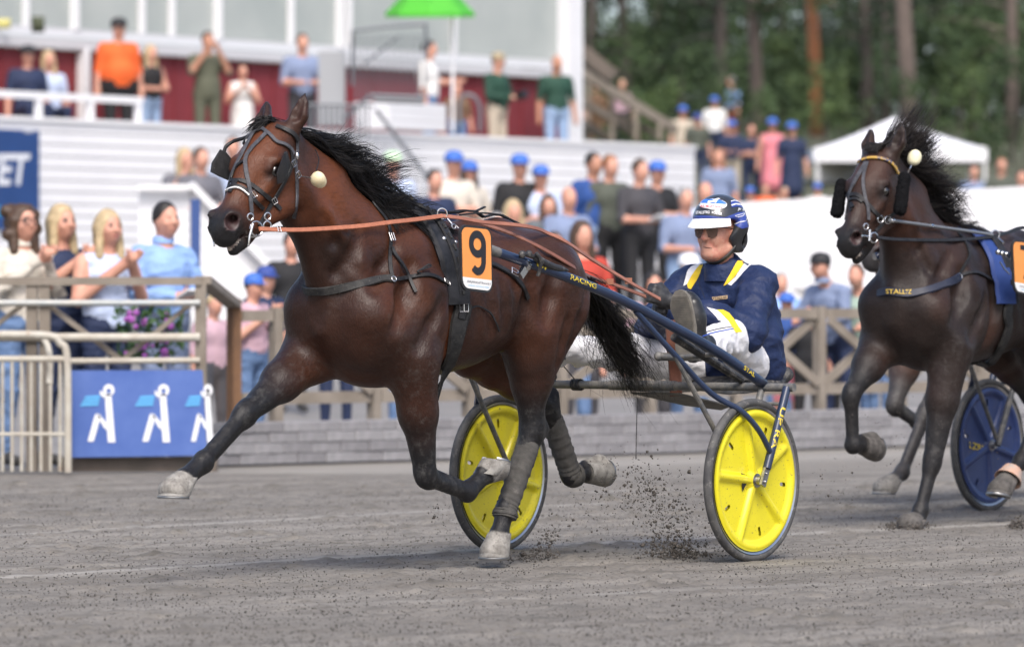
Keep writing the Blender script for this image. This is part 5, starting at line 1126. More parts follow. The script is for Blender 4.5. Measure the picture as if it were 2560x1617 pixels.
def tube_text(body, a, b, r, side, size, mat, root, bold=.02):
    """lettering wrapped on a tube from a to b; side: direction the letters face"""
    U, Fc, asp = text2d(body, bold, cuts=1); a = np.array(a); b = np.array(b); d = b - a; L = np.linalg.norm(d); d = d / L; s = unit(np.array(side) - d * (np.array(side) @ d)); w_ = np.cross(s, d)
    V = []
    for x, y in U:
        ang = (y - .5) * size / r; V.append(a + d * x * L + (s * math.cos(ang) + w_ * math.sin(ang)) * (r + .0012))
    return mesh('lettering', V, Fc, mat, root, False)

NAVY = M('navy_tube_paint', (.010, .019, .048), .3, var=((.016, .028, .065), 10), dirt=((.14, .13, .12), 90, .66, .74), coat=.3)
MUDT = M('muddy_tube', (.075, .08, .085), .55, var=((.16, .15, .135), 22, .4, .6), bump=(60, .3, .003), dirt=((.2, .185, .165), 50, .55, .7))
YEL = M('yellow_wheel_disc', (.70, .62, .014), .38, var=((.64, .55, .012), 5), coat=.2, dirt=((.17, .14, .06), 75, .60, .66))
BLUED = M('blue_wheel_disc', (.018, .035, .13), .4, var=((.03, .055, .17), 5), dirt=((.16, .15, .14), 40, .62, .72))
TYRE = M('tyre_rubber', (.045, .045, .047), .75, var=((.085, .083, .08), 16), bump=(90, .3, .002), dirt=((.2, .19, .175), 40, .56, .7))
RIM = M('rim_alloy', (.55, .55, .56), .3, 1.0)
RIMB = M('rim_black', (.02, .02, .022), .4)
YTXT = M('yellow_lettering', (.62, .47, .03), .5, dirt=((.02, .03, .06), 120, .52, .58))
SEATM = M('black_seat', (.02, .02, .022), .6, dirt=((.15, .14, .125), 30, .5, .7))
MUDB = M('mud_board', (.17, .155, .135), .8, var=((.10, .095, .09), 14), bump=(50, .4, .004))

def wheel(parent, c, lat_s, discmat, R=.347, rot=0.0, text=None):
    """disc wheel with five raised spokes: tyre, rim, disc, hub"""
    c = np.array(c, float); ax = np.array([0, 1.0, 0])
    w_ = mesh('wheel', *_wheel_disc(c, R, rot), discmat, parent, True)
    b = MB(); prof = [(R - .045 + 0 * k, 0) for k in range(0)]
    prof = [(R - .018 + .018 * math.cos(t), .019 * math.sin(t)) for t in np.linspace(0, 2 * math.pi, 14, endpoint=False)]; b.lathe(c, ax, prof, 72, True); b.go('tyre', TYRE, w_, True)
    b = MB(); b.lathe(c, ax, [(R - .042, -.0125), (R - .033, -.0165), (R - .033, .0165), (R - .042, .0125)], 72, True); b.go('rim', RIM, w_, 40)
    b = MB(); b.lathe(c, ax, [(R - .052, -.011), (R - .0405, -.0115), (R - .0405, .0115), (R - .052, .011)], 72, True); b.go('rim_band', RIMB, w_, 40)
    b = MB(); b.lathe(c, ax, [(.0, -.05), (.018, -.05), (.02, -.03), (.03, -.028), (.03, .028), (.02, .03), (.018, .05), (.0, .05)], 20); b.go('hub', STEELD, w_, 40)
    return w_
def _wheel_disc(c, R, rot):
    Ro = R - .046; rr = np.linspace(.016, Ro, 34); rr = np.sort(np.r_[rr[np.abs(rr - .222) > .024], .202, .205, .215, .229, .239, .242]); aa = list(np.linspace(0, 2 * math.pi, 170, endpoint=False)); w0 = .0085 / .222
    for s5 in range(5):
        ac = (rot + math.pi / 5 + s5 * 2 * math.pi / 5) % (2 * math.pi); aa = [a for a in aa if abs((a - ac + math.pi) % (2 * math.pi) - math.pi) > w0 * 1.4] + [(ac + k * w0) % (2 * math.pi) for k in (-1, -.55, 0, .55, 1)]
    aa = np.sort(np.array(aa)); nr, na = len(rr), len(aa)
    A, Rr = np.meshgrid(aa, rr); H_ = np.full(A.shape, .0065)
    sm = lambda x: np.clip(x, 0, 1) ** 2 * (3 - 2 * np.clip(x, 0, 1))
    da = (A - rot) % (2 * math.pi / 5); da = np.minimum(da, 2 * math.pi / 5 - da); dist = da * Rr
    H_ += .017 * sm(1 - (dist - .008) / .017) * sm((Ro - .0 - Rr) / .02) ; H_ += 0
    ring = sm((Rr - (Ro - .045)) / .018) * sm((Ro - Rr + .006) / .012); H_ = np.maximum(H_, .0065 + .016 * ring)
    H_ = np.maximum(H_, .0065 + .02 * sm((.055 - Rr) / .03))
    hole = np.zeros(A.shape, bool); dm = np.abs(((A - rot + math.pi / 5) % (2 * math.pi / 5)) - 0); dm = np.minimum(dm, 2 * math.pi / 5 - dm) * Rr
    dm = np.abs((A - rot - math.pi / 5 + math.pi / 5) % (2 * math.pi / 5) - math.pi / 5)
    P = []
    for s in (1, -1): P.append(np.stack([c[0] + Rr * np.sin(A), c[1] + s * H_, c[2] + Rr * np.cos(A)], -1).reshape(-1, 3))
    V = np.vstack(P); i, j = np.meshgrid(np.arange(nr - 1), np.arange(na), indexing='ij'); j2 = (j + 1) % na
    rm = (rr[i] + rr[i + 1]) / 2; am = dm[i, j] * .5 + dm[i, j2] * .5; ok = ~((np.abs(rm - .222) < .0199) & (am < w0 * (1 - .45 * (np.abs(rm - .222) > .017)))); i, j, j2 = i[ok], j[ok], j2[ok]
    f1 = np.stack([i * na + j, (i + 1) * na + j, (i + 1) * na + j2, i * na + j2], 1); n = nr * na
    edge = np.stack([(nr - 1) * na + np.arange(na), n + (nr - 1) * na + np.arange(na), n + (nr - 1) * na + (np.arange(na) + 1) % na, (nr - 1) * na + (np.arange(na) + 1) % na], 1)
    return V, np.vstack([f1[:, ::-1], f1 + n, edge])

def build_sulky(frame, name, label, discmat, full=True):
    root = thing(name, label, 'sulky', (0, 0, 0), frame); T = TRACK_W / 2; zh = .347; ub, zb = -.182, .738
    for sg in (1, -1):
        S = V3((1, sg, 1)); hub = V3((0, T * sg, zh))
        wl = wheel(root, hub, sg, discmat, rot=math.radians(12 if sg > 0 else 40))
        if full and sg > 0:
            tri = [hub + V3((.045, .0315, -.028)), hub + V3((.105, .0085, .012)), hub + V3((.092, .0085, -.062))]
            tri = [hub + V3((.035, .013, .018)), hub + V3((.10, .0085, .035)), hub + V3((.088, .0085, -.045))]
            mesh('black_sticker', [p + V3((0, .003, 0)) for p in tri], [(0, 1, 2)], M('black_sticker', (.015, .015, .015), .4), wl, False)
            U, Fc, _ = text2d('FMT', .02); A_ = hub + V3((.082, .0125, .026)); B_ = hub + V3((.074, .0125, -.036)); du_ = V3((-.022, .0, 0))
            mesh('lettering', [A_ + (B_ - A_) * x + du_ * (1 - y) + du_ * 0 for x, y in U], Fc, YTXT, wl, False)
        # fork
        top = V3((ub + .01, .735, zb)) * S; bot = V3((.006, .735, zh - .005)) * S
        fb = MB(); fb.tube([top, bot + (top - bot) * .14], .0185, 14); fb.go('fork_leg', NAVY, root)
        fb = MB(); fb.bar(bot - unit(top - bot) * .018, bot + (top - bot) * .2, .012, .034, up=(1, 0, .4)); fb.ball(bot + V3((0, .008 * sg, 0)), .009); fb.ball(bot + V3((-.012, .008 * sg, .035)), .006); fb.go('fork_end', STEELD, root)
        it = V3((ub, .60, zb)) * S; ib = V3((.0, .61, zh)) * S
        fb = MB(); fb.tube([it, ib], .0155, 12); fb.tube([V3((ub + .03, .60, zb - .07)) * S, V3((ub + .03, .735, zb - .07)) * S], .008, 8); fb.go('inner_fork_leg', MUDT, root)
        if full and sg > 0:
            tube_text('UP RA', top + (bot - top) * .22, top + (bot - top) * .66, .0185, V3((.55, .8, 0)), .022, YTXT, root)
        # shaft
        path = [V3((1.50, .39, 1.322)), V3((1.42, .40, 1.303)), V3((1.05, .455, 1.21)), V3((.72, .50, 1.115)), V3((.38, .54, .995)), V3((0.1, .575, .885)), V3((ub, .61, zb + .012))]
        path = [p * S for p in path]; sp = smoothpath(path, 5); b = MB(); b.tube(sp, np.linspace(.0195, .0225, len(sp)), 16); b.go('shaft', NAVY, root, True)
        b = MB(); b.tube([path[0], path[1]], .0212, 14); b.go('shaft_sleeve', MUDT, root)
        if full and sg > 0:
            side = V3((.55, .8, .25)); off = 0
            b = MB(); b.tube([q(1309, 660, .425) , q(1318, 664, .425)], .0245, 16); b.bar(q(1312, 672, .435), q(1300, 690, .435), .018, .03); b.go('shaft_clamp', STEEL, root)
            P1, P2 = V3(np.interp([.0], [0], [0])), None
            def on(u): 
                i = np.argmin(np.abs(sp[:, 0] - u)); return sp[i] * 1.0
            def pu(u): k = np.searchsorted(-sp[:, 0], -u); t = (u - sp[k - 1, 0]) / (sp[k, 0] - sp[k - 1, 0]); return sp[k - 1] * (1 - t) + sp[k] * t
            tube_text('UP', pu(1.225), pu(1.15), .0215, side, .021, YTXT, root); tube_text('RACING', pu(1.03), pu(.88), .0215, side, .021, YTXT, root); tube_text('STAL', pu(-.03), pu(-.10), .0225, side, .020, YTXT, root)
            b = MB(); b.tube(smoothpath([q(1308, 634, .45), q(1335, 642, .455), q(1352, 652, .46), q(1385, 668, .46), q(1420, 676, .46)], 5), [.009] * 6 + [.015] * 12 + [.012, .008, .004], 10); b.ball(q(1306, 636, .45), .016); b.ball(q(1322, 634, .45), .014); b.go('strap_roll', SEATM, root)
            b = MB(); b.tube(smoothpath([q(1340, 632, .47), q(1352, 650, .48), q(1350, 672, .47), q(1344, 690, .46)], 4), .008, 8); b.go('tie_strap', SEATM, root)
        # strut from the shaft down to the fork
        sa = [V3((.62, .51, 1.065)), V3((.42, .565, .885)), V3((.23, .62, .72)), V3((.125, .70, .645)), V3((.04, .735, .56)), V3((-.033, .742, .47))]
        if sg < 0: sa = [p * V3((1, -1, 1)) for p in sa]
        b = MB(); b.tube(smoothpath(sa, 4), .0125, 10); b.go('strut', NAVY, root)
        b = MB(); b.tube([sa[1], V3((.02, .607 * sg, .385))], .0115, 10); b.go('brace', MUDT, root)
        # foot rest on the inside of the shaft
        b = MB(); b.tube([V3((.12, .565, .88)) * S, V3((.10, .36, .865)) * S], .011, 10); b.ball(V3((.10, .26, .87)) * S, (.025, .02, .022)); b.box(V3((.075, .36, .868)) * S, (.02, .20, .035)); b.tube([V3((.10, .36, .865)) * S, V3((.10, .25, .87)) * S], .012, 10); b.go('foot_rest', MUDT, root)
        b = MB(); b.tube([V3((.33, .50, .955)) * S, V3((ub + .01, .50, zb + .03)) * S], .018, 10); b.go('lower_tube', SEATM, root)
    b = MB(); b.tube([V3((ub, -.765, zb)), V3((ub, -.4, zb)), V3((ub, .4, zb)), V3((ub, .765, zb))], .0185, 14); b.go('crossbar', MUDT, root)
    b = MB(); b.tube([V3((ub, .15, zb)), V3((ub - .0, .0, zb)), V3((ub, -.2, zb))], .0225, 14); b.go('crossbar_sleeve', MUDT, root)
    for s_ in (1, -1):
        b = MB(); b.tube([V3((ub, .22 * s_, zb)), V3((-.55, .17 * s_, zb - .03)), V3((-1.02, .15 * s_, zb - .015))], .014, 10); b.go('seat_rail', MUDT, root)
    f = Field((-1.15, -.3, .6), (-.5, .3, .9), .011); f.ell((-.86, 0, .745), (.20, .23, .035), None, .02); f.cap((-1.03, -.15, .78), (-1.03, .15, .78), .035, .035, .05); V_, F_, _, _ = f.mesh(2); mesh('seat', V_, F_, SEATM, root)
    b = MB(); P = [V3((-.20, -.10, zb - .03)), V3((-.20, .16, zb - .03)), V3((-.60, .15, zb - .09)), V3((-.70, .03, zb - .11)), V3((-.58, -.08, zb - .09))]
    Q_ = [p + V3((0, 0, -.006)) for p in P]; b.add(P + Q_, [(0, 1, 2, 3, 4), (9, 8, 7, 6, 5)] + [(i, 5 + i, 5 + (i + 1) % 5, (i + 1) % 5) for i in range(5)]); b.go('mud_board', MUDB, root, False)
    if full:
        b = MB(); b.strap(smoothpath([q(1678, 800, .12), q(1682, 870, .12), q(1688, 930, .10), q(1690, 990, .10)], 5), [V3((.9, .4, 0))] * 16, .055, .006); b.go('hanging_strap', TAND, root)
        b = MB(); 
        for k in range(6): b.ring(V3((ub, -.40 + .008 * k, zb)), V3((.15 * (k % 2), 1, .1)), .0235, .0035, 16, 6)
        b.go('tied_cord', SEATM, root); b = MB(); b.tube([V3((ub, -.39, zb + .02)), V3((.0, -.36, .86))], .0025, 6); b.go('cord_end', SEATM, root); b = MB(); b.tube([V3((ub + .05, -.02, zb - .05)), V3((ub + .06, -.02, .42))], .0022, 6); b.go('hanging_cord', SEATM, root)
    return root
SULKY = build_sulky(RIG, 'sulky', 'racing sulky with yellow disc wheels and navy shafts behind the number 9 horse', YEL)
# ================================================================== the driver
SKIN = M('driver_skin', (.52, .27, .19), .5, var=((.44, .17, .12), 30, .42, .62), bump=(120, .35, .003))
SKIN.node_tree.nodes['Principled BSDF'].inputs['Subsurface Weight'].default_value = .12
SKIN.node_tree.nodes['Principled BSDF'].inputs['Subsurface Radius'].default_value = (.02, .008, .004)
LIPS = M('lips', (.40, .16, .13), .5)
JACK = M('navy_jacket', (.008, .0175, .060), .6, var=((.011, .023, .075), 6), bump=(14, 1.0, .014), spec=.35, dirt=((.10, .10, .11), 60, .70, .78))
TROU = M('white_trousers', (.72, .715, .735), .7, bump=(16, .9, .012), dirt=((.30, .28, .27), 26, .60, .76))
GLOV = M('black_gloves', (.018, .018, .02), .55, var=((.045, .044, .045), 40), bump=(70, .5, .004))
BOOTM = M('black_boots', (.014, .014, .015), .35, dirt=((.10, .095, .085), 40, .6, .7))
SOLEM = M('dirty_sole', (.105, .098, .086), .85, var=((.17, .155, .13), 18), bump=(40, .4, .004))
YELP = M('yellow_cloth', (.80, .54, .02), .65, bump=(20, .5, .004)); WHP = M('white_cloth', (.74, .74, .75), .65, bump=(20, .5, .004))
BLUP = M('blue_cloth', (.03, .08, .40), .6); BLKP = M('black_cloth', (.015, .015, .02), .6)

def wrinkle(V, Fc, amp, sel=None):
    from mathutils import noise as mn
    nv = np.zeros_like(V); fn_ = np.cross(V[Fc[:, 2]] - V[Fc[:, 0]], V[Fc[:, 3]] - V[Fc[:, 1]])
    for i in range(4): np.add.at(nv, Fc[:, i], fn_)
    nv /= np.maximum(np.linalg.norm(nv, axis=1, keepdims=True), 1e-9)
    for i in (range(len(V)) if sel is None else sel):                                                   # folds of the cloth
        p = V[i]; a_ = mn.noise(Vector((p[0] * 6, p[1] * 8, p[2] * 13))); b_ = mn.noise(Vector((p[0] * 16 + 5, p[1] * 11, p[2] * 21))); V[i] = p + nv[i] * amp * (.008 * (1 - 2.4 * abs(a_)) - .005 + .006 * (.5 - abs(b_) * 2))

def build_driver(frame, label):
    q = frame.px; gl_, gh_ = (-1.22, -.50, .66), (.16, .50, 1.66)
    class Route:
        """sends cloth to its own garment and keeps a slimmer body underneath"""
        def __init__(s): s.b = Field(gl_, gh_, .0068); s.g = {2: Field(gl_, (.05, .50, 1.45), .0085), 3: Field(gl_, (.10, .50, 1.25), .0085)}
        def cap(s, a, b, r1, r2=None, k=.03, oid=1, **kw):
            if oid in s.g:
                s.g[oid].cap(a, b, r1, r2, k, 1, **kw)
                if r1 > .045: s.b.cap(a, b, r1 * .72, (r1 if r2 is None else r2) * .72, k, 8, **kw)
            else: s.b.cap(a, b, r1, r2, k, oid, **kw)
        def ell(s, c, r, R=None, k=.03, oid=1, **kw):
            if oid in s.g: s.g[oid].ell(c, r, R, k, 1, **kw)
            else: s.b.ell(c, r, R, k, oid, **kw)
    f = Route()
    pel = V3((-.865, 0, .835)); chest = V3((-.83, 0, 1.08)); nb = V3((-.775, 0, 1.245)); hd = V3((-.715, 0, 1.405))
    # jacket: a loose shell over hips, chest and shoulders
    f.cap(pel + V3((-.0, -.055, .0)), pel + V3((.0, .055, .0)), .138, .138, .05, 2); f.cap(V3((-.895, .085, .85)), V3((-.86, .11, .98)), .108, .12, .05, 2); f.cap(V3((-.865, .155, .80)), V3((-.80, .175, .93)), .085, .088, .05, 2); f.cap(V3((-.905, -.13, .815)), V3((-.86, -.15, .90)), .10, .10, .05, 2)
    f.cap(pel + V3((.01, 0, .05)), chest, .145, .150, .06, 2, ysc=.88); f.cap(chest + V3((0, -.07, .03)), chest + V3((0, .07, .03)), .125, .125, .06, 2)
    f.cap(V3((-.79, -.155, 1.185)), V3((-.79, .155, 1.185)), .080, .080, .06, 2)
    f.cap(nb + V3((-.01, 0, -.05)), nb + V3((.0, 0, .0)), .088, .080, .03, 2)                                     # collar
    for t in (.0, .33, .66): f.cap(V3((-.73 + .02 * t, .02, .90 + t * .3)), V3((-.70, .13, .92 + t * .3)), .018, .012, .03, 2)   # folds
    # arms
    for sg, sh, el, wr in ((1, V3((-.765, .19, 1.18)), V3((-.575, .255, .965)), q(1684, 757, .09)), (-1, V3((-.775, -.205, 1.185)), V3((-.62, -.285, .975)), q(1648, 778, -.03))):
        f.cap(sh, el, .080, .074, .05, 2); f.cap(el, el + (wr - el) * .5, .078, .066, .04, 2); f.cap(el + (wr - el) * .5, el + (wr - el) * .88, .066, .050, .04, 2); f.ell(el + V3((-.02, .01 * sg, -.01)), (.066, .058, .066), None, .03, 2)
        for k in (.25, .4, .55, .7): 
            c = sh + (el - sh) * k; f.cap(c + V3((.06, -.03 * sg, .03)), c + V3((.03, .06 * sg, .0)), .016, .012, .03, 2)
        for k in (.15, .35, .55): 
            c = el + (wr - el) * k; f.cap(c + V3((.0, .02 * sg, .055)), c + V3((.02, .055 * sg, .0)), .016, .010, .025, 2)
        # gloved hand closed round the reins
        hand = wr + unit(wr - el) * .065 + V3((.0, 0, .002)); dirn = unit(wr - el); up = V3((0, 0, 1)); sd = unit(np.cross(dirn, up)); up = np.cross(sd, dirn)
        f.cap(wr - dirn * .03, wr + dirn * .02, .037, .034, .02, 4); f.ell(hand, (.046, .030, .045), None, .02, 4)
        for i, (ln, dz) in enumerate(((.95, .032), (1.0, .011), (.95, -.011), (.8, -.031))):
            k0 = hand + dirn * .034 + up * dz; k1 = k0 + (dirn * .026 - sd * sg * -.010) * ln; k2 = k1 + (-sd * sg * -1 * -.03 - dirn * .004) * ln; k2 = k1 + (sd * -sg * -.0 + sd * (.030 if sg > 0 else -.030) * -1 - dirn * .006) * ln; k3 = k2 - dirn * .028 * ln
            f.cap(k0, k1, .0125, .0115, .008, 4); f.cap(k1, k2, .0115, .0108, .006, 4); f.cap(k2, k3, .0108, .0098, .006, 4)
        t0 = hand + up * .036 - dirn * .012; f.cap(t0, t0 + dirn * .032 + up * .014, .0135, .012, .01, 4); f.cap(t0 + dirn * .032 + up * .014, t0 + dirn * .058 + up * .004 - sd * .01 * sg, .012, .010, .008, 4)
    # legs: knees bent, feet forward on the rests
    legs = {}
    for sg, hip, kn, an in ((1, V3((-.84, .115, .815)), V3((-.47, .225, .945)), V3((-.055, .355, .915))), (-1, V3((-.86, -.125, .815)), V3((-.42, -.25, .870)), V3((.045, -.355, .900)))):
        f.cap(hip, kn, .098, .080, .04, 3); f.cap(kn, an + (kn - an) * .12, .078, .060, .04, 3); f.ell(kn + V3((.0, 0, .01)), (.075, .075, .072), None, .03, 3)
        for k in (.2, .4, .6, .8):
            c = kn + (an - kn) * k; f.cap(c + V3((-.02, .05 * sg, -.05)), c + V3((.02, .06 * sg, .01)), .016, .010, .022, 3); f.cap(c + V3((.02, -.02, -.065)), c + V3((-.03, .05 * sg, -.045)), .014, .010, .022, 3)
        for k in (.5, .7, .9):
            c = hip + (kn - hip) * k; f.cap(c + V3((0, .0, -.085)), c + V3((.03, .07 * sg, -.04)), .017, .012, .025, 3)
        f.cap(an + V3((-.055, 0, .004)), an + V3((.0, 0, .0)), .048, .046, .02, 5)
        to = an + V3((.035, .0, .175)); he = an + V3((.035, .0, -.035)); f.cap(he, to + V3((-.01, 0, -.05)), .040, .044, .03, 5, cut=(an + V3((.068, 0, 0)), V3((1, 0, 0)))); f.cap(to + V3((-.012, 0, -.06)), to, .044, .036, .03, 5, cut=(an + V3((.068, 0, 0)), V3((1, 0, 0))))
        f.cap(an, an + V3((.02, 0, .08)), .042, .036, .03, 5); legs[sg] = an
    # head: skull, jaw, cheeks, nose, brow, lips, chin, ears
    h = lambda x, y, z: hd + V3((x, y, z))
    f.cap(nb + V3((.0, 0, -.02)), hd + V3((-.02, 0, -.08)), .056, .054, .02, 1)
    f.ell(h(-.01, 0, .035), (.098, .076, .098), None, .02, 1); f.ell(h(.028, 0, -.045), (.064, .064, .083), None, .035, 1); f.ell(h(.062, 0, -.098), (.027, .032, .021), None, .025, 1)
    for s_ in (1, -1):
        f.ell(h(.056, .036 * s_, -.022), (.026, .026, .027), None, .022, 1); f.cap(h(.0, .056 * s_, -.068), h(.052, .03 * s_, -.098), .022, .018, .02, 1); f.ell(h(.052, .034 * s_, .031), (.026, .024, .012), None, .02, 1)
        f.ell(h(.084, .032 * s_, .012), (.012, .015, .010), None, .012, 1, sub=True); f.ell(h(.068, .032 * s_, .012), (.014, .014, .012), None, .004, 1)
        f.ell(h(-.012, .077 * s_, -.005), (.018, .010, .030), None, .01, 1); f.cap(h(.094, .020 * s_, -.038), h(.078, .036 * s_, -.066), .004, .003, .012, 1, sub=True)
    f.cap(h(.080, 0, .022), h(.105, 0, -.020), .0105, .0140, .014, 1); f.ell(h(.104, 0, -.026), (.014, .017, .012), None, .01, 1)
    f.cap(h(.082, -.018, -.060), h(.082, .018, -.060), .0062, .0062, .008, 6); f.cap(h(.080, -.016, -.074), h(.080, .016, -.074), .0068, .0068, .008, 6)
    V, Fc, own, fo = f.b.mesh(1)
    root = thing('person', label, 'person', tuple(pel + V3((0, 0, -.07))), frame)
    mids = np.array([0, 0, 1, 2, 3, 4, 5, 6, 0])[fo]
    body = mesh('body', V, Fc, [SKIN, JACK, TROU, GLOV, BOOTM, LIPS, M('mouth_dark', (.06, .02, .02), .6)], root, True, mids)
    allV = [V]; allF = [Fc]; n0 = len(V)
    for oid, nm, mt, amp in ((2, 'jacket', JACK, 1.0), (3, 'trousers', TROU, .75)):
        Vg, Fg_, _, _ = f.g[oid].mesh(2); wrinkle(Vg, Fg_, amp); mesh(nm, Vg, Fg_, mt, root, True); allV.append(Vg); allF.append(Fg_ + n0); n0 += len(Vg)
    sk = Skin(np.vstack(allV), np.vstack(allF), frame)
    # stand-up collar
    b = MB(); m = 28; rows = [(.088, -.075, .0), (.084, -.02, .004), (.080, .02, .008), (.074, .018, .008), (.072, -.03, .004)]
    for r_, z_, x_ in rows:
        for k in range(m):
            a = 2 * math.pi * k / m; fr = .5 + .5 * math.cos(a); b.V.append(np.array([nb + V3((r_ * math.cos(a) * 1.06 + x_ + .012, r_ * math.sin(a), z_ + .022 - .022 * fr * (z_ > 0)))]))
    b.F = [(i * m + k, i * m + (k + 1) % m, (i + 1) * m + (k + 1) % m, (i + 1) * m + k) for i in range(len(rows) - 1) for k in range(m)]; b.m = [0] * len(b.F); b.go('collar', JACK, root, True)
    A = lambda pts: [(1680 + x / 6.086, 470 + y / 6.086) for x, y in pts]
    decal(sk, mesh2d=band2d(A([(478, 893), (520, 900), (560, 906), (612, 914)]), A([(482, 900), (520, 912), (560, 918), (610, 918)]), 8, 3), off=.001, name='mouth', mat=M('mouth_dark', (.06, .02, .02), .6), root=root)
    # boot soles
    Z = lambda pts: [(1580 + x / 5.07, 680 + y / 5.07) for x, y in pts]
    out = Z([(600, 220), (655, 238), (700, 285), (745, 390), (775, 520), (790, 650), (795, 780), (785, 880), (765, 960), (730, 1035), (650, 1075), (590, 1055), (555, 1010), (545, 930), (560, 850), (572, 760), (560, 650), (525, 570), (490, 490), (483, 420), (500, 320), (545, 245)])
    S0 = np.array([frame.pxu(x, y, .022) for x, y in out]); c_near = (S0.max(0) + S0.min(0)) / 2
    for sg in (1, -1):
        P = S0.copy()
        if sg < 0: P = P * V3((1, -1, 1)) + V3((.10, 0, 0)); P = P[::-1]
        n = len(P); nv = V3((-.018, 0, 0)); b = MB(); b.add(np.vstack([P, P + nv]), [tuple(range(n)), tuple(range(n, 2 * n))[::-1]] + [(i, i + n, (i + 1) % n + n, (i + 1) % n) for i in range(n)])
        so_ = b.go('boot_sole', SOLEM, root, False); zl, zh_ = P[:, 2].min(), P[:, 2].max(); b = MB()
        for z in np.arange(zl + .10, zh_ - .03, .0075):
            ys = []
            for i in range(n):
                a, c = P[i], P[(i + 1) % n]
                if (a[2] - z) * (c[2] - z) < 0: t = (z - a[2]) / (c[2] - a[2]); ys.append(a[1] + (c[1] - a[1]) * t)
            if len(ys) >= 2: b.box((.0235 + (.10 if sg < 0 else 0), (min(ys) + max(ys)) / 2, z), (.005, max(ys) - min(ys) - .012, .004))
        b.go('sole_rib', SOLEM, so_, False)
        xo = .10 if sg < 0 else 0.0; f2 = Field(P.min(0) - .14, P.max(0) + .05, .008); cc = P.mean(0); tz = P[:, 2].max(); bz = P[:, 2].min()
        f2.cap((-.045 + xo, cc[1], bz + .05), (-.035 + xo, cc[1], tz - .07), .046, .050, .03, cut=((.003 + xo, 0, 0), (1, 0, 0))); f2.cap((-.035 + xo, cc[1], tz - .08), (-.02 + xo, cc[1] - .005 * sg, tz - .045), .05, .040, .03, cut=((.003 + xo, 0, 0), (1, 0, 0))); f2.cap((-.06 + xo, cc[1], bz + .07), (-.11 + xo, cc[1], bz + .075), .05, .05, .03); V2, F2, _, _ = f2.mesh(1); mesh('boot', V2, F2, BOOTM, root)
    # cloth bands on the jacket, in the order of the photograph
    decal(sk, mesh2d=band2d(A([(430, 1145), (300, 1190), (235, 1260), (172, 1490)]), A([(455, 1135), (380, 1220), (300, 1330), (225, 1465)])), name='white_band', mat=WHP, root=root)
    decal(sk, mesh2d=band2d(A([(455, 1140), (380, 1220), (300, 1330), (225, 1465), (245, 1521)]), A([(468, 1180), (430, 1300), (385, 1400), (330, 1480), (290, 1540)])), name='yellow_band', mat=YELP, root=root)
    decal(sk, mesh2d=band2d(A([(1060, 1055), (985, 1120), (920, 1250), (850, 1370), (785, 1490)]), A([(1190, 1085), (1110, 1120), (1040, 1230), (960, 1350), (845, 1460)])), name='yellow_band', mat=YELP, root=root)
    decal(sk, mesh2d=band2d(A([(1195, 1090), (1115, 1125), (1045, 1235), (965, 1355), (850, 1465)]), A([(1270, 1140), (1180, 1190), (1090, 1280), (1000, 1390), (900, 1485)])), name='white_band', mat=WHP, root=root)
    decal(sk, mesh2d=band2d(Z([(945, 445), (1000, 500), (1060, 560), (1090, 605)]), Z([(1070, 478), (1130, 530), (1200, 600), (1240, 660)])), name='white_band', mat=WHP, root=root)
    decal(sk, mesh2d=band2d(Z([(1072, 478), (1140, 535), (1205, 600), (1265, 690), (1310, 770)]), Z([(1150, 478), (1230, 520), (1290, 590), (1340, 680), (1395, 758)])), name='yellow_band', mat=YELP, root=root)
    decal(sk, mesh2d=band2d(Z([(1020, 318), (1215, 296)]), Z([(1025, 358), (1215, 338)])), off=.003, name='name_tag', mat=M('tan_tag', (.48, .34, .2), .6), root=root)
    U, Ft, _ = text2d('STALL.SE', .01, cuts=1); decal(sk, mesh2d=(quad_map(U, *Z([(1032, 324), (1208, 304), (1208, 330), (1034, 350)])), Ft), off=.005, name='lettering', mat=BLKP, root=root, smooth=False)
    decal(sk, mesh2d=band2d(Z([(890, 775), (980, 745), (1100, 715), (1290, 683)]), Z([(890, 784), (980, 755), (1100, 726), (1290, 693)]), 20, 3), name='black_stripe', mat=BLKP, root=root)
    decal(sk, mesh2d=band2d(Z([(890, 806), (980, 775), (1100, 748), (1295, 710)]), Z([(890, 820), (980, 790), (1100, 760), (1295, 722)]), 20, 3), name='blue_stripe', mat=BLUP, root=root)
    decal(sk, mesh2d=band2d(Z([(860, 60), (850, 150), (920, 330)]), Z([(868, 60), (858, 150), (928, 330)]), 10, 3), off=.001, name='zip', mat=BLKP, root=root)
    # ---- helmet
    hf = Field(hd - .20, hd + .21, .0055); c = h(-.016, 0, .050)
    hf.ell(c, (.136, .114, .122), None, .01, 1); 
    for s_ in (1, -1): hf.cap(h(-.035, .083 * s_, .03), h(-.038, .076 * s_, -.062), .048, .034, .03, 2)
    hf.cap(h(-.085, -.03, -.03), h(-.085, .03, -.03), .06, .06, .03, 2)
    hf.ell(h(-.01, 0, .030), (.106, .086, .108), None, .006, 3, sub=True); hf.ell(h(.03, 0, -.06), (.09, .074, .11), None, .012, 3, sub=True)
    def facecut(X, Y, Z_): return np.maximum(np.maximum(-(X - (hd[0] + .018)) - (Z_ - hd[2]) * .45, Z_ - (hd[2] + .058)), np.abs(Y) - .2)
    hf.put(facecut, hd + V3((-.05, -.2, -.2)), hd + V3((.2, .2, .06)), .012, 3, True)
    def botcut(X, Y, Z_): return (Z_ - (hd[2] - .088)) + 0 * X + 0 * Y
    hf.put(botcut, hd - .21, hd + V3((.21, .21, -.08)), .006, 3, True)
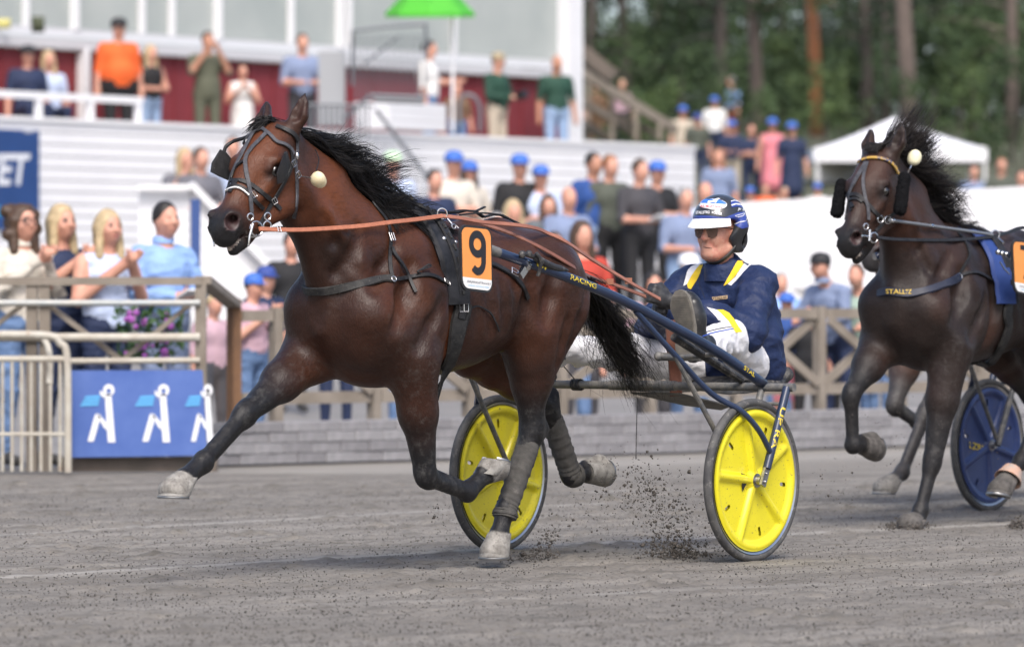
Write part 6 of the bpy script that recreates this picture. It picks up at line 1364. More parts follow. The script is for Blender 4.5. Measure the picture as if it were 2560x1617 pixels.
    for s_ in (1, -1): hf.cap(h(-.05, .06 * s_, -.042), h(-.05, .13 * s_, -.042), .020, .020, .006, 3, sub=True); hf.cap(h(-.052, .06 * s_, -.02), h(-.052, .13 * s_, -.02), .017, .017, .006, 3, sub=True)
    Vh, Fh, oh, foh = hf.mesh(1); HB = M('helmet_black', (.022, .024, .03), .28, coat=.5, dirt=((.30, .31, .33), 110, .62, .70)); HG = M('helmet_black_guard', (.02, .02, .022), .5)
    ho = mesh('helmet', Vh, Fh, [HB, HG, HG], root, True, np.clip(foh.astype(int) - 1, 0, 2)); sh_ = Skin(Vh, Fh, frame)
    HBL = M('helmet_blue', (.028, .055, .27), .3, coat=.4, dirt=((.30, .31, .36), 90, .62, .72)); HW = M('helmet_white', (.78, .78, .79), .35); HR = M('helmet_red_print', (.62, .05, .08), .5)
    decal(sh_, mesh2d=band2d(A([(330, 425), (450, 420), (640, 430), (800, 448), (880, 420), (1000, 375), (1130, 360)]), A([(325, 475), (450, 470), (640, 480), (800, 500), (900, 530), (1060, 620), (1180, 590)]), 30, 8), off=.002, name='blue_panel', mat=HBL, root=ho)
    decal(sh_, mesh2d=band2d(A([(1130, 360), (1165, 420), (1195, 500)]), A([(1000, 560), (1060, 620), (1185, 590)]), 10, 6), off=.0015, name='blue_side_panel', mat=HBL, root=ho)
    decal(sh_, mesh2d=band2d(A([(890, 215), (960, 200), (1040, 240)]), A([(905, 300), (990, 285), (1080, 305)]), 10, 6), off=.002, name='blue_flash', mat=HBL, root=ho)
    decal(sh_, mesh2d=band2d(A([(895, 262), (960, 240), (1050, 255)]), A([(905, 278), (970, 256), (1056, 270)]), 10, 3), off=.0035, name='white_flash', mat=HW, root=ho)
    decal(sh_, mesh2d=band2d(A([(890, 205), (940, 190), (1000, 205)]), A([(892, 216), (945, 200), (1004, 216)]), 10, 3), off=.0035, name='white_flash', mat=HW, root=ho)
    def ell2d(cx, cy, rx, ry, ang, y0=-1.0, y1=1.0):
        P = []; rows = 9; cols = 17
        for i in range(rows):
            y = y0 + (y1 - y0) * i / (rows - 1); wx = math.sqrt(max(0, 1 - y * y))
            for j in range(cols): x = wx * (2 * j / (cols - 1) - 1); P.append((cx + (x * rx * math.cos(ang) - y * ry * math.sin(ang)), cy + (x * rx * math.sin(ang) + y * ry * math.cos(ang))))
        return A(P), [(i * cols + j, i * cols + j + 1, (i + 1) * cols + j + 1, (i + 1) * cols + j) for i in range(rows - 1) for j in range(cols - 1)]
    decal(sh_, mesh2d=ell2d(620, 250, 215, 82, .05), off=.002, name='white_oval', mat=HW, root=ho)
    decal(sh_, mesh2d=ell2d(620, 250, 205, 74, .05, -1, -.1), off=.0032, name='blue_oval_half', mat=M('helmet_bright_blue', (.04, .16, .55), .35), root=ho)
    decal(sh_, mesh2d=(A([(540, 235), (560, 205), (600, 205), (660, 180), (700, 165), (735, 172), (700, 188), (680, 215), (665, 238), (640, 225), (600, 228), (570, 242)]), [(0, 1, 11), (1, 2, 10, 11), (2, 3, 8, 9, 10), (3, 4, 5, 6, 7, 8)]), off=.0042, name='white_emblem', mat=HW, root=ho)
    def htext(body, quad, mat, bold=.015, off=.004, shear=0.0):
        U_, F_, _ = text2d(body, bold, shear, cuts=1); decal(sh_, mesh2d=(quad_map(U_, *A(quad)), F_), off=off, name='lettering', mat=mat, root=ho, smooth=False)
    htext('KS MUSTANG', [(445, 262), (760, 275), (760, 312), (448, 300)], HR); htext('STALLSTRO', [(372, 358), (580, 352), (578, 392), (372, 400)], HW); htext('FODER', [(612, 362), (762, 380), (758, 420), (610, 395)], HW); htext('Jo', [(985, 305), (1040, 305), (1040, 350), (992, 355)], HW, .02, .004, .3); htext('Lö', [(1060, 310), (1120, 325), (1120, 350), (1064, 350)], HW, .02, .004, .3)
    for quad in ([(945, 425), (975, 445), (1075, 425), (1098, 385)], [(1120, 480), (1165, 580), (1190, 545), (1165, 420)]):
        P_ = A(quad + [quad[0]]); L_ = P_; R_ = [(x + .9, y + .9) for x, y in P_]; decal(sh_, mesh2d=band2d(L_, R_, 16, 3), off=.004, name='white_outline', mat=HW, root=ho)
    decal(sh_, mesh2d=band2d(A([(960, 555), (1030, 520), (1110, 500)]), A([(962, 562), (1032, 528), (1112, 508)]), 10, 3), off=.004, name='white_outline', mat=HW, root=ho)
    # peak
    b = MB(); Vp = []; m = 15
    for lay in (0, .004):
        for i in range(m):
            a = math.radians(-62 + 124 * i / (m - 1)); ca, sa = math.cos(a), math.sin(a); Vp.append(c + V3((.130 * ca, .112 * sa, .012 + lay))); e = .016 + .026 * ca; Vp.append(c + V3(((.130 + e) * ca, (.112 + e * .55) * sa, -.010 - .022 * ca + lay)))
    Fp = []; 
    for i in range(m - 1): k = 2 * i; Fp += [(k, k + 1, k + 3, k + 2), (2 * m + k, 2 * m + k + 2, 2 * m + k + 3, 2 * m + k + 1), (k + 1, 2 * m + k + 1, 2 * m + k + 3, k + 3)]
    b.add(Vp, Fp); b.go('peak', HW, ho)
    b = MB(); 
    for s_ in (1, -1): 
        P = smoothpath([h(-.02, .094 * s_, -.05), h(.015, .066 * s_, -.10), h(.035, .03 * s_, -.128), h(.04, 0, -.132)], 5); Nn = [unit(p - h(-.02, 0, -.03)) for p in P]; b.strap(P, Nn, .02, .004)
    b.go('chin_strap', HG, ho)
    # ---- glasses
    GL = M('tinted_lens', (.14, .075, .06), .08, spec=.8); GL.node_tree.nodes['Principled BSDF'].inputs['Alpha'].default_value = .8; FRM = M('glasses_frame', (.02, .016, .015), .35); b = MB()
    gl = mesh('glasses', [h(.100, y, z) for y, z in ((-.006, .017), (.006, .017), (.006, .022), (-.006, .022))] + [h(.095, y, z) for y, z in ((-.006, .017), (.006, .017), (.006, .022), (-.006, .022))], [(0, 1, 2, 3), (7, 6, 5, 4), (0, 4, 5, 1), (3, 2, 6, 7)], FRM, root, False)
    for s_ in (1, -1):
        out_ = [(.007, .022), (.030, .029), (.058, .024), (.063, .006), (.057, -.018), (.038, -.029), (.018, -.024), (.009, .0)]
        P = [h(.101 - .40 * (y - .008) ** 1.0 * .55, y * s_, z + .004) for y, z in out_]; n = len(P); P2 = [p + V3((-.003, 0, 0)) for p in P]
        b = MB(); b.add(P + P2, [tuple(range(n)) if s_ > 0 else tuple(range(n))[::-1], tuple(range(n, 2 * n))[::-1] if s_ > 0 else tuple(range(n, 2 * n))] + [(i, i + n, (i + 1) % n + n, (i + 1) % n) for i in range(n)]); b.go('lens', GL, gl, False)
        b = MB(); b.tube([P[0], P[1], P[2]], .0025, 6); b.tube([P[2], h(.045, .078 * s_, .022), h(-.02, .082 * s_, .018)], .0022, 6); b.go('temple', FRM, gl)
    return root
DRIVER = build_driver(RIG, 'driver in navy jacket, white trousers and dark blue helmet seated on the yellow wheeled sulky')
# ================================================================== the second horse (number 7), its sulky, and the horse behind it
_lf = at(2284, 1322, 25.0); RIG2 = Frame((_lf - RIG.F * 1.95 - RIG.L * .13) * V3((1, 1, 0)), 37); q2 = RIG2.px
COAT7 = horse_mats('black_brown', (.024, .0160, .0138), (.0135, .0102, .0095), (.055, .023, .0145), (.016, .0155, .0165), (.14, .13, .12), .5, ((.06, .056, .052), (.12, .112, .105)))
Z3 = lambda x, y: (2040 + x / 3.042, 300 + y / 3.042); Z4 = lambda x, y: (2040 + x / 2.535, 800 + y / 2.535)
J7 = dict(off=(-.12, 0, 0),
    head=dict(poll=q2(*Z3(480, 262), 0), axis=V3((.62, 0, -.785)), ear={1: q2(*Z3(668, 112), .11) - q2(*Z3(610, 290), .07), -1: q2(*Z3(385, 115), -.09) - q2(*Z3(370, 280), -.06)}),
    RF=dict(shoulder=V3((1.845, -.12, 1.07)), elbow=V3((1.80, -.14, .90)), knee=q2(*Z4(222, 470), -.13), fetlock=q2(*Z4(232, 795), -.13), coronet=q2(*Z4(285, 790), -.13), sole=q2(*Z4(372, 790), -.13), front=V3((.99, 0, -.1)), toe=V3((-.15, 0, -1)), sole_n=V3((-1, 0, .1))),
    LF=dict(shoulder=V3((1.81, .13, 1.04)), elbow=V3((1.67, .165, .87)), knee=q2(*Z4(738, 905), .14), fetlock=q2(*Z4(660, 1205), .135), coronet=q2(*Z4(640, 1262), .135), sole=q2(*Z4(600, 1322), .135), front=V3((.97, 0, .22)), toe=V3((1, 0, 0)), sole_n=V3((0, 0, -1))),
    LH=dict(stifle=V3((.90, .16, .96)), hock=V3((.74, .14, .60)), fetlock=q2(2552, 1150, .13), coronet=q2(2527, 1184, .13), sole=q2(2500, 1238, .13), front=V3((.7, 0, .7)), toe=V3((.9, 0, .2)), sole_n=V3((.25, 0, -.95))),
    RH=dict(stifle=V3((.85, -.16, .93)), hock=V3((.42, -.14, .62)), fetlock=V3((.25, -.13, .36)), coronet=V3((.17, -.13, .36)), sole=V3((.08, -.13, .38)), front=V3((.85, 0, -.5)), toe=V3((-.3, 0, -.9)), sole_n=V3((-.95, 0, .2))),
)
COAT7.node_tree.nodes['Principled BSDF'].inputs['Specular IOR Level'].default_value = .22
HORSE7, BODY7, HV7, HF7, H7, R7 = build_horse(J7, RIG2, 'racing_horse', 'black brown horse wearing number 7 at the right edge of the picture', COAT7, vox=.0115, lo=(-.1, -.42, -.05), hi=(2.95, .42, 2.10), hoofmat=HOOFD, base=(1.3, 0, 0))
SK7 = Skin(HV7, HF7, RIG2); _p7 = J7['head']['poll']
st = mane_strands(SK7, _p7[0] - .05, 1.62, 1100, .9, (-.55, .25), .5, (.24, .40), .022, .06) + mane_strands(SK7, _p7[0] - .02, _p7[0] - .22, 900, .8, (.15, .85), .3, (.22, .38), .03, .10) + mane_strands(SK7, 1.85, 1.55, 350, 1.1, (-.5, .1), .6, (.24, .40), .02, .04)
hair('mane', st, HAIRB, HORSE7, .0026); hair('forelock', [smoothpath([H7(rnd.uniform(-.05, .0), rnd.uniform(-.04, .04), .0), H7(rnd.uniform(-.03, .02), rnd.uniform(-.05, .05), .06), H7(rnd.uniform(.02, .06), rnd.uniform(-.04, .04), .06)], 4) for _ in range(110)], HAIRB, HORSE7, .004); hair('tail', tail_strands(tp, 500, .045, .04), HAIRB, HORSE7, .004)
bb = MB(); P_ = J7['LH']; up = unit(P_['coronet'] - P_['sole']); bb.lathe(P_['coronet'] + up * .03, -up, [(.046, 0), (.050, .004), (.056, .03), (.068, .062), (.072, .07), (.066, .068), (.05, .03)], 22); bb.go('bell_boot', BOOT, HORSE7, True)
NAVYL = M('navy_harness', (.009, .012, .026), .5, var=((.013, .017, .036), 20), dirt=((.1, .1, .1), 60, .62, .72)); BLUEPAD = M('blue_saddle_pad', (.014, .04, .17), .6, var=((.02, .05, .2), 12)); FLEECE = M('black_fleece', (.007, .007, .008), .98, bump=(90, 1.0, .01), spec=.1)
zz3 = lambda pts: [Z3(*p) for p in pts]
HR7 = thing('driving_harness', 'navy blue breast collar and saddle pad of the number 7 horse', 'harness', (1.5, 0, .8), RIG2)
strapo('breast_collar', SK7, zz3([(505, 1268), (560, 1300), (700, 1325), (850, 1300), (1000, 1245), (1080, 1195)]), .042, .008, NAVYL, HR7, .005, mirror=True, join=True)
U, Ft, _ = text2d('STALLTZ', .015, cuts=1); V_ = []
for x, y in quad_map(U, *zz3([(548, 1288), (735, 1300), (735, 1334), (550, 1322)])): h, n_ = SK7.hit(x, y); V_.append(h + n_ * .020)
mesh('lettering', V_, Ft, M('gold_lettering', (.50, .34, .05), .5), HR7, False)
strapo('collar_strap', SK7, zz3([(1080, 1190), (1180, 1162), (1250, 1172), (1370, 1235), (1440, 1250)]), .018, .004, LEATH, HR7, .008, mirror=True)
strapo('neck_strap', SK7, zz3([(1075, 862), (1130, 930), (1160, 1010), (1150, 1060), (1080, 1175)]), .015, .004, LEATH, HR7, .007, mirror=True)
P, N = SK7.path(zz3([(1430, 1400), (1420, 1300), (1395, 1180), (1340, 1040), (1270, 930)]), .008, 5); PA, NA = over(SK7, P, N, P[-1][0], .008)
for _ in range(4): PA[1:-1] = PA[1:-1] * .5 + .25 * (PA[:-2] + PA[2:])
MB().strap(PA + NA * .012, NA, .12, .016).go('saddle_pad', BLUEPAD, HR7); MB().strap(PA + NA * .034 + V3((-.05, 0, 0)), NA, .05, .008).go('saddle_strap', LEATH, HR7)
b = MB(); c7 = q2(*Z3(1362, 873), .14); b.ring(c7, V3((.5, .85, 0)), .023, .004, 20); b.go('terret', STEEL, HR7); b = MB()
for x, y in ((1385, 1005), (1415, 1015), (1445, 1022)): b.ball(q2(*Z3(x, y), .34), .014)
b.tube([q2(*Z3(1385, 1005), .34), q2(*Z3(1445, 1022), .34)], .006); b.go('hitch_coupling', STEEL, HR7); b = MB(); b.tube([q2(*Z3(1380, 895), .15), q2(*Z3(1425, 935), .2)], .006); b.go('snap_hook', STEEL, HR7); b = MB(); h, n_ = SK7.hit(*Z3(1080, 1195)); b.ring(h + n_ * .014, n_, .014, .003); b.go('collar_ring', STEEL, HR7); b = MB(); b.tube([q2(*Z3(1400, 1080), .33), q2(*Z3(1430, 1130), .33), q2(*Z3(1470, 1170), .33)], .004); b.go('trace_hook', STEEL, HR7)
strapo('girth', SK7, zz3([(1465, 1300), (1455, 1400), (1440, 1480)]) + [Z4(1210, 40), Z4(1170, 150), Z4(1100, 260), Z4(1000, 330)], .06, .01, LEATHD, HR7, .012)
BR7 = thing('bridle', 'black bridle with gold brow band and fleece cheek rolls on the number 7 horse', 'bridle', tuple(H7(.2, 0, -.1)), RIG2)
strapo('brow_band', SK7, zz3([(330, 325), (380, 303), (440, 295), (510, 305), (560, 325), (595, 365), (615, 410)]), .016, .005, M('gold_brow_band', (.42, .26, .05), .45, var=((.05, .06, .12), 60, .5, .56)), BR7, .008)
strapo('face_strap', SK7, zz3([(395, 325), (365, 420), (362, 500), (375, 600), (392, 680), (395, 760)]), .018, .004, GREYL, BR7, .007, mirror=True); strapo('crossed_strap', SK7, zz3([(385, 340), (335, 420), (290, 500), (240, 580)]), .014, .004, GREYL, BR7, .006)
strapo('noseband', SK7, zz3([(215, 610), (255, 575), (300, 568), (345, 590), (400, 650), (460, 715), (500, 745)]), .022, .005, LEATH, BR7, .006); strapo('lower_noseband', SK7, zz3([(225, 640), (265, 605), (310, 600), (350, 625)]), .014, .004, LEATH, BR7, .006); strapo('cheekpiece', SK7, zz3([(600, 700), (560, 730), (500, 790), (440, 850)]), .017, .004, LEATH, BR7, .008)
b = MB(); b.ring(q2(*Z3(490, 755), .09), V3((.3, .95, 0)), .017, .0035); b.ring(q2(*Z3(545, 760), .10), V3((.3, .95, 0)), .018, .0035); b.ring(q2(*Z3(380, 810), .085), V3((.3, .95, 0)), .014, .003); b.ring(q2(*Z3(440, 895), .09), V3((.3, .95, 0)), .024, .004); b.tube([q2(*Z3(410, 835), .09), q2(*Z3(404, 918), .09)], .006); b.tube([q2(*Z3(352, 880), .085), q2(*Z3(420, 888), .09)], .005); b.go('bit', STEEL, BR7)
for nm_, a_, c_, l_ in (('near', (672, 440), (640, 680), .15), ('far', (195, 490), (160, 700), -.14)):
    A_, C_ = q2(*Z3(*a_), l_), q2(*Z3(*c_), l_); f = Field(np.minimum(A_, C_) - .07, np.maximum(A_, C_) + .07, .009); f.cap(A_, C_, .030, .033, .02); V_, F_, _, _ = f.mesh(1); V_ = V_ + NR.normal(0, .002, V_.shape); mesh('cheek_roll', V_, F_, FLEECE, BR7)
EP7 = thing('ear_plug', 'cream ear plug bouncing above the cheek roll of the number 7 horse', 'ear plug', tuple(q2(*Z3(750, 285), .13)), RIG2); c = q2(*Z3(750, 288), .13); f = Field(c - .07, c + .07, .007); f.ell(c, (.035, .034, .032), None, .01); f.ell(c + V3((0, .005, .018)), (.022, .02, .02), None, .02); f.ell(c + V3((.012, 0, -.02)), (.02, .026, .016), None, .02); V_, F_, _, _ = f.mesh(1); mesh('plug', V_, F_, M('pale_cream_foam', (.70, .66, .46), .7), EP7); b = MB(); b.tube([q2(*Z3(735, 330), .13), q2(*Z3(712, 370), .13), q2(*Z3(695, 410), .12)], .004, 6); b.go('cord', STEEL, EP7)
RN7 = thing('reins', 'black reins and grey head pole of the number 7 horse', 'reins', tuple(q2(*Z3(1360, 880), .14)), RIG2)
b = MB(); b.tube([q2(*Z3(560, 762), .12), q2(*Z3(870, 805), .14), q2(*Z3(1340, 872), .15)], .0085, 10); b.go('head_pole', M('pole_grey', (.22, .23, .24), .35, .5), RN7); b = MB(); b.ball(q2(*Z3(580, 765), .12), (.022, .014, .014)); b.tube([q2(*Z3(865, 803), .14), q2(*Z3(885, 806), .14)], .012, 10); b.go('pole_fitting', STEEL, RN7)
P, N = drape(SK7, [(*Z3(460, 890), .10), (*Z3(560, 905), .11), (*Z3(830, 915), .13), (*Z3(1100, 910), .15), (*Z3(1380, 885), .15)]); MB().strap(P, N, .018, .004).go('rein', LEATH, RN7); P, N = drape(SK7, [(*Z3(1360, 885), .15), (*Z3(1480, 850), .12), (*Z3(1600, 815), .10), (*Z3(2000, 880), .1)]); MB().strap(P, N, .018, .004).go('rein', LEATH, RN7)
num_plate('number_plate', 'orange and white number 7 plate cut by the right edge of the picture', [q2(2528, 599, .42), q2(2602, 606, .42), q2(2609, 746, .42), q2(2534, 731, .42)], '7', ('ÅRJÄNGSTRAVET', 'SVERIGES VACKRASTE BANA'), RIG2, None, 1)
RIGS2 = Frame(RIG2.wld((-.02, 0, 0)), 37); SULKY2 = build_sulky(RIGS2, 'sulky', 'sulky with dark blue disc wheel behind the legs of the number 7 horse', BLUED, False)
U, Ft, _ = text2d('LZRIS', .02); A_ = RIGS2.px(*Z4(972, 768), -.66); B2 = RIGS2.px(*Z4(1082, 795), -.66); dn = V3((0, 0, -.035)); mesh('lettering', [A_ + (B2 - A_) * x + dn * (1 - y) for x, y in U], Ft, YTXT, SULKY2, False)

RIG3 = Frame(RIG2.wld((-2.17, -1.14, 0)) * V3((1, 1, 0)), 37); q3 = RIG3.px
COAT3 = horse_mats('brown', (.070, .030, .018), (.03, .016, .012), (.13, .045, .02), (.045, .043, .044), (.2, .19, .175), .7)
J3 = dict(head=dict(poll=V3((2.28, 0, 1.755)), axis=V3((.60, 0, -.80))),
    RF=dict(shoulder=V3((1.96, -.125, 1.07)), elbow=V3((1.90, -.15, .90)), knee=q3(*Z4(492, 545), -.13), fetlock=q3(*Z4(640, 650), -.13), coronet=q3(*Z4(690, 640), -.13), sole=q3(*Z4(740, 620), -.13), front=V3((.5, 0, -.85)), toe=V3((-.5, 0, -.8)), sole_n=V3((-.9, 0, .4))),
    LF=dict(shoulder=V3((1.95, .13, 1.06)), elbow=V3((1.88, .16, .88)), knee=q3(*Z4(690, 600), .10), fetlock=q3(*Z4(545, 960), .10), coronet=q3(*Z4(490, 1010), .10), sole=q3(*Z4(440, 1092), .10), front=V3((.75, 0, .6)), toe=V3((1, 0, 0)), sole_n=V3((.03, 0, -1))),
    LH=J7['LH'] | dict(fetlock=V3((.95, .13, .28)), coronet=V3((1.0, .13, .2)), sole=V3((1.03, .13, .12)), boot=False), RH=dict(J7['RH']))
HORSE3, B3, V3_, F3_, H3, R3 = build_horse(J3, RIG3, 'racing_horse', 'brown horse mostly hidden behind the number 7 horse, only muzzle and forelegs showing', COAT3, vox=.0135, lo=(-.1, -.42, -.05), hi=(2.95, .42, 2.05), base=(1.3, 0, 0))
SK3 = Skin(V3_, F3_, RIG3); hair('mane', mane_strands(SK3, 2.2, 1.7, 420, .9, (-.6, .1), -.5, (.2, .3), .02), HAIRB, HORSE3, .005)
# ================================================================== spectators
def cloth(c, nm='cloth'): return M('%s_%d_%d_%d' % (nm, *[int(v * 255) for v in c]), c, .8, bump=(18, .6, .01), var=(tuple(v * .8 for v in c), 7))
SK1 = M('fair_skin', (.58, .31, .22), .55, var=((.50, .24, .17), 12)); SK2 = M('tanned_skin', (.46, .23, .15), .55, var=((.40, .19, .12), 12)); DARKF = M('face_dark', (.05, .03, .028), .5); LIPF = M('face_lips', (.42, .15, .13), .5); SHOE = M('dark_shoes', (.04, .038, .036), .7)
COLS = dict(black=(.012, .012, .014), navy=(.014, .025, .07), blue=(.02, .07, .26), sky=(.25, .40, .72), pale=(.48, .56, .74), white=(.74, .73, .71), cream=(.62, .57, .49), orange=(.72, .115, .018), khaki=(.10, .105, .07), olive=(.075, .085, .065), grey=(.13, .13, .15), dgreen=(.012, .055, .035), pink=(.70, .22, .26), mauve=(.55, .36, .42), denim=(.12, .20, .36), ldenim=(.30, .42, .62), char=(.05, .048, .055), bluegrey=(.19, .24, .37), red=(.45, .05, .03), sage=(.34, .45, .38), beige=(.50, .43, .34), brown=(.16, .09, .05))
HAIRC = dict(blond=(.55, .42, .24), brown=(.075, .04, .022), dark=(.02, .015, .012), grey=(.35, .34, .33), ginger=(.28, .12, .05))
CAPC = dict(bluecap=(.045, .135, .47), blackcap=(.015, .015, .018), greencap=(.45, .60, .42), greycap=(.10, .11, .12), whitecap=(.66, .68, .72), tancap=(.33, .27, .17), navycap=(.03, .06, .25))
def person(x, y, z, H_, label, pose='down', top='grey', legs='denim', hair='brown', cap=None, long=False, sleeves=False, yaw=0, vox=.026, dress=False, shorts=False, fat=1.0, skin=None, face=False, extra=None, glasses=False, lean=0.0):
    k = H_ / 1.75; fr = Frame((x, y, z), 0); a = math.radians(yaw); fr.F = V3((math.sin(a), -math.cos(a), 0)); fr.L = V3((math.cos(a), math.sin(a), 0)); fr.R = np.stack([fr.F, fr.L, V3((0, 0, 1))]); fr.rz = math.atan2(fr.F[1], fr.F[0])
    root = thing('person', label, 'person', (0, 0, 0), fr); sit = pose.startswith('sit'); ap = pose[4:] if sit else pose; ap = ap or 'down'
    hz = .93; f = Field(V3((-.30, -.52, -.05)) * k, V3((.62, .52, 1.86)) * k, vox); T = lambda u, v, w_: V3((u + lean * max(0, w_ - .9), v, w_)) * k
    dz = -.47 if sit else 0.0; Tz = lambda u, v, w_: T(u, v, w_ + dz)
    cp = lambda p, q_, r1, r2, kk, o: f.cap(p, q_, r1 * k, r2 * k, kk * k, o)
    cp(Tz(0, -.06, .96), Tz(0, .06, .96), .125 * fat, .125 * fat, .05, 3); cp(Tz(.0, 0, 1.0), Tz(0, 0, 1.3), .135 * fat, .145, .05, 2); cp(Tz(.02, -.05, 1.08), Tz(.02, .05, 1.08), .12 * fat, .12 * fat, .05, 2)
    cp(Tz(0, -.07, 1.30), Tz(0, .07, 1.30), .12, .12, .05, 2); cp(Tz(-.01, -.145, 1.405), Tz(-.01, .145, 1.405), .062, .062, .05, 2); cp(Tz(0, 0, 1.42), Tz(.015, 0, 1.53), .062, .056, .02, 1)
    if fat > 1.15: f.ell(Tz(.07, 0, 1.10), V3((.17, .18, .17)) * k, None, .05, 2)
    hc = Tz(.03, 0, 1.635)
    f.ell(hc, V3((.095, .076, .115)) * k, None, .02, 1); f.ell(hc + V3((.03, 0, -.055)) * k, V3((.06, .055, .065)) * k, None, .03, 1); cp(hc + V3((.088, 0, .01)) * k, hc + V3((.108, 0, -.025)) * k, .012, .016, .012, 1)
    if face:
        for s in (1, -1): f.ell(hc + V3((.088, .032 * s, .012)) * k, V3((.012, .015, .008)) * k, None, .004, 6); f.cap(hc + V3((.092, .018 * s, .036)) * k, hc + V3((.076, .05 * s, .036)) * k, .0045, .0035, .006, 6); f.ell(hc + V3((.07, .042 * s, -.03)) * k, V3((.025, .022, .025)) * k, None, .02, 1)
        f.cap(hc + V3((.088, -.02, -.062)) * k, hc + V3((.088, .02, -.062)) * k, .009, .009, .006, 7)
    AP = dict(down=((-.01, .245, 1.13), (.04, .27, .87)), clap=((.06, .255, 1.14), (.29, .03, 1.38)), phone=((.14, .25, 1.22), (.26, .06, 1.53)), cross=((.06, .26, 1.13), (.19, -.09, 1.17)), hold=((.05, .255, 1.13), (.28, .09, 1.12)), hips=((-.05, .34, 1.16), (.05, .17, 1.0)), rail=((.16, .25, 1.16), (.40, .14, 1.12)), point=((.1, .25, 1.2), (.36, .28, 1.22)))
    for s in (1, -1):
        e, w_ = AP[ap]
        if ap == 'point' and s < 0: e, w_ = AP['down']
        e = Tz(e[0], e[1] * s, e[2]); w_ = Tz(w_[0], w_[1] * s, w_[2]); sh = Tz(-.01, .185 * s, 1.395); ml = sh * .5 + e * .5; nosl = sleeves == 'none'
        cp(sh, e, .060, .050, .03, 1 if nosl else 2); 
        if not nosl: cp(sh, ml if not sleeves else e, .064, .058, .03, 2)
        cp(e, w_, .047, .036, .02, 2 if sleeves is True else 1)
        if sleeves is False: cp(ml * .3 + e * .7, e, .045, .045, .01, 1)
        hd = unit(w_ - e); cp(w_, w_ + hd * .07 * k, .034, .036, .015, 1)
        if face:
            sd_ = unit(np.cross(hd, [0, 0, 1])); up_ = np.cross(sd_, hd)
            for q4 in range(4): o_ = (q4 - 1.5) * .018 * k; b0 = w_ + hd * .085 * k + up_ * o_; f.cap(b0, b0 + hd * (.075 - .01 * abs(q4 - 1.2)) * k, .009, .0075, .004, 1)
            b0 = w_ + hd * .05 * k + up_ * .03 * k; f.cap(b0, b0 + hd * .03 * k + up_ * .045 * k, .011, .009, .006, 1)
        hip = Tz(0, .095 * s, .92); kn = T(.42, .12 * s, .50) if sit else T(.02, .105 * s, .50); an = T(.40, .11 * s, .09) if sit else T(-.02, .11 * s, .09)
        lo = 1 if (shorts or dress) else 3
        cp(hip, kn, .092 * min(fat, 1.15), .066, .03, 3); cp(kn, an, .060, .044, .03, lo)
        if shorts: cp(kn * .8 + an * .2, an, .055, .042, .01, 1)
        cp(an + V3((0, 0, -.03)) * k, an + V3((.15, 0, -.045)) * k, .042, .036, .02, 4)
    if dress: f.cap(Tz(0, 0, 1.0), Tz(0, 0, .60), .15 * k, .22 * k, .05, 2)
    V, Fc, own, fo = f.mesh(1)
    if face: wrinkle(V, Fc, 1.0, np.argwhere((own == 2) | (own == 3)).ravel())
    sk = skin or SK1; topm = cloth(COLS[top]); legm = cloth(COLS[legs])
    nb_ = hc - V3((.03, 0, .13)) * k
    if face and sleeves is True: MB().lathe(nb_, (0, 0, 1), [(.075 * k, -.03 * k), (.072 * k, .015 * k), (.062 * k, .02 * k), (.06 * k, -.02 * k)], 16).go('collar', topm, root, True)
    body = mesh('body', V, Fc, [sk, topm, legm, SHOE, sk, DARKF, LIPF], root, True, np.clip(np.array([0, 0, 1, 2, 3, 4, 5, 6])[np.minimum(fo, 7)], 0, 6))
    if hair:
        hf = Field(hc - V3((.2, .2, .42)) * k, hc + V3((.2, .2, .2)) * k, vox * .8); hm = M('hair_' + hair, HAIRC[hair], .5, var=(tuple(v * .6 for v in HAIRC[hair]), 20), bump=(60, .8, .006))
        hf.ell(hc + V3((-.014, 0, .018)) * k, (V3((.104, .088, .113)) if long else V3((.099, .0815, .108))) * k, None, .02, 1)
        if long: hf.cap(hc + V3((-.05, 0, -.02)) * k, hc + V3((-.07, 0, -.22)) * k, .088 * k, .065 * k, .03, 1); [hf.cap(hc + V3((-.0, .07 * s, -.0)) * k, hc + V3((.02, .085 * s, -.20)) * k, .032 * k, .03 * k, .03, 1) for s in (1, -1)]
        if long == 'curly': [hf.ell(hc + V3((rnd.uniform(-.10, .02), rnd.uniform(-.11, .11), rnd.uniform(-.17, .09))) * k, V3((.045,) * 3) * k, None, .02, 1) for _ in range(26)]
        hf.ell(hc + V3((.085, 0, -.045)) * k, V3((.085, .064, .115)) * k, None, .015, 1, sub=True)
        if not long: hf.ell(hc + V3((.03, 0, -.10)) * k, V3((.13, .2, .095)) * k, None, .02, 1, sub=True)
        Vh, Fh, _, _ = hf.mesh(1)
        if face and len(Fh): wrinkle(Vh, Fh, .35)
        if len(Fh): mesh('hair', Vh, Fh, hm, root)
    if cap:
        cm = M(cap, CAPC[cap], .7, bump=(60, .3, .003)); b = MB(); c = hc + V3((-.005, 0, .03)) * k; n = 16
        b.lathe(c, (0, 0, 1), [(.098 * k, -.01 * k), (.100 * k, .02 * k), (.092 * k, .055 * k), (.065 * k, .085 * k), (.02 * k, .098 * k), (0, .099 * k)], n)
        P = []
        for i in range(9): t = math.radians(-55 + 110 * i / 8); P += [c + V3((.096 * math.cos(t), .096 * math.sin(t), .008)) * k, c + V3((.096 * math.cos(t) + .085 * math.cos(t) ** .5, .088 * math.sin(t), -.008)) * k]
        b.add(P, [(2 * i, 2 * i + 1, 2 * i + 3, 2 * i + 2) for i in range(8)]); b.go('cap', cm, root, 60)
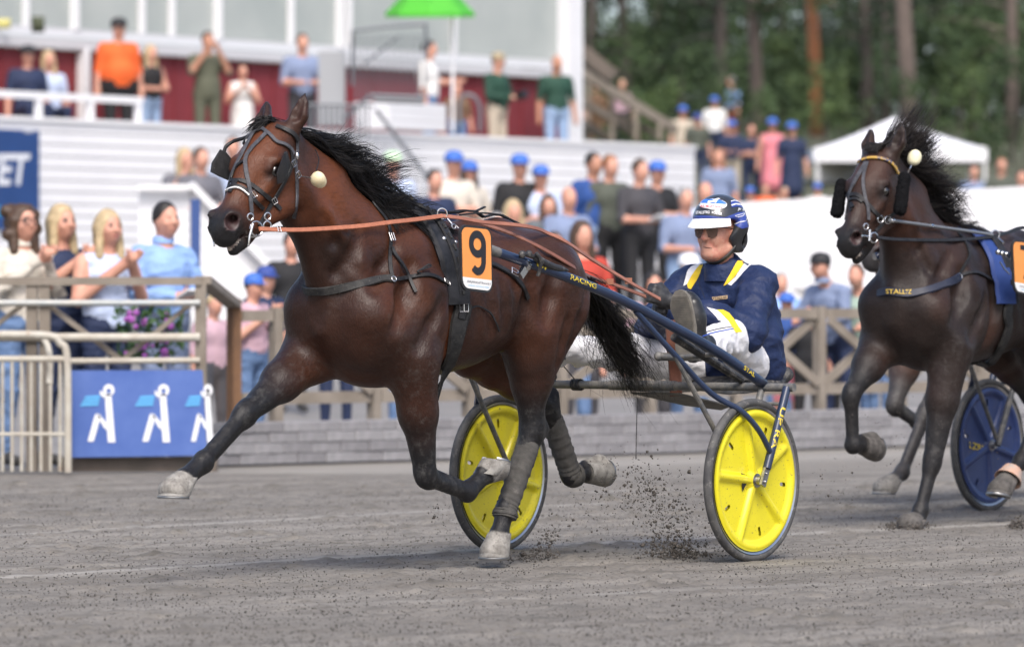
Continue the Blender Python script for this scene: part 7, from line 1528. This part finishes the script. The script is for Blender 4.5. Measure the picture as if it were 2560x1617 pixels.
    if glasses:
        b = MB(); 
        for s in (1, -1): b.ring(hc + V3((.105, .034 * s, .01)) * k, (1, 0, 0), .026 * k, .004, 12, 6); b.tube([hc + V3((.10, .06 * s, .015)) * k, hc + V3((.0, .085 * s, .02)) * k], .003, 5)
        b.go('glasses', DARKF, root)
    if extra:
        b = MB(); e, w_ = AP[ap]; nm, m_, sz, off = extra; b.box(Tz(w_[0] + .10 + off[0], off[1], w_[2] + off[2]), V3(sz) * k, np.array([[.94, 0, -.34], [0, 1, 0], [.34, 0, .94]])); o = b.go(nm, m_, root, False)
    return root
PAPER = ('race_card', M('paper', (.72, .73, .75), .6), (.16, .22, .012), (.03, -.02, .02)); PHONE = ('phone', M('phone_black', (.02, .02, .022), .3), (.012, .15, .08), (.02, 0, .06)); CAMR = ('hand_camera', M('camera_black', (.015, .015, .017), .4), (.14, .12, .1), (.05, .0, .03))
D2 = 2560 / 2408
def onfloor(dx, dy, H_, floor, **kw):
    """head top at photo point (dx, dy) of the 2408 wide view, standing on a floor of known height"""
    px, py = dx * D2, dy * D2; d = (floor + H_ - CAMH) * FPX / (YH - py); p = at(px, py, d); return person(p[0], p[1], floor, H_ / (1 - .47 / 1.75) if kw.get('pose', '').startswith('sit') else H_, **kw)
def onhill(dx, dy, H_, dmin=45, dmax=130, **kw):
    px, py = dx * D2, dy * D2; best = None
    for d in np.arange(dmin, dmax, .25):
        p = at(px, py, d); e = abs(p[2] - H_ - terrain(p[0], p[1]))
        if best is None or e < best[0]: best = (e, p)
    p = best[1]; return person(p[0], p[1], p[2] - H_, H_, **kw)
def atd(dx, dy, d, H_, **kw):
    if d >= 80: return onhill(dx, dy, H_, d - 14, d + 22, **kw)
    p = at(dx * D2, dy * D2, d); g_ = float(terrain(p[0], p[1])); H_ = min(max(p[2] - g_, 1.12), 2.0); return person(p[0], p[1], p[2] - H_, H_, **kw)
# the four at the railing
atd(50, 482, 34.0, 1.72, label='woman with curly brown hair and glasses in a white blouse clapping at the railing', pose='clap', top='cream', hair='brown', long='curly', sleeves=True, yaw=35, vox=.012, face=True, glasses=True)
atd(140, 482, 34.2, 1.72, label='blonde woman in a navy waistcoat clapping at the railing', pose='clap', top='navy', legs='navy', hair='blond', long=True, sleeves='none', yaw=40, vox=.012, face=True)
atd(250, 495, 34.0, 1.68, label='blonde woman in a sleeveless pale blue top clapping at the railing', pose='clap', top='pale', legs='navy', hair='blond', long=True, sleeves='none', yaw=35, vox=.012, face=True)
atd(384, 475, 34.3, 1.77, label='man in a light blue shirt holding a race card at the railing', pose='hold', top='sky', legs='bluegrey', hair='dark', sleeves=True, yaw=38, vox=.012, face=True, extra=PAPER)
# along the fence behind the leading horse
atd(592, 645, 36.6, 1.62, label='man in a bright blue cap and mauve shirt clapping behind the fence', pose='clap', top='mauve', legs='denim', hair='dark', cap='bluecap', yaw=50, vox=.018, face=True)
atd(622, 628, 38.2, 1.70, label='person in a dark blue cap half hidden behind the man in the mauve shirt', pose='down', top='navy', legs='denim', hair='dark', cap='navycap', yaw=40, vox=.02)
atd(684, 545, 43.5, 1.76, label='dark haired man in a black top just left of the chest of horse 9', top='black', legs='black', hair='dark', sleeves=True, yaw=20, vox=.02)
atd(790, 610, 39.0, 1.70, label='person in dark trousers behind the fence under the chest of horse 9', top='grey', legs='navy', hair='brown', yaw=20)
atd(900, 640, 39.5, 1.66, label='person in blue jeans behind the fence under the belly of horse 9', top='black', legs='denim', hair='dark', yaw=10)
atd(1140, 640, 40.5, 1.68, label='person in black trousers behind the fence between the legs of horse 9', top='pink', legs='black', hair='brown', yaw=15, shorts=True)
atd(500, 690, 36.0, 1.55, label='person in a pale pink top behind the clear panel', top='mauve', legs='char', hair='blond', yaw=40, vox=.02)
# in front of the white boarding, left
onhill(432, 348, 1.66, 48, 58, label='blonde woman holding up a phone in front of the white boarding', pose='phone', top='grey', legs='char', hair='blond', long=True, yaw=30, extra=PHONE)
onhill(470, 346, 1.74, 49, 58.5, label='man in a dark grey shirt beside the blonde woman with the phone', pose='hold', top='grey', legs='black', hair='brown', yaw=30)
onhill(548, 322, 1.74, 50, 59, label='person mostly hidden behind the head of horse 9', top='pale', legs='denim', hair='brown')
# terrace
FL = 2.75; FS = 2.95
onfloor(64, 108, 1.30, FS, label='man in a dark cap and navy waistcoat over light blue sleeves seated on the terrace', pose='sit_down', top='navy', legs='navy', hair='dark', cap='blackcap', yaw=25)
onfloor(112, 120, 1.27, FS, label='blonde woman in a pale blouse seated on the terrace at the left', pose='sit_down', top='pale', legs='navy', hair='blond', long=True, yaw=25)
onfloor(8, 150, 1.26, FS, label='person in jeans seated at the left end of the terrace', pose='sit_down', top='olive', legs='denim', hair='brown', yaw=25)
onfloor(278, 44, 1.90, FL, label='heavy man in a bright orange T-shirt standing on the terrace', top='orange', legs='black', hair='dark', cap='blackcap', yaw=20, fat=1.45)
onfloor(352, 107, 1.60, FL, label='girl with long blonde hair in a black top and denim shorts on the terrace', pose='hold', top='black', legs='ldenim', hair='blond', long=True, sleeves='none', shorts=True, yaw=40)
onfloor(293, 192, 1.18, FS, label='seated person in a navy top below the man in orange', pose='sit_down', top='navy', legs='navy', hair='brown', yaw=15)
onfloor(487, 75, 1.78, FL, label='man in a khaki shirt holding both hands to his face on the terrace', pose='phone', top='khaki', legs='khaki', hair='dark', yaw=20, skin=SK2)
onfloor(480, 163, 1.32, FS, label='dark haired woman in a sleeveless white top seated on the terrace', pose='sit_down', top='white', legs='white', hair='dark', sleeves='none', yaw=25)
onfloor(570, 152, 1.42, FL, label='woman in a white dress clapping on the terrace', pose='clap', top='white', legs='white', hair='brown', sleeves='none', dress=True, yaw=10)
onfloor(710, 80, 1.84, FL, label='man in a blue grey shirt with folded hands on the terrace', pose='hold', top='bluegrey', legs='char', hair='brown', yaw=15)
onfloor(1005, 95, 1.80, FL, label='man in a white shirt reaching out an arm by the steel stair', pose='point', top='white', legs='denim', hair='dark', yaw=80)
onfloor(1075, 195, 1.28, FL, label='small child in jeans beside the man in the white shirt', top='brown', legs='denim', hair='brown', yaw=10)
onfloor(1168, 125, 1.76, FL, label='man in a dark green jacket and tan cap holding a camera', pose='hold', top='dgreen', legs='beige', hair='brown', cap='tancap', sleeves=True, yaw=55, extra=CAMR)
onfloor(1308, 130, 1.82, FL, label='bald man in a dark green T-shirt at the end of the terrace', top='dgreen', legs='ldenim', hair=None, yaw=20, skin=SK2)
onfloor(1163, 254, 1.22, FS, label='seated person in a blue cap below the man with the camera', pose='sit_down', top='navy', legs='navy', hair='dark', cap='bluecap', yaw=20)
onfloor(1233, 249, 1.24, FS, label='seated person in a blue cap and beige shirt between the two men in green', pose='sit_down', top='beige', legs='navy', hair='brown', cap='bluecap', yaw=15)
onfloor(1322, 254, 1.24, FS, label='seated man in black below the bald man in green', pose='sit_down', top='black', legs='black', hair='ginger', yaw=15)
# standing below the boarding
onhill(922, 357, 1.78, 52, 64, label='man in a pale green cap behind the flying mane of horse 9', top='pale', legs='denim', hair='brown', cap='greencap', yaw=15)
onhill(1020, 398, 1.72, 48, 66, label='man in a navy jacket left of the man in the cream shirt', top='navy', legs='navy', hair='dark', sleeves=True, yaw=25)
onhill(1065, 357, 1.82, 52, 68, label='man in a blue cap and cream shirt with folded arms', pose='cross', top='cream', legs='beige', hair='brown', cap='bluecap', yaw=25)
onhill(1101, 380, 1.66, 52, 68, label='woman in a blue cap and cream top beside the man in the cream shirt', pose='hold', top='cream', legs='black', hair='brown', long=True, cap='bluecap', yaw=30)
onhill(1220, 364, 1.80, 52, 68, label='man in a black jacket and blue cap before the white boarding', top='black', legs='black', hair='dark', cap='bluecap', sleeves=True, yaw=20, fat=1.15)
onhill(1270, 390, 1.70, 50, 68, label='person in a blue cap and pale lavender T-shirt', pose='cross', top='pale', legs='denim', hair='brown', cap='bluecap', yaw=15)
onhill(1288, 458, 1.62, 42, 62, label='long haired woman in a dark top above the croup of horse 9', top='navy', legs='denim', hair='brown', long=True, yaw=10)
onhill(1335, 438, 1.74, 42, 62, label='bald man in a grey blue shirt above the croup of horse 9', pose='hold', top='bluegrey', legs='white', hair=None, yaw=20)
onhill(1392, 358, 1.84, 50, 68, label='man in a royal blue polo shirt and light jeans shorts', top='blue', legs='ldenim', hair='dark', shorts=True, yaw=40, skin=SK2)
onhill(1432, 364, 1.82, 52, 70, label='man in an olive shirt and black trousers beside the blue polo shirt', top='olive', legs='black', hair='ginger', yaw=30)
onhill(1502, 374, 1.82, 50, 69, label='man in a charcoal shirt holding a white race card', pose='hold', top='char', legs='black', hair='brown', yaw=35, extra=PAPER)
onhill(1543, 380, 1.76, 50, 69, label='person all in black with a blue cap and folded arms', pose='cross', top='black', legs='black', hair='brown', cap='bluecap', shorts=True, yaw=30)
onhill(1610, 440, 1.74, 44, 64, label='man in a blue checked shirt just left of the driver helmet', pose='hold', top='bluegrey', legs='ldenim', hair='grey', yaw=20)
onhill(1657, 427, 1.74, 48, 66, label='man in a pale shirt directly above the driver helmet', top='pale', legs='denim', hair=None, yaw=10)
onhill(1255, 520, 1.62, 38, 56, label='person in a dark grey cap low behind the saddle of horse 9', top='white', legs='denim', hair='brown', cap='greycap', yaw=10)
onhill(1302, 545, 1.64, 36, 54, label='person in an olive shirt low above the croup of horse 9', pose='hold', top='olive', legs='beige', hair='brown', yaw=15)
onhill(1618, 598, 1.62, 33.5, 46, label='person in a white cap in front of the shoulder of the driver', top='pale', legs='denim', hair='brown', cap='whitecap', yaw=20)
onhill(1535, 640, 1.50, 33.5, 44, label='dark haired person low behind the reins', top='mauve', legs='char', hair='dark', long=True, yaw=10)
# on the bank in front of the wood
atd(1722, 180, 104, 1.78, label='grey haired man in light blue shirt and red shorts on top of the bank', top='sky', legs='red', hair='grey', shorts=True, yaw=-60)
atd(1680, 228, 101, 1.60, label='person in a blue cap and white T-shirt below the grey haired man', top='white', legs='navy', hair='brown', cap='bluecap')
atd(1605, 250, 98, 1.58, label='person in a blue cap and beige shirt at the left end of the bank', top='beige', legs='beige', hair='brown', cap='bluecap', yaw=20)
atd(1640, 268, 97, 1.5, label='person in olive with a navy cap beside the beige shirt on the bank', top='olive', legs='navy', hair='brown', cap='navycap')
atd(1720, 284, 98, 1.52, label='person in a blue cap and navy shirt left of the pair in dark clothes', pose='hold', top='navy', legs='beige', hair='brown', cap='bluecap')
atd(1767, 292, 98, 1.52, label='man in dark navy clothes with folded arms left of the pink dress', pose='cross', top='navy', legs='navy', hair='brown')
atd(1816, 279, 98, 1.62, label='woman in a pink dress and blue cap on the bank', top='pink', legs='pink', hair='brown', cap='bluecap', dress=True, sleeves='none')
atd(1862, 288, 98, 1.62, label='woman in a navy dress and blue cap right of the pink dress', top='navy', legs='navy', hair='brown', cap='bluecap', dress=True)
atd(1690, 350, 84, 1.6, label='woman in a pale shirt on the slope below the blue caps', top='bluegrey', legs='beige', hair='ginger', long=True)
atd(1705, 405, 74, 1.66, label='person in a navy T-shirt low on the slope above the driver helmet', pose='hips', top='navy', legs='denim', hair='ginger')
atd(1800, 432, 72.5, 1.6, label='person in an orange top behind the edge of the white stand', top='orange', legs='denim', hair='ginger')
atd(1764, 440, 72.5, 1.6, label='person in a blue cap left of the orange top', top='char', legs='denim', hair='brown', cap='bluecap')
atd(1845, 440, 73, 1.58, label='person with fair hair right of the orange top', top='beige', legs='denim', hair='blond')
atd(1922, 432, 74, 1.6, label='person in a blue cap in front of the tent wall', top='white', legs='denim', hair='brown', cap='bluecap')
atd(1463, 188, 90, 1.6, label='person in a pinkish shirt high on the wooden stair', top='mauve', legs='char', hair='blond')
atd(1402, 195, 90, 1.6, label='person in brown on the wooden stair beside the corner pillar', top='brown', legs='brown', hair='brown')
# right fence and far right
atd(1972, 596, 40.0, 1.66, label='man in a denim blue jacket with red scarf leaning on the fence at the right', pose='rail', top='bluegrey', legs='navy', hair='dark', cap='blackcap', sleeves=True, yaw=-40, vox=.018, face=True, lean=.35)
atd(2030, 620, 40.3, 1.58, label='person in a sage green shirt leaning on the fence at the right', pose='rail', top='sage', legs='denim', hair='brown', yaw=-20, vox=.018, face=True, lean=.3)
atd(2062, 655, 41.5, 1.5, label='person in pink half hidden by the chest of the second horse', top='pink', legs='denim', hair='brown')
atd(1850, 690, 40.5, 1.45, label='person in a blue cap low behind the fence right of the driver', top='blue', legs='pink', hair='brown', cap='bluecap', shorts=True)
atd(1900, 712, 40, 1.40, label='person in black shorts behind the fence post right of the driver', top='black', legs='black', hair='dark', shorts=True)
atd(2355, 372, 92, 1.66, label='man in olive with folded arms far behind the mane of the second horse', pose='cross', top='olive', legs='black', hair='ginger')
atd(2290, 388, 95, 1.62, label='person in grey blue far behind the mane of the second horse', top='bluegrey', legs='white', hair='dark')
atd(2402, 400, 88, 1.66, label='person in white at the far right edge behind the white stand', top='white', legs='beige', hair='brown')

# more of the crowd between the fence and the boarding
for dx, dy, hgt, dmx, lb, kw in ((1205, 470, 1.70, 60, 'woman in a mauve top behind the back strap of horse 9', dict(top='mauve', legs='denim', hair='blond', long=True, yaw=15)),
    (1165, 500, 1.66, 56, 'man in a dark green shirt low behind the number 9 plate', dict(top='dgreen', legs='beige', hair='grey', yaw=30)),
    (1365, 520, 1.70, 50, 'woman in a red top low right of the croup of horse 9', dict(top='red', legs='char', hair='brown', long=True, yaw=25, pose='hold')),
    (1345, 330 + 300, 1.55, 42, 'child in a white T-shirt low behind the rein over the croup', dict(top='white', legs='denim', hair='blond', yaw=10))):
    onhill(dx, dy, hgt, 34.5, dmx, label=lb, **kw)
for dx, dy, d, hgt, lb, kw in ((1945, 655, 41.6, 1.5, 'person in a charcoal top behind the leaning man at the right fence', dict(top='char', legs='black', hair='brown', yaw=-15)), (2010, 680, 42.2, 1.45, 'child in a white shirt between the two people leaning on the right fence', dict(top='white', legs='denim', hair='ginger', yaw=-10)), (1835, 640, 43, 1.6, 'person in a sky blue shirt just right of the driver shoulder', dict(top='sky', legs='denim', hair='grey', yaw=10))):
    atd(dx, dy, d, hgt, label=lb, **kw)

# ------------------------------------------------------------------ repeats of a kind share a group
GROUPS = dict(pine_tree='pines of the wood behind the bank', leafy_tree='leafy trees of the wood', bush='bushes at the edge of the wood', shrub='shrubs on the bank', racing_horse='trotting horses in the race', sulky='racing sulkies', number_plate='number plates of the horses', bridle='bridles of the horses', driving_harness='harnesses of the horses', reins='reins of the horses', ear_plug='ear plugs of the horses')
for o in list(SC.objects):
    if o.parent is None and 'label' in o and 'group' not in o:
        g = GROUPS.get(o.name.split('.')[0])
        if o.name.split('.')[0] == 'person' and o is not DRIVER: g = 'spectators watching the race'
        if g: o['group'] = g
